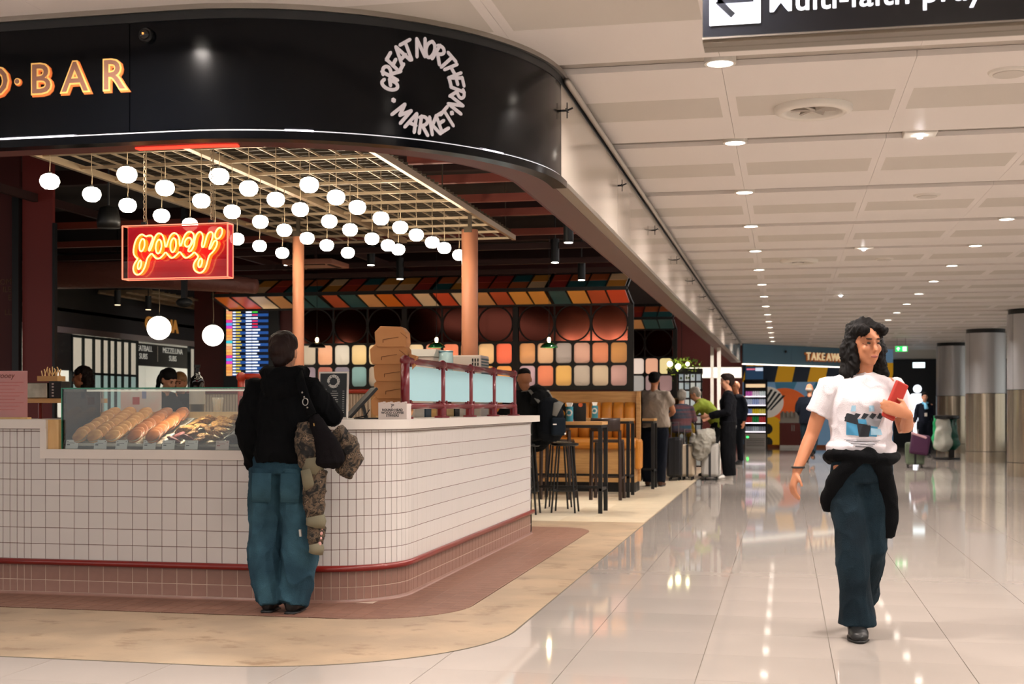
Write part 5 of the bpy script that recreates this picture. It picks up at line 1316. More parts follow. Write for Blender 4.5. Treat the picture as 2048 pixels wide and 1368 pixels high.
# television
tv = thing('wall_television', 'dark television with a pink caption bar near the end of the hall', 'television', (-.86, 38, 0)); MB().box(-.27, .27, 0, .05, 1.97, 2.38).build('set', m_black, tv); MB().box(-.25, .25, -.004, 0, 2.0, 2.36).build('picture', emis('tv_blue', '#22384e', .9), tv)
MB().box(-.22, .02, -.007, -.004, 2.27, 2.31).build('caption', emis('tv_pink', '#d86a80', 1), tv); MB().box(.03, .24, -.007, -.004, 2.24, 2.33).build('caption', emis('tv_white', '#d0d8e8', 1), tv); MB().bar((0, .03, 2.38), (0, .03, 2.9), .03).build('mount', m_black, tv)
# open fridge
fr = thing('drinks_fridge', 'tall open drinks fridge with lit shelves of cans and bottles', 'fridge', (-.85, 38.9, 0))
MB().box(-.34, -.30, 0, .55, 0, 2.0).build('side', m_black, fr); MB().box(.30, .34, 0, .55, 0, 2.0).build('side', m_black, fr); MB().box(-.34, .34, .5, .55, 0, 2.0).build('back', m_char, fr); MB().box(-.34, .34, 0, .55, 1.9, 2.0).build('header', m_black, fr)
MB().box(-.3, .3, -.02, .5, 0, .42).build('base', m_steel, fr)
for k in range(5): MB().box(-.26, .26, -.024, -.02, .06 + .05 * k, .075 + .05 * k).build('grille_bar', m_char, fr)
MB().box(-.28, .28, .0, .02, 1.78, 1.88).build('lit_header', emis('fridge_header', '#d8b890', 1.2), fr)
MB().box(-.26, -.2, -.026, -.02, .3, .34).build('status_light', emis('green_light', '#30ff60', 6), fr)
CN = {'#8a8f98': 'grey', '#a8b0b4': 'clear', '#b03030': 'dark red', '#2a8a4a': 'green', '#c04040': 'bright red', '#8fa0d0': 'lilac', '#e8c830': 'yellow', '#e0d060': 'pale yellow', '#c8d0e0': 'ice blue', '#a8b8e0': 'sky blue', '#d8d8e8': 'white', '#e070c8': 'pink', '#f0e8f0': 'off white', '#e8f0f0': 'white'}
SHC = [['#8a8f98', '#a8b0b4'], ['#b03030', '#2a8a4a', '#c04040'], ['#8fa0d0', '#e8c830', '#e0d060'], ['#c8d0e0', '#a8b8e0', '#d8d8e8'], ['#e070c8', '#f0e8f0', '#e8f0f0']]
for s_ in range(5):
    z = .48 + .26 * s_; MB().box(-.3, .3, .02, .5, z - .02, z).build('shelf', m_alu, fr)
    MB().box(-.29, .29, .015, .02, z - .02, z + .005).build('shelf_light', emis('shelf_led', '#fff0f8', 2), fr)
    for i in range(9):
        c = SHC[s_][(i * 3 // 9) % len(SHC[s_])]
        o = thing('drink_can', CN[c] + ' drink on fridge shelf %s' % ['one, clear and grey', 'two, red and green', 'three, lilac and yellow', 'four, pale blue', 'five, pink and white'][s_], 'drink', (-.85 - .26 + .065 * i, 38.98, z), group='drinks on fridge shelf %d' % (s_ + 1))
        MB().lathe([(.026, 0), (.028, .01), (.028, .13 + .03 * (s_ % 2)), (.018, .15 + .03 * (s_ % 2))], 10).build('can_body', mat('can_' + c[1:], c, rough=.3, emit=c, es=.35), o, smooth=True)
# red cabinet with cups
rc = thing('red_cabinet', 'red two door cabinet with a pale top against the mural', 'cabinet', (.17, 39.1, 0))
MB().box(-.33, .45, 0, .35, .08, .74).build('body', mat('red_laminate', '#7c241a', rough=.4), rc); MB().box(-.34, .46, -.02, .36, .74, .775).build('top', m_white, rc); MB().box(-.32, .44, .02, .35, 0, .08).build('kick', m_steel, rc)
for x0, x1, hx in ((-.325, .055, .03), (.065, .445, .09)):
    d_ = MB().box(x0, x1, -.012, 0, .09, .73).build('door', MATS['red_laminate'], rc); MB().box(hx - .008, hx + .008, -.03, -.012, .5, .68).build('handle', m_alu, d_)
cr = thing('cup_dispenser', 'white cup dispenser tray on the red cabinet', 'dispenser', (.1, 39.25, .7755)); MB().box(-.24, .3, -.05, .1, 0, .26).build('tray', m_white, cr)
for k in range(4): MB().lathe([(.03, .12), (.042, .3)], 14, c=(-.16 + .12 * k, -.07, 0)).build('cup_stack', m_white, cr)
# bright lightbox and maroon return by the booth end
lb_ = thing('lightbox_sign', 'long glowing white lightbox above the maroon return wall', 'lightbox', (-1.85, 36, 0)); MB().box(-.85, .7, 0, .08, 1.99, 2.3).build('box', m_white, lb_); MB().box(-.83, .68, -.006, 0, 2.01, 2.28).build('diffuser', emis('lightbox_glow', '#fff0dc', 2.2), lb_)
wr = struct('wall_return', 'dusty red return wall below the lightbox'); MB().box(-5, -1.14, 36.1, 36.25, 0, 3.7).build('panel', mat('dusty_red', '#7c3d38', rough=.6), wr)
# dark washroom wall
wt = struct('wall_washroom', 'black washroom wall with a white person pictogram'); MB().box(2.15, 8.4, 40.0, 40.2, 0, 2.62).build('panel', mat('blue_black', '#0a1118', rough=.35), wt)
MB().box(-1.6, 8.4, 40.05, 40.3, 2.62, 3.0).build('header', m_white, wt)
m_pic = emis('pictogram_white', '#f4f8ff', 1.6)
pg = thing('person_pictogram', 'large white illuminated person pictogram on the black wall', 'pictogram', (3.82, 39.98, 0))
MB().lathe([(.12, 0), (.12, .02)], 28, c=(0, 0, 1.74), M=RM(pi / 2)).build('head', m_pic, pg)
MB().prism(rrect(0, 1.25, .46, .7, .12), -.02, 0, Matrix(((1, 0, 0), (0, 0, 1), (0, 1, 0)))).build('body', m_pic, pg)
for sx in (-1, 1): MB().box(sx * .065 - .055, sx * .065 + .055, -.02, 0, .35, .95).build('leg', m_pic, pg)
dsn = thing('direction_sign', 'small glowing white sign high on the black wall', 'sign', (3.86, 39.97, 0)); MB().box(-.17, .17, -.03, 0, 2.36, 2.52).build('face', emis('sign_white', '#e8fbff', 2), dsn); MB().box(-.19, .19, -.02, .02, 2.34, 2.54).build('frame', m_char, dsn)
ex = thing('exit_sign', 'green emergency exit sign with arrow hanging from the ceiling', 'exit sign', (2.78, 33, 2.62)); MB().box(-.16, .16, 0, .04, -.08, .08).build('box', m_white, ex)
m_gr = emis('exit_green', '#28c860', 1.4); MB().box(-.14, .14, -.005, 0, -.065, .065).build('face', m_gr, ex)
MB().prism([(-.09, -.04), (-.09, .0), (-.12, .0), (-.075, .05), (-.03, .0), (-.06, .0), (-.06, -.04)], -.008, -.005, Matrix(((1, 0, 0), (0, 0, 1), (0, 1, 0)))).build('arrow', emis('exit_white', '#f4fff4', 1.6), ex)
MB().box(.03, .12, -.008, -.005, -.05, .05).build('door_mark', MATS['exit_white'], ex); MB().bar((-.1, .02, .08), (-.1, .02, .27), .008).build('rod', m_alu, ex); MB().bar((.1, .02, .08), (.1, .02, .27), .008).build('rod', m_alu, ex)
# steel columns
m_colu = mat('satin_steel_upper', '#c2c2c4', rough=.38, metal=.55); m_coll = mat('polished_steel_lower', '#b9ac98', rough=.2, metal=.75)
for k, (x, y, lb) in enumerate(((4.20, 23.9, 'nearest round steel clad column at the picture edge'), (4.27, 29.8, 'middle round steel clad column behind the bin'), (4.33, 35.9, 'farthest round steel clad column by the washroom wall'))):
    o = thing('steel_column', lb, 'column', (x, y, 0), group='steel clad columns'); r_ = .42
    for z0, z1, mt in ((.0, .235, m_coll), (.245, 1.49, m_coll), (1.50, 2.80, m_colu)):
        for a0 in range(2):
            m = MB(); A = [pi * a0 + .55 + .008 + (pi - .016) * i / 24 for i in range(25)]
            m.add([(r_ * cos(a), r_ * sin(a), z) for z in (z0, z1) for a in A], [(i, i + 1, 26 + i, 25 + i) for i in range(24)])
            m.build('cladding_sheet', mt, o, smooth=True)
    MB().lathe([(r_ - .02, 0), (r_ - .02, CEIL)], 40).build('core', m_char, o)
# waste bin with hanging bags
bn_ = thing('bag_stand', 'black waste stand with hanging clear and green bags by the column', 'bin', (3.62, 31.2, 0))
MB().lathe([(.30, .0), (.30, .04)], 24).build('foot', m_black, bn_); MB().bar((.12, .1, .0), (.12, .1, .9), .12).build('stem', m_black, bn_); MB().lathe([(.27, .93), (.28, .95), (.28, 1.0), (.25, 1.01)], 28).build('rim', m_black, bn_)
def bagm(c, h, r0, r1):
    n = 16; m = MB().loft([(c[0], c[1], h - .78 * i / n) for i in range(n + 1)], [((r0 + (r1 - r0) * min(1, 1.3 * i / n)) * (1 if i < n - 2 else (.85, .6, .2)[i - n + 2]),) * 2 for i in range(n + 1)], 32)
    m.v = [(v[0] + .05 * noise.noise(Vector(v) * 7), v[1] + .05 * noise.noise(Vector(v) * 7 + Vector((5, 0, 0))), v[2] + .02 * noise.noise(Vector(v) * 6)) for v in m.v]
    return m
bagm((-.08, -.05, 0), .95, .13, .22).build('clear_bag', mat('clear_plastic_bag', '#c9c8bc', rough=.25, alpha=.75, bump=.8, bscale=8), bn_, smooth=True)
bagm((-.22, -.02, 0), 1.0, .06, .10).build('green_bag', mat('green_plastic', '#1f9a5e', rough=.35, bump=.6, bscale=8), bn_, smooth=True)
bagm((.12, .12, 0), .95, .12, .16).build('green_liner', mat('dark_green_plastic', '#0e4a3a', rough=.35), bn_, smooth=True)
# small suitcase with purple bag by the attendant
suitcase('green grey cabin case carrying a purple bag beside the flight attendant', 2.52, 26.9, .36, .24, .5, mat('sage_shell', '#56624e', rough=.4), m_black)
pb = thing('travel_bag', 'purple travel bag resting on the cabin case', 'bag', (2.6, 26.72, 0))
MB().cbox((0, 0, .46), (.36, .2, .4), RM(0, .15, 0)).build('bag_body', mat('purple_fabric', '#3a1034', rough=.7), pb, bevel=.05)
MB().cbox((-.02, -.06, .64), (.3, .1, .05), RM(0, .35, 0)).build('pink_lining', mat('pink_lining', '#c49aa0', rough=.7), pb, bevel=.02)
# ------------------------------------------------------------------ hanging direction sign
hs = thing('hanging_sign', 'black hanging sign with white arrow and Multi-faith prayer room lettering', 'sign', (0, 0, 0))
HY, HZ0, HZ1, HX0, HX1 = 4.62, 2.446, 2.87, -.284, 1.75
def hsign(x, z): return z
MB().box(HX0, HX1, HY, HY + .13, HZ0 + .045, HZ1).build('box', mat('sign_black', '#0a0c12', rough=.25), hs)
MB().box(HX0 - .002, HX1, HY - .002, HY + .06, HZ0 + .04, HZ0 + .046).build('trim', m_alu, hs)
MB().box(HX0, HX1, HY + .002, HY + .062, HZ0 + .028, HZ0 + .041).build('base_rail', mat('bronze_trim', '#6f6558', rough=.35, metal=.8), hs)
MB().box(HX0, HX1, HY + .066, HY + .13, HZ0 + .028, HZ0 + .041).build('base_rail', MATS['bronze_trim'], hs)
m_lit = emis('sign_lit_white', '#f4f6ff', 1.5)
MB().box(HX0 + .025, HX0 + .2, HY - .003, HY, HZ0 + .087, HZ0 + .262).build('arrow_panel', m_lit, hs)
ay = HY - .005; ax = HX0 + .052; az = HZ0 + .172
for a_, b_ in (((ax, az), (ax + .125, az)), ((ax, az), (ax + .055, az + .055)), ((ax, az), (ax + .055, az - .055))): MB().bar((a_[0], ay, a_[1]), (b_[0], ay, b_[1]), .022, .004, up=(0, -1, 0)).build('arrow', MATS['sign_black'], hs)
text_obj('lettering', 'Multi-faith prayer room', .114, m_lit, lambda x, y, d: (HX0 + .225 + x, HY - d, HZ0 + .123 + y), hs, thick=.003, offset=.0006, space=1.02)
for x in (.1, 1.3): MB().bar((x, HY + .065, HZ1 - .01), (x, HY + .065, CEIL), .03).build('hanger', m_alu, hs)
wrt = struct('wall_right', 'unseen outer wall along the far side, glazing added to let in fill light')  # out of view; glazed so that outside light fills the concourse
MB().box(8.5, 8.7, -4, 41, 0, .3).build('sill_wall', m_white, wrt); MB().box(8.5, 8.7, -4, 41, 2.6, 3.0).build('head_wall', m_white, wrt)
for k in range(24): MB().box(8.52, 8.66, -4 + 1.95 * k, -3.9 + 1.95 * k, .3, 2.6).build('mullion', m_alu, wrt)
for k in range(23): MB().box(8.58, 8.60, -3.9 + 1.95 * k, -2.05 + 1.95 * k, .3, 2.6).build('pane', m_glass, wrt)

# ------------------------------------------------------------------ people
def remeshed(m, name, voxel, mats, parent=None, smooth_it=4, fold=0, fscale=9, fstretch=(1, 1, 1), seed=0, label=None, matfn=None):
    o = bpy.data.objects.new('tmp', m.mesh('tmp'))
    r_ = o.modifiers.new('r', 'REMESH'); r_.mode = 'VOXEL'; r_.voxel_size = voxel
    if smooth_it:
        s_ = o.modifiers.new('s', 'SMOOTH'); s_.factor = .5; s_.iterations = smooth_it
    me = evaluated_mesh(o)
    old = o.data; bpy.data.objects.remove(o); bpy.data.meshes.remove(old)
    me.name = name
    if fold:
        nn = [v.normal.copy() for v in me.vertices]; off = Vector((seed * 3.1, seed * 1.7, seed))
        for v, n in zip(me.vertices, nn):
            p = Vector((v.co.x * fstretch[0], v.co.y * fstretch[1], v.co.z * fstretch[2])) * fscale + off
            q = noise.noise(p * 1.6 + Vector((7, 3, 1))); v.co += n * fold * (noise.noise(p) + .7 * (1 - abs(q)) ** 6 - .2)
    if not isinstance(mats, (list, tuple)): mats = [mats]
    for q in mats: me.materials.append(q)
    if matfn:
        for p in me.polygons: p.material_index = matfn(p.center)
    return obj(name, me, parent, smooth=True, label=label)
def V(*a): return Vector(a)
SKIN = {'light': mat('skin_light', '#c08a6c', rough=.5), 'mid': mat('skin_mid', '#a8704e', rough=.5), 'warm': mat('skin_warm', '#b87a58', rough=.5)}
def hand(m, wr, d, nrm, thumb, curl=.5, s=1.0, fist=False):
    """palm and five fingers: wrist point, pointing direction, palm normal, thumb side vector"""
    d = d.normalized(); nrm = (nrm - d * nrm.dot(d)).normalized(); th = (thumb - d * thumb.dot(d) - nrm * thumb.dot(nrm)).normalized()
    k = .085 * s
    m.loft([wr - d * .01, wr + d * k * .3, wr + d * k * .7, wr + d * k], [(.024 * s, .02 * s), (.032 * s, .016 * s), (.040 * s, .015 * s), (.038 * s, .012 * s)], 12, side=th)
    for i, (off, L_) in enumerate(((.030, .072), (.010, .082), (-.010, .076), (-.029, .060))):
        p = wr + d * k * .95 + th * off * s; pts = [p - d * .02 * s, p]; dd = d.copy()
        for j in range(3):
            a = curl * (1.0 if j else .7)
            dd = (dd * cos(a) + nrm * sin(a)).normalized(); p = p + dd * L_ * s * (.45, .32, .25)[j]; pts.append(p)
        m.loft(pts, [.0095 * s, .0095 * s, .009 * s, .0085 * s, .0075 * s], 8)
    p = wr + d * k * .25 + th * .028 * s; dd = (th * .8 + d * .75 + nrm * .25).normalized(); q = p + dd * .04 * s; e = q + (d * .9 + nrm * curl + th * .15).normalized() * .034 * s
    m.loft([p - th * .015, p, q, e], [.012 * s, .013 * s, .0105 * s, .009 * s], 8)
class Person:
    def __init__(s, label, loc, rz=0, H=1.7, J=None, skin='light', voxel=.012, build=1.0, name='person'):
        k = H / 1.7; s.k = k; s.b = build
        D = {'pelvis': V(0, 0, .93), 'waist': V(0, 0, 1.06), 'chest': V(0, 0, 1.27), 'neck': V(0, .015, 1.44), 'head': V(0, -.015, 1.585)}
        for n_, sx in (('L', 1), ('R', -1)):
            D['sh' + n_] = V(sx * .17, 0, 1.385); D['el' + n_] = V(sx * .215, .03, 1.11); D['wr' + n_] = V(sx * .215, -.03, .865)
            D['hip' + n_] = V(sx * .09, 0, .90); D['kn' + n_] = V(sx * .095, -.01, .49); D['an' + n_] = V(sx * .095, .02, .085); D['toe' + n_] = V(sx * .105, -.15, .03)
        for q in D: D[q] = D[q] * k
        for q, v in (J or {}).items(): D[q] = Vector(v)
        s.J = D; s.skin = SKIN[skin]; s.voxel = voxel; s.label = label; s.loc = loc; s.rz = rz; s.name = name
        s.headrot = RM()
    def torso_dirs(s): return s.J
    def build_body(s, hands=None, head_yaw=0, head_pitch=0, legs=True, face=True, barefoot=False):
        J, k, b = s.J, s.k, s.b; m = MB()
        lat = (J['shL'] - J['shR']).normalized()
        top = (J['shL'] + J['shR']) / 2
        m.loft([J['pelvis'] - V(0, 0, .08 * k), J['pelvis'], J['waist'], J['chest'], top - (top - J['chest']) * .1, (top * .4 + J['neck'] * .6)],
               [(.13 * k * b, .09 * k * b), (.15 * k * b, .105 * k * b), (.125 * k * b, .09 * k * b), (.145 * k * b, .10 * k * b), (.14 * k * b, .075 * k * b), (.07 * k, .06 * k)], 18, side=lat)
        hd = J['head']; s.headrot = RM(head_pitch, 0, head_yaw); HR = s.headrot
        m.loft([J['neck'] - V(0, 0, .05 * k), J['neck'], hd - V(0, 0, .06 * k)], [.058 * k, .052 * k, .05 * k], 14)
        h = lambda x, y, z: hd + HR @ V(x * k, y * k, z * k)
        m.ell(h(0, .012, .025), (.074 * k, .092 * k, .095 * k), 20, 14, HR); m.ell(h(0, -.02, -.045), (.058 * k, .064 * k, .072 * k), 18, 12, HR); m.ell(h(0, -.05, -.095), (.030 * k, .028 * k, .022 * k), 12, 8, HR)
        if face:
            m.loft([h(0, -.08, .02), h(0, -.096, -.012), h(0, -.106, -.032), h(0, -.085, -.042)], [.009 * k, .011 * k, .015 * k, .01 * k], 8)
            m.ell(h(0, -.080, -.068), (.024 * k, .012 * k, .010 * k), 10, 6, HR); m.ell(h(0, -.072, .03), (.05 * k, .02 * k, .012 * k), 12, 6, HR)
            for sx in (-1, 1): m.ell(h(sx * .036, -.064, -.025), (.022 * k, .02 * k, .022 * k), 10, 6, HR)
        for sx in (-1, 1): m.ell(h(sx * .077, .012, -.01), (.010 * k, .02 * k, .032 * k), 10, 8, HR)
        for n_, sx in (('L', 1), ('R', -1)):
            sh, el, wr = J['sh' + n_], J['el' + n_], J['wr' + n_]
            sh = sh - V(0, 0, .02 * k)
            m.loft([sh - lat * sx * .05 * k, sh, sh.lerp(el, .35), el, el.lerp(wr, .3), wr], [.05 * k * b, .052 * k * b, .046 * k * b, .038 * k, .038 * k, .026 * k], 12)
            hh = (hands or {}).get(n_, {})
            d = Vector(hh.get('d', wr - el)); nrm = Vector(hh.get('n', -lat * sx)); thv = Vector(hh.get('t', (0, -1, 0)))
            if not hh.get('skip'): hand(m, wr, d, nrm, thv, hh.get('curl', .45), k * hh.get('s', 1.0))
            if legs:
                hp, kn, an, to = J['hip' + n_], J['kn' + n_], J['an' + n_], J['toe' + n_]
                m.loft([hp + V(0, 0, .03 * k), hp.lerp(kn, .25), kn, kn.lerp(an, .3), an], [.085 * k * b, .08 * k * b, .055 * k, .054 * k, .036 * k], 12)
                m.loft([an + V(0, .03 * k, -.02 * k), an.lerp(to, .5) - V(0, 0, .02 * k), to], [.038 * k, (.042 * k, .03 * k), (.035 * k, .02 * k)], 10)
        s.o = remeshed(m, s.name, s.voxel, s.skin, None, 3)
        s.o.location = s.loc; s.o.rotation_euler = (0, 0, s.rz); tag(s.o, s.label, 'person')
        if face:
            me_ = mat('eye_dark', '#1c120c', rough=.2); ml = mat('lip_rose', '#8c4a40', rough=.5)
            for sx in (-1, 1): MB().ell(h(sx * .030, -.083, .004), (.012 * k, .006 * k, .006 * k), 8, 6, HR).build('eye', me_, s.o, smooth=True); MB().ell(h(sx * .031, -.088, .026), (.02 * k, .006 * k, .004 * k), 8, 6, HR).build('eyebrow', me_, s.o, smooth=True)
            MB().ell(h(0, -.089, -.068), (.022 * k, .006 * k, .007 * k), 10, 6, HR).build('lips', ml, s.o, smooth=True)
        return s.o
    def hpt(s, x, y, z): return s.J['head'] + s.headrot @ V(x * s.k, y * s.k, z * s.k)
    def trousers(s, mt, rh=.115, rk=.08, ra=.06, waist=.11, low=.06, fold=.008, seed=1, name='trousers', voxel=None, extra=None, top=.06, **kw):
        J, k = s.J, s.k; m = MB(); lat = (J['hipL'] - J['hipR']).normalized()
        m.loft([J['pelvis'] + V(0, 0, top * k), J['pelvis'] - V(0, 0, .02), J['pelvis'] - V(0, 0, .09 * k)], [(waist * 1.35 * k, waist * k), (waist * 1.5 * k, waist * 1.12 * k), (waist * 1.45 * k, waist * 1.1 * k)], 18, side=lat)
        for n_ in 'LR':
            hp, kn, an = J['hip' + n_], J['kn' + n_], J['an' + n_]
            e = an + (an - kn).normalized() * low * k * .3
            m.loft([hp + V(0, 0, .04), hp.lerp(kn, .3), hp.lerp(kn, .7), kn, kn.lerp(e, .5), e], [(rh * k * .95, rh * k), (rh * k, rh * k), ((rh * .4 + rk * .6) * k,) * 2, (rk * k,) * 2, ((rk + ra) / 2 * k,) * 2, (ra * k,) * 2], 14)
        if extra: extra(m)
        return remeshed(m, name, voxel or s.voxel, mt, s.o, 3, fold, 8, (1, 1, .5), seed, **kw)
    def top(s, mt, hem=-.08, r=1.0, sleeve='long', fold=.008, seed=2, name='top', neck=.075, rs=.062, rw=.045, voxel=None, extra=None, hemr=1.0, neckz=.0, belly=0, **kw):
        J, k, b = s.J, s.k, s.b; m = MB(); lat = (J['shL'] - J['shR']).normalized(); tp = (J['shL'] + J['shR']) / 2
        up = (tp - J['pelvis']).normalized()
        m.loft([J['pelvis'] + up * hem * k, J['pelvis'] + up * (hem + .05) * k, J['waist'], J['chest'], tp - up * .02 * k, tp.lerp(J['neck'], .55) + up * neckz],
               [(.165 * k * b * r * hemr, .12 * k * b * r * hemr), (.172 * k * b * r * hemr, .125 * k * b * r * hemr), (.155 * k * b * r, (.115 + belly) * k * b * r), (.165 * k * b * r, .12 * k * b * r), (.155 * k * b * r, .09 * k * b), (neck * k, neck * k)], 20, side=lat)
        for n_, sx in (('L', 1), ('R', -1)):
            sh, el, wr = J['sh' + n_], J['el' + n_], J['wr' + n_]
            sh0 = sh - up * .028 * k; m.loft([J['neck'] - up * .035 * k - lat * sx * .0, J['neck'].lerp(sh0, .5) - up * .012 * k, sh0 + lat * sx * .0], [(.05 * k, .06 * k), (.045 * k, .06 * k), (.045 * k, .055 * k)], 12, side=(0, 0, 1))
            pts = [sh0 - lat * sx * .07 * k, sh0, sh0.lerp(el, .4)]; rr = [rs * .8 * k * min(b, 1.15), rs * .92 * k * min(b, 1.15), rs * k * min(b, 1.15)]
            if sleeve == 'long': pts += [el, el.lerp(wr, .5), el.lerp(wr, .93)]; rr += [rs * .92 * k, (rs * .5 + rw * .5) * k, rw * k]
            elif sleeve == 'short': pts += [sh.lerp(el, .62)]; rr += [rs * 1.02 * k]
            elif isinstance(sleeve, dict):
                if sleeve[n_] == 'long': pts += [el, el.lerp(wr, .5), el.lerp(wr, .93)]; rr += [rs * .92 * k, (rs * .5 + rw * .5) * k, rw * k]
                else: pts += [sh.lerp(el, .62)]; rr += [rs * 1.02 * k]
            m.loft(pts, rr, 14)
        if extra: extra(m)
        return remeshed(m, name, voxel or s.voxel, mt, s.o, 3, fold, 11, (1, 1, .6), seed, **kw)
    def shoes(s, mt, sole=None, big=1.0):
        for n_ in 'LR':
            an, to = s.J['an' + n_], s.J['toe' + n_]; k = s.k; d = V(to.x - an.x, to.y - an.y, 0)
            d = d.normalized() if d.length > .02 else V(0, -1, 0); z0 = min(to.z, an.z - .05) - .028 * k
            heel = V(an.x, an.y, 0) - d * .05 * k; tip = V(an.x, an.y, 0) + d * .20 * k; side = V(-d.y, d.x, 0)
            pitch = (to.z - .03 * k) - (an.z - .085 * k)
            def P(f, z): return heel.lerp(tip, f) + V(0, 0, an.z - .085 * k + pitch * f + z * k)
            m = MB(); m.loft([P(0, .045), P(.12, .05), P(.35, .055), P(.65, .042), P(.9, .03), P(1, .022)], [(.02 * big * k, .03 * k), (.038 * big * k, .045 * k), (.042 * big * k, .05 * k), (.048 * big * k, .038 * k), (.04 * big * k, .026 * k), (.015 * k, .012 * k)], 14, side=side)
            m.loft([P(.2, .06), P(.15, .11)], [.045 * k * big, .042 * k * big], 12)
            o = remeshed(m, 'shoe', .008, mt, s.o, 2)
            MB().loft([P(0, .008), P(.3, .008), P(.7, .008), P(1, .008)], [(.032 * big * k, .010 * k), (.044 * big * k, .010 * k), (.05 * big * k, .010 * k), (.022 * k, .008 * k)], 14, side=side).build('sole', sole or m_black, o, smooth=True)
    def hair(s, mt, parts, fold=.01, fscale=28, seed=3, voxel=None, name='hair', stretch=(1, 1, .35)):
        m = MB()
        for c, r_ in parts: m.ell(s.hpt(*c), tuple(q * s.k for q in (r_ if isinstance(r_, tuple) else (r_,) * 3)), 18, 12, s.headrot)
        return remeshed(m, name, voxel or s.voxel * .8, mt, s.o, 2, fold, fscale, stretch, seed)
HB = mat('hair_black', '#0a0706', rough=.7, spec=.25); HBR = mat('hair_brown', '#1c0f0a', rough=.65, spec=.25); HBL = mat('hair_blond', '#8a6238', rough=.5); HG = mat('hair_grey', '#8d857a', rough=.6)
CAP = [((0, .022, .045), (.084, .10, .088)), ((0, .05, .0), (.080, .07, .085))]
cloth = lambda n_, c, **k: mat(n_, c, rough=.95, spec=.15, bump=.25, bscale=220, **k)
m_blackcloth = cloth('black_cotton', '#060709'); m_denim = mat('blue_denim', '#213946', rough=.9, spec=.15, color2='#33525f', vscale=5, bump=.3, bscale=180); m_denimd = mat('dark_denim', '#121d24', rough=.9, spec=.15, color2='#1b2b34', vscale=5, bump=.3, bscale=180)

# ---- customer at the counter, seen from behind (local -y is towards the counter)
g = Person('young customer in black hoodie and baggy blue jeans waiting at the counter', (-2.845, 7.12, 0), pi, 1.63, voxel=.009, J={
    'head': (.02, -.05, 1.515), 'neck': (0, -.0, 1.375), 'chest': (0, 0, 1.20), 'shL': (.165, 0, 1.335), 'shR': (-.165, 0, 1.33),
    'elL': (.225, .03, 1.06), 'wrL': (.205, -.08, .82), 'elR': (-.27, -.06, 1.135), 'wrR': (-.17, -.285, 1.165),
    'hipL': (.09, 0, .86), 'hipR': (-.09, 0, .86), 'knL': (.095, 0, .46), 'knR': (-.10, 0, .46), 'anL': (.09, .03, .085), 'anR': (-.065, .05, .085), 'toeL': (.12, -.13, .03), 'toeR': (-.05, -.12, .03)}, skin='light')
g.build_body(hands={'R': {'d': (.3, -1, -.05), 'n': (0, 0, -1), 't': (.5, -.5, 0), 'curl': .2}})
def hood(m):
    m.loft([(.10, -.03, 1.39), (.085, .07, 1.385), (0, .105, 1.375), (-.085, .07, 1.385), (-.10, -.03, 1.39), (0, -.09, 1.36)], [.048] * 6, 12, closed=True)
    m.ell((0, .09, 1.31), (.12, .055, .08))
g.top(m_blackcloth, hem=-.02, r=1.12, rs=.078, rw=.055, fold=.012, name='hoodie', extra=hood, hemr=1.0)
def baggy(m):
    for x in (.10, -.095): m.loft([(x, .005, .84), (x * 1.05, .01, .6), (x * 1.1, .015, .35), (x * .98, .02, .16), (x * .8, .03, .05)], [(.108, .13), (.104, .128), (.1, .122), (.088, .11), (.066, .09)], 16)
g.trousers(m_denim, rh=.105, rk=.095, ra=.08, fold=.016, extra=baggy, name='jeans', top=.09)
pk = m_denim
MB().loft([(.085, .138, .815), (.085, .143, .73), (.085, .147, .65)], [(.062, .005), (.064, .006), (.058, .004)], 12, side=(1, 0, 0)).build('back_pocket', pk, g.o, smooth=True)
MB().loft([(-.09, .138, .815), (-.09, .143, .73), (-.09, .147, .65)], [(.062, .005), (.064, .006), (.058, .004)], 12, side=(1, 0, 0)).build('back_pocket', pk, g.o, smooth=True)
g.shoes(m_black, big=1.1)
g.hair(mat('hair_auburn', '#1f0d08', rough=.6, spec=.3), CAP + [((0, .09, .02), (.06, .05, .06)), ((0, .075, -.05), (.045, .045, .06)), ((.02, -.03, .09), (.06, .05, .03))], fold=.006)
# shoulder bag and camouflage jacket hang from the customer's arm: things of their own
gl = lambda x, y, z: Vector((-2.845 - x, 7.12 - y, z))
m_camo = mat('camouflage', '#5a4f3c', rough=.8, bump=.3, bscale=90)
_nt = m_camo.node_tree; _tc = _nt.nodes.new('ShaderNodeTexCoord'); _n1 = _nt.nodes.new('ShaderNodeTexNoise'); _n1.inputs['Scale'].default_value = 16; _n1.inputs['Detail'].default_value = 6; _n1.inputs['Distortion'].default_value = 1.6
_r = _nt.nodes.new('ShaderNodeValToRGB'); _r.color_ramp.interpolation = 'CONSTANT'
for _i, (_p, _c) in enumerate(((0, '#100d0b'), (.42, '#352d23'), (.48, '#584838'), (.56, '#28231b'), (.61, '#75624f'), (.68, '#1b1712'))):
    _e = _r.color_ramp.elements[_i] if _i < 2 else _r.color_ramp.elements.new(_p)
    _e.position = _p; _e.color = lin(_c)
_nt.links.new(_tc.outputs['Object'], _n1.inputs['Vector']); _nt.links.new(_n1.outputs['Fac'], _r.inputs[0]); _nt.links.new(_r.outputs[0], _nt.nodes['Principled BSDF'].inputs['Base Color'])
m_rib = mat('olive_rib_knit', '#6b6552', rough=.9)
jk = thing('camouflage_jacket', 'camouflage jacket with olive cuffs draped from the customer shoulder bag', 'jacket')
m = MB()
m.loft([gl(-.17, .10, 1.10), gl(-.19, .13, 1.0), gl(-.20, .14, .92), gl(-.195, .13, .85)], [(.055, .04), (.07, .05), (.065, .05), (.055, .04)], 16)
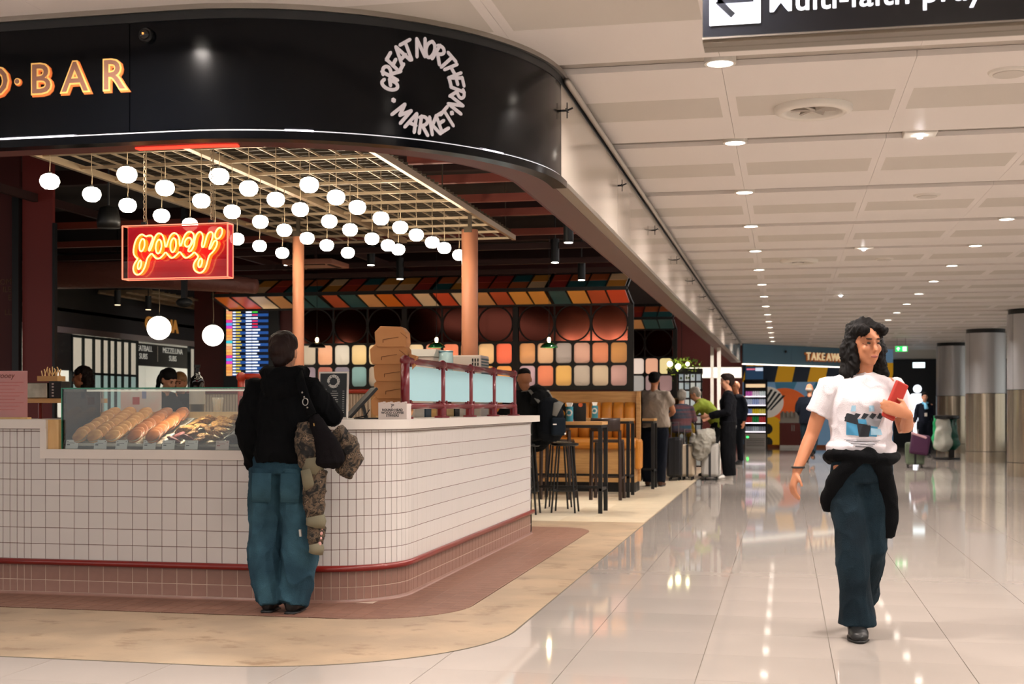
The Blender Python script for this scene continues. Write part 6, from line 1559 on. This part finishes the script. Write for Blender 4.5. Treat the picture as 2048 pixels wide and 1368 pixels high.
m.loft([gl(-.25, .13, .84), gl(-.235, .14, .74), gl(-.235, .14, .62), gl(-.24, .13, .56)], [(.062, .045), (.072, .05), (.065, .045), (.05, .04)], 16)
m.loft([gl(-.245, .13, .52), gl(-.235, .13, .45), gl(-.24, .13, .41)], [(.05, .04), (.05, .04), (.04, .03)], 14)
m.loft([gl(-.33, .04, 1.06), gl(-.40, .04, .98), gl(-.435, .05, .90), gl(-.40, .06, .83), gl(-.34, .06, .84)], [(.04, .05), (.06, .06), (.06, .06), (.05, .05), (.03, .03)], 14)
remeshed(m, 'shell', .008, m_camo, jk, 2, .012, 14, (1, 1, .6), 4)
for c, w, h in ((gl(-.225, .145, .86), .062, .045), (gl(-.24, .14, .545), .056, .03), (gl(-.24, .132, .39), .04, .028)):
    MB().loft([c + V(0, 0, -h), c + V(.006, 0, 0), c + V(0, 0, h)], [(w, .045), (w * 1.04, .048), (w * .98, .044)], 16).build('knit_cuff', m_rib, jk, smooth=True)
MB().loft([gl(-.20, .19, .84), gl(-.22, .195, .76), gl(-.21, .18, .72)], [(.03, .008), (.035, .008), (.02, .006)], 10).build('knit_fold', m_rib, jk, smooth=True)
m = MB()
for k in range(5): m.ell(gl(-.285 + .004 * k, .15, .54 - .03 * k), (.012, .012, .014), 8, 6)
m.build('pink_fringe', mat('pink_trim', '#b98a84', rough=.9), jk, smooth=True)
MB().bar(gl(-.16, .17, .50), gl(-.165, .17, .46), .012).build('zip_pull', m_alu, jk)
bg = thing('shoulder_bag', 'black slouchy shoulder bag hanging at the customer right side', 'bag')
m = MB(); m.loft([gl(-.22, .12, 1.14), gl(-.27, .14, 1.05), gl(-.32, .15, .96), gl(-.335, .15, .88), gl(-.33, .14, .855)], [(.03, .02), (.055, .035), (.075, .045), (.085, .05), (.06, .03)], 16)
remeshed(m, 'pouch', .008, cloth('black_nylon', '#100d0f'), bg, 2, .008, 12, (1, 1, 1), 6)
MB().loft([gl(-.11, .06, 1.40), gl(-.15, .13, 1.33), gl(-.185, .15, 1.24), gl(-.22, .145, 1.15)], [(.022, .006), (.026, .006), (.026, .006), (.03, .01)], 10).build('strap', m_blackcloth, bg, smooth=True)
for p in (gl(-.17, .162, 1.275), gl(-.182, .163, 1.25), gl(-.20, .16, 1.19)): MB().ell(p, .006, 8, 6).build('stud', m_alu, bg, smooth=True)
MB().tube([gl(-.19 + .016 * cos(a), .165, 1.222 + .02 * sin(a)) for a in [2 * pi * k / 16 for k in range(16)]], .003, 6, closed=True).build('ring', m_alu, bg)
MB().bar(gl(-.245, .178, 1.10), gl(-.25, .185, 1.085), .006).build('zip_pull', mat('brass', '#b08a50', rough=.3, metal=1), bg)

# ---- walking woman facing the camera
w = Person('woman in white printed tee walking towards the camera with a red folder', (.385, 6.98, 0), .12, 1.63, voxel=.008, skin='warm', J={
    'head': (.02, -.03, 1.515), 'neck': (.01, .0, 1.375), 'shL': (.165, .0, 1.325), 'shR': (-.165, 0, 1.325), 'elL': (.235, .04, 1.06), 'wrL': (.205, -.17, 1.155), 'elR': (-.245, .03, 1.05), 'wrR': (-.335, -.04, .855),
    'hipL': (.075, 0, .86), 'hipR': (-.075, 0, .86), 'knL': (.055, .02, .46), 'knR': (-.05, -.06, .47), 'anL': (.05, .30, .22), 'anR': (-.03, -.03, .085), 'toeL': (.055, .24, .06), 'toeR': (-.04, -.20, .03)})
w.build_body(hands={'R': {'d': (-.25, -.15, -1), 'n': (1, .3, 0), 't': (.2, -1, 0), 'curl': .55}, 'L': {'d': (-1, -.25, .35), 'n': (-.15, 1, 0), 't': (.2, .3, 1), 'curl': .3}}, head_yaw=.35)
m_tee = mat('white_tee', '#ddd6da', rough=.85, bump=.2, bscale=200)
w.top(m_tee, hem=.055, r=1.04, sleeve='short', rs=.072, fold=.009, name='tshirt', neck=.085, hemr=1.04)
# flat print on the shirt front: patches hugging the chest
tee = [c for c in w.o.children if c.name.startswith('tshirt')][0]
bm = bmesh.new(); bm.from_mesh(tee.data)
from mathutils.bvhtree import BVHTree
bvh = BVHTree.FromBMesh(bm); bm.free()
def on_tee(x, z):
    h_ = bvh.ray_cast(Vector((x, -1, z)), Vector((0, 1, 0)))[0]
    return (h_ + Vector((0, -.0035, 0))) if h_ else Vector((x, -.12, z))
def print_patch(P, mt, lift=0):
    n = 16; (x0, z0), (x1, z1), (x2, z2), (x3, z3) = P; vs = []
    for j in range(n + 1):
        for i in range(n + 1):
            u, v = i / n, j / n
            x = (x0 * (1 - u) + x1 * u) * (1 - v) + (x3 * (1 - u) + x2 * u) * v; z = (z0 * (1 - u) + z1 * u) * (1 - v) + (z3 * (1 - u) + z2 * u) * v
            vs.append(on_tee(x, z) + Vector((0, -lift, 0)))
    MB().add(vs, [(j * (n + 1) + i, j * (n + 1) + i + 1, (j + 1) * (n + 1) + i + 1, (j + 1) * (n + 1) + i) for j in range(n) for i in range(n)]).build('shirt_print', mt, w.o, smooth=True)
pB = mat('print_blue', '#3f86ac', rough=.8); pK = mat('print_black', '#20242a', rough=.8); pL = mat('print_pale_blue', '#9cc4da', rough=.8); pG = mat('print_grey', '#8c8e94', rough=.8)
print_patch([(-.09, 1.05), (.06, 1.04), (.07, 1.13), (-.09, 1.13)], pB); print_patch([(-.03, 1.04), (.02, 1.04), (.03, 1.10), (-.04, 1.11)], pK, .0008); print_patch([(-.10, 1.12), (-.03, 1.10), (-.04, 1.15), (-.09, 1.16)], pK, .0008)
print_patch([(.01, 1.10), (.07, 1.09), (.09, 1.14), (.0, 1.16)], pG, .0008); print_patch([(-.07, 1.17), (-.045, 1.17), (-.045, 1.2), (-.065, 1.2)], pL); print_patch([(.02, 1.17), (.05, 1.17), (.045, 1.2), (.02, 1.2)], pL); print_patch([(.03, 1.05), (.09, 1.05), (.08, 1.08), (.03, 1.085)], pL, .001)
for k in range(6): print_patch([(-.10 + .01 * k, 1.025 - .007 * k), (.08 - .01 * k, 1.02 - .007 * k), (.08 - .01 * k, 1.023 - .007 * k), (-.10 + .01 * k, 1.028 - .007 * k)], pK if k % 2 else pG)
for k in range(5): print_patch([(-.10 + .04 * k, 1.135 + .006 * (k % 2)), (-.08 + .04 * k, 1.13), (-.06 + .04 * k, 1.155), (-.085 + .04 * k, 1.162)], pK, .0012)
def flare(m):
    m.loft([(.07, 0, .84), (.055, .02, .46), (.05, .2, .27), (.05, .28, .17)], [.095, .085, .088, .095], 16)
    m.loft([(-.075, 0, .84), (-.05, -.05, .47), (-.035, -.05, .25), (-.03, -.05, .07)], [.095, .085, .085, .098], 16)
w.trousers(m_denimd, rh=.09, rk=.075, ra=.075, waist=.11, fold=.010, name='jeans', extra=flare, top=.115)
w.shoes(m_black, big=1.15)
# jumper tied round the waist
m = MB(); m.loft([(.148 * cos(a), .112 * sin(a), .935 + .012 * sin(2 * a)) for a in [2 * pi * k / 24 for k in range(24)]], [(.032, .055)] * 24, 10, side=(0, 0, 1), closed=True)
m.ell((.02, -.125, .95), (.045, .03, .04)); m.loft([(.03, -.12, .95), (.10, -.10, .86), (.135, -.05, .72), (.14, -.02, .60), (.135, 0, .52)], [(.03, .025), (.04, .03), (.05, .045), (.05, .045), (.04, .035)], 14)
m.loft([(0, -.12, .95), (-.09, -.10, .88), (-.14, -.05, .80), (-.165, .0, .71), (-.165, .02, .65)], [(.03, .025), (.04, .03), (.045, .045), (.045, .045), (.03, .03)], 14)
m.loft([(0, .11, .95), (.02, .13, .75), (.03, .13, .56)], [(.12, .025), (.13, .025), (.13, .02)], 16)
remeshed(m, 'tied_jumper', .009, m_blackcloth, w.o, 3, .01, 8, (1, 1, .5), 8)
w.hair(HB, [((0, .03, .05), (.092, .10, .095)), ((-.075, .035, -.06), (.045, .07, .12)), ((.08, .03, -.06), (.045, .07, .12)), ((0, .08, -.05), (.09, .05, .13)), ((-.085, .03, -.15), (.035, .05, .06)), ((.095, .02, -.16), (.04, .05, .07)), ((-.055, -.05, .075), (.04, .045, .035)), ((.05, -.045, .08), (.05, .045, .03))], fold=.016, fscale=26, stretch=(1, 1, .8), voxel=.006)
MB().tube([Vector(w.J['wrR']) + V(.03 * cos(a) + .01, .028 * sin(a) - .0, .025) for a in [2 * pi * k / 16 for k in range(16)]], .006, 6, closed=True).build('bracelet', m_black, w.o)
fd = tag(MB().cbox((0, 0, 0), (.075, .022, .20), RM(0, .42, 0)).build('red_folder', mat('red_leather', '#a82a1e', rough=.45), loc=(0, 0, 0), bevel=.008), 'red leather folder held by the walking woman', 'folder')
fd.location = (.545, 6.845, 1.225); fd.rotation_euler = (.05, 0, .5)

# ---- man with backpack on the stool (faces left)
b_ = Person('man in black jacket with a black backpack sitting at the nearest table', (-2.74, 14.30, 0), -2.25, 1.74, voxel=.012, skin='mid', J={
    'pelvis': (0, .02, .86), 'waist': (0, .0, .98), 'chest': (0, -.06, 1.2), 'neck': (0, -.13, 1.37), 'head': (0, -.19, 1.51), 'shL': (.19, -.09, 1.33), 'shR': (-.19, -.09, 1.33), 'elL': (.25, -.25, 1.10), 'wrL': (.12, -.45, 1.06), 'elR': (-.25, -.25, 1.10), 'wrR': (-.12, -.45, 1.06),
    'hipL': (.1, .02, .84), 'hipR': (-.1, .02, .84), 'knL': (.14, -.38, .76), 'knR': (-.16, -.36, .74), 'anL': (.12, -.26, .36), 'anR': (-.13, -.24, .36), 'toeL': (.13, -.42, .29), 'toeR': (-.14, -.4, .29)}, build=1.18)
b_.build_body(head_yaw=-.45, head_pitch=.25)
def hoodb(m): m.ell((0, .04, 1.37), (.13, .08, .075)); m.ell((.02, .12, 1.28), (.16, .06, .1))
b_.top(cloth('black_jacket', '#131415'), hem=-.06, r=1.2, rs=.085, rw=.055, fold=.012, name='jacket', extra=hoodb)
b_.trousers(cloth('dark_trousers', '#0d0f12'), rh=.12, rk=.09, ra=.08, fold=.008); b_.shoes(m_black)
b_.hair(HB, [((0, .02, .06), (.073, .088, .062))], fold=.002)
for c, r_ in (((0, 0, 0), 0),):
    MB().tube([b_.hpt(.078 * cos(a), .0 + .085 * sin(a) * .5 - .02, .055 + .05 * sin(a)) for a in [pi * k / 12 for k in range(13)]], .006 * b_.k, 6).build('headband', m_black, b_.o)
MB().cbox(b_.hpt(0, -.075, .085), (.13, .03, .035)).build('sunglasses', m_black, b_.o, bevel=.008)
Mb = Matrix.Rotation(-2.25, 4, 'Z'); bl = lambda x, y, z: Vector((-2.74, 14.30, 0)) + (Mb @ Vector((x, y, z)))
bp_ = thing('backpack', 'large black backpack with grey straps on the seated man back', 'backpack', (-2.74, 14.30, 0), -2.25)
m = MB(); m.loft([(0, .24, .84), (0, .27, .92), (0, .27, 1.1), (0, .24, 1.24), (0, .21, 1.28)], [(.14, .08), (.17, .12), (.165, .12), (.14, .09), (.09, .05)], 18)
remeshed(m, 'pack', .012, cloth('black_pack', '#0e1116'), bp_, 3, .008, 8)
MB().box(-.10, .10, .37, .42, .88, 1.08).build('pocket', cloth('pack_pocket', '#121a22'), bp_, bevel=.03); MB().loft([(-.1, .3, 1.25), (.0, .385, 1.22), (.06, .4, 1.1)], [(.05, .012), (.05, .012), (.025, .006)], 10).build('grey_flap', cloth('grey_strap', '#77756f'), bp_, smooth=True)
for sx in (-1, 1): MB().loft([(sx * .1, .2, 1.24), (sx * .13, .06, 1.38), (sx * .14, -.1, 1.36)], [(.028, .008)] * 3, 10).build('shoulder_strap', cloth('grey_strap', '#77756f'), bp_, smooth=True)
MB().box(.05, .10, .42, .425, 1.0, 1.012).build('reflective_tab', m_white, bp_); MB().ell((-.08, .42, .9), (.012, .006, .012)).build('badge', m_white, bp_, smooth=True)

# ---- man in grey tee, back to camera
p3 = Person('heavy man in grey tee and dark cap standing with his back turned', (-1.93, 19.62, 0), pi - .15, 1.72, voxel=.014, skin='mid', build=1.35, J={'elL': (.27, -.12, 1.12), 'wrL': (.15, -.3, 1.06), 'elR': (-.27, -.12, 1.12), 'wrR': (-.15, -.3, 1.06)})
p3.build_body(); p3.top(cloth('grey_tee', '#8f8377'), hem=-.05, r=1.05, sleeve='short', rs=.085, fold=.012, belly=.02); p3.trousers(cloth('navy_trousers', '#12161f'), rh=.13, rk=.1, ra=.08, waist=.14); p3.shoes(mat('brown_shoe', '#4a2a18', rough=.5))
p3.hair(m_blackcloth, [((0, .01, .06), (.088, .105, .07)), ((0, .04, .02), (.083, .085, .07))], fold=.001, name='cap')
# ---- woman in green leaning, with striped neighbour
p4 = Person('grey haired person in lime green top leaning over the table', (-1.28, 22.75, 0), -1.75, 1.66, voxel=.014, skin='light', J={'pelvis': (0, .18, .92), 'waist': (0, .08, 1.03), 'chest': (0, -.08, 1.2), 'neck': (0, -.2, 1.33), 'head': (0, -.26, 1.42), 'shL': (.17, -.14, 1.28), 'shR': (-.17, -.14, 1.28), 'elL': (.2, -.3, 1.1), 'wrL': (.1, -.45, 1.08), 'elR': (-.2, -.3, 1.1), 'wrR': (-.1, -.45, 1.08), 'hipL': (.09, .18, .9), 'hipR': (-.09, .18, .9)})
p4.build_body(head_pitch=.5); p4.top(cloth('lime_top', '#8a9a3a'), r=1.15, fold=.008); p4.trousers(cloth('dark_skirt', '#15181a')); p4.shoes(m_black); p4.hair(HG, CAP + [((0, .06, .06), (.05, .05, .05))], fold=.008)
p5 = Person('person in teal striped jumper and mustard trousers seated by the oak hutch', (-1.72, 22.15, 0), pi, 1.6, voxel=.014, skin='light', J={'head': (.0, -.1, 1.38), 'neck': (0, -.04, 1.26), 'shL': (.17, 0, 1.2), 'shR': (-.17, 0, 1.2), 'chest': (0, 0, 1.1), 'waist': (0, 0, .95), 'pelvis': (0, .02, .84), 'elL': (.22, -.05, .98), 'wrL': (.1, -.25, 1.0), 'elR': (-.22, -.05, .98), 'wrR': (-.1, -.25, 1.0), 'hipL': (.1, 0, .82), 'hipR': (-.1, 0, .82), 'knL': (.12, -.35, .78), 'knR': (-.12, -.35, .78), 'anL': (.12, -.3, .36), 'anR': (-.12, -.3, .36), 'toeL': (.12, -.45, .3), 'toeR': (-.12, -.45, .3)})
p5.build_body(); p5.top(cloth('striped_jumper', '#2a4a58', color2='#7a4a4a', vscale=14, vstretch=(.1, .1, 1)), r=1.12); p5.trousers(cloth('mustard_trousers', '#7a6420'), rh=.13); p5.hair(HG, CAP, fold=.008); p5.shoes(m_black)
stool('black backless stool under the person in the striped jumper', -1.72, 22.15)
# ---- man in black jumper side on
p6 = Person('young man in black jumper and trousers facing the booth with white trainers', (-.92, 21.75, 0), -1.45, 1.74, voxel=.012, skin='light', J={'elL': (.22, -.03, 1.12), 'wrL': (.1, -.33, 1.05), 'elR': (-.22, -.03, 1.12), 'wrR': (-.12, -.3, 1.02)})
p6.build_body(head_pitch=.05); p6.top(cloth('black_jumper', '#0c0d12'), hem=-.06, r=1.12, rs=.075, fold=.01, name='jumper'); p6.trousers(cloth('black_trousers', '#090a0d'), rh=.125, rk=.11, ra=.1, fold=.01); p6.shoes(mat('white_trainer', '#d4cfc6', rough=.5), m_white)
m = MB(); m.loft([(0, 0, .84), (0, 0, .90)], [(.175, .135), (.18, .14)], 20); remeshed(m, 'shirt_hem', .012, cloth('white_shirt', '#d8d0c8'), p6.o, 2)
p6.hair(HBR, CAP + [((0, -.02, .09), (.07, .08, .045))], fold=.008)
pj = tag(remeshed(MB().loft([(-1.42, 21.4, .72), (-1.3, 21.42, .70), (-1.12, 21.45, .72)], [(.1, .1), (.15, .15), (.1, .12)], 16).loft([(-1.3, 21.38, .7), (-1.34, 21.36, .5), (-1.4, 21.36, .34)], [(.16, .1), (.15, .09), (.08, .06)], 16).loft([(-1.42, 21.4, .74), (-1.5, 21.38, .6)], [.08, .06], 12), 'puffer_jacket', .014, mat('grey_puffer', '#8a867c', rough=.6), None, 3, .02, 9), 'grey puffer jacket heaped over the silver suitcase', 'jacket')
# ---- blurred passer behind him
p7 = Person('bald man in dark coat passing behind the man in black', (-1.0, 27.6, 0), -.6, 1.74, voxel=.016, skin='warm'); p7.build_body(); p7.top(cloth('dark_coat', '#14181f'), hem=-.25, r=1.15, fold=.01); p7.trousers(cloth('dark_slacks', '#0f1318')); p7.shoes(m_black); MB().loft([(0, -.128, 1.12), (0, -.128, 1.36)], [(.03, .01), (.05, .012)], 8).build('shirt_front', cloth('blue_shirt', '#8fa4bc'), p7.o)
# ---- man walking away
p8 = Person('older man in navy jumper and jeans walking away to the takeaway', (.52, 28.9, 0), pi - .2, 1.70, voxel=.014, skin='warm', build=1.15, J={'anR': (-.1, .26, .24), 'toeR': (-.1, .22, .09), 'knR': (-.1, .02, .47), 'anL': (.09, -.08, .085), 'toeL': (.1, -.25, .03), 'elL': (.25, .02, 1.12), 'wrL': (.16, -.18, 1.0)})
p8.build_body(); p8.top(cloth('navy_jumper', '#0c121c'), hem=-.1, r=1.15, rs=.08, fold=.01, name='jumper'); p8.trousers(m_denimd, rh=.115, rk=.09, ra=.075); p8.shoes(m_black)
p8.hair(HG, [((0, .07, -.01), (.075, .05, .05))], fold=.003)
# ---- flight attendant
p9 = Person('flight attendant in navy uniform with a pale blue scarf', (3.27, 32.5, 0), .1, 1.55, voxel=.014, skin='light', J={'wrL': (.26, -.08, .80), 'wrR': (-.26, -.1, .82), 'anR': (-.07, .1, .085), 'toeR': (-.07, .0, .03)})
p9.build_body(); p9.top(cloth('navy_uniform', '#10141f'), hem=-.08, r=1.0, fold=.004, name='uniform_jacket'); p9.trousers(cloth('navy_uniform_trousers', '#0e121c')); p9.shoes(m_black); p9.hair(HB, CAP + [((0, -.03, .085), (.06, .06, .03))], fold=.003)
remeshed(MB().loft([(.06, -.06, 1.30), (0, -.12, 1.27), (-.06, -.06, 1.30), (0, .06, 1.32)], [.03] * 4, 10, closed=True).loft([(0, -.12, 1.26), (.02, -.14, 1.15)], [.04, .05], 10), 'scarf', .012, cloth('pale_blue_scarf', '#6fb0d0'), p9.o, 2)
MB().box(-.03, .03, -.15, -.145, .98, 1.06).build('lanyard_card', m_white, p9.o); MB().tube([p9.hpt(-.06, -.09, .005), p9.hpt(0, -.1, .0), p9.hpt(.06, -.09, .005)], .004, 6).build('glasses', m_black, p9.o)
# ---- staff behind the counter
def px_at(u, Y_): k = (u - 1024) / 2600; Z = Y_ / (k * sin(YAW) + cos(YAW)); return k * Z * cos(YAW) - Z * sin(YAW)
s1 = Person('staff member with long dark curly hair in profile behind the display case', (px_at(166, 12.6), 12.6, 0), -1.35, 1.62, voxel=.012, skin='warm'); s1.build_body(hands={'L': {'d': (0, -1, .4), 'n': (-1, 0, 0), 't': (0, 0, 1)}}); s1.top(m_blackcloth, name='uniform'); s1.trousers(m_blackcloth); s1.shoes(m_black)
s1.hair(HBR, CAP + [((0, .075, -.05), (.075, .06, .09)), ((.05, .06, -.13), (.05, .05, .07)), ((-.05, .06, -.13), (.05, .05, .07))], fold=.014, fscale=30, stretch=(1, 1, .8))
s2 = Person('staff member with black ponytail bending over the work bench', (px_at(322, 12.8), 12.8, 0), 1.15, 1.64, voxel=.012, skin='light', J={'head': (0, -.13, 1.48), 'neck': (0, -.06, 1.36), 'elL': (.2, -.12, 1.05), 'wrL': (.1, -.34, 1.0), 'elR': (-.2, -.12, 1.05), 'wrR': (-.1, -.34, 1.0)}); s2.build_body(head_pitch=.45); s2.top(cloth('charcoal_tee', '#22262a'), sleeve='short', name='uniform'); s2.trousers(m_blackcloth); s2.shoes(m_black)
s2.hair(HB, CAP + [((0, .12, .03), (.04, .04, .04)), ((0, .15, -.05), (.03, .03, .09)), ((0, .14, -.14), (.025, .025, .06))], fold=.004)
s3 = Person('blonde staff member with tied back hair facing the display case', (px_at(362, 13.3), 13.3, 0), .15, 1.60, voxel=.012, skin='warm', J={'head': (0, -.06, 1.46)}); s3.build_body(head_pitch=.15); s3.top(cloth('charcoal_tee', '#22262a'), sleeve='short', name='uniform'); s3.trousers(m_blackcloth); s3.shoes(m_black); s3.hair(HBL, CAP, fold=.003)

bpy.data.scenes.remove(scratch)
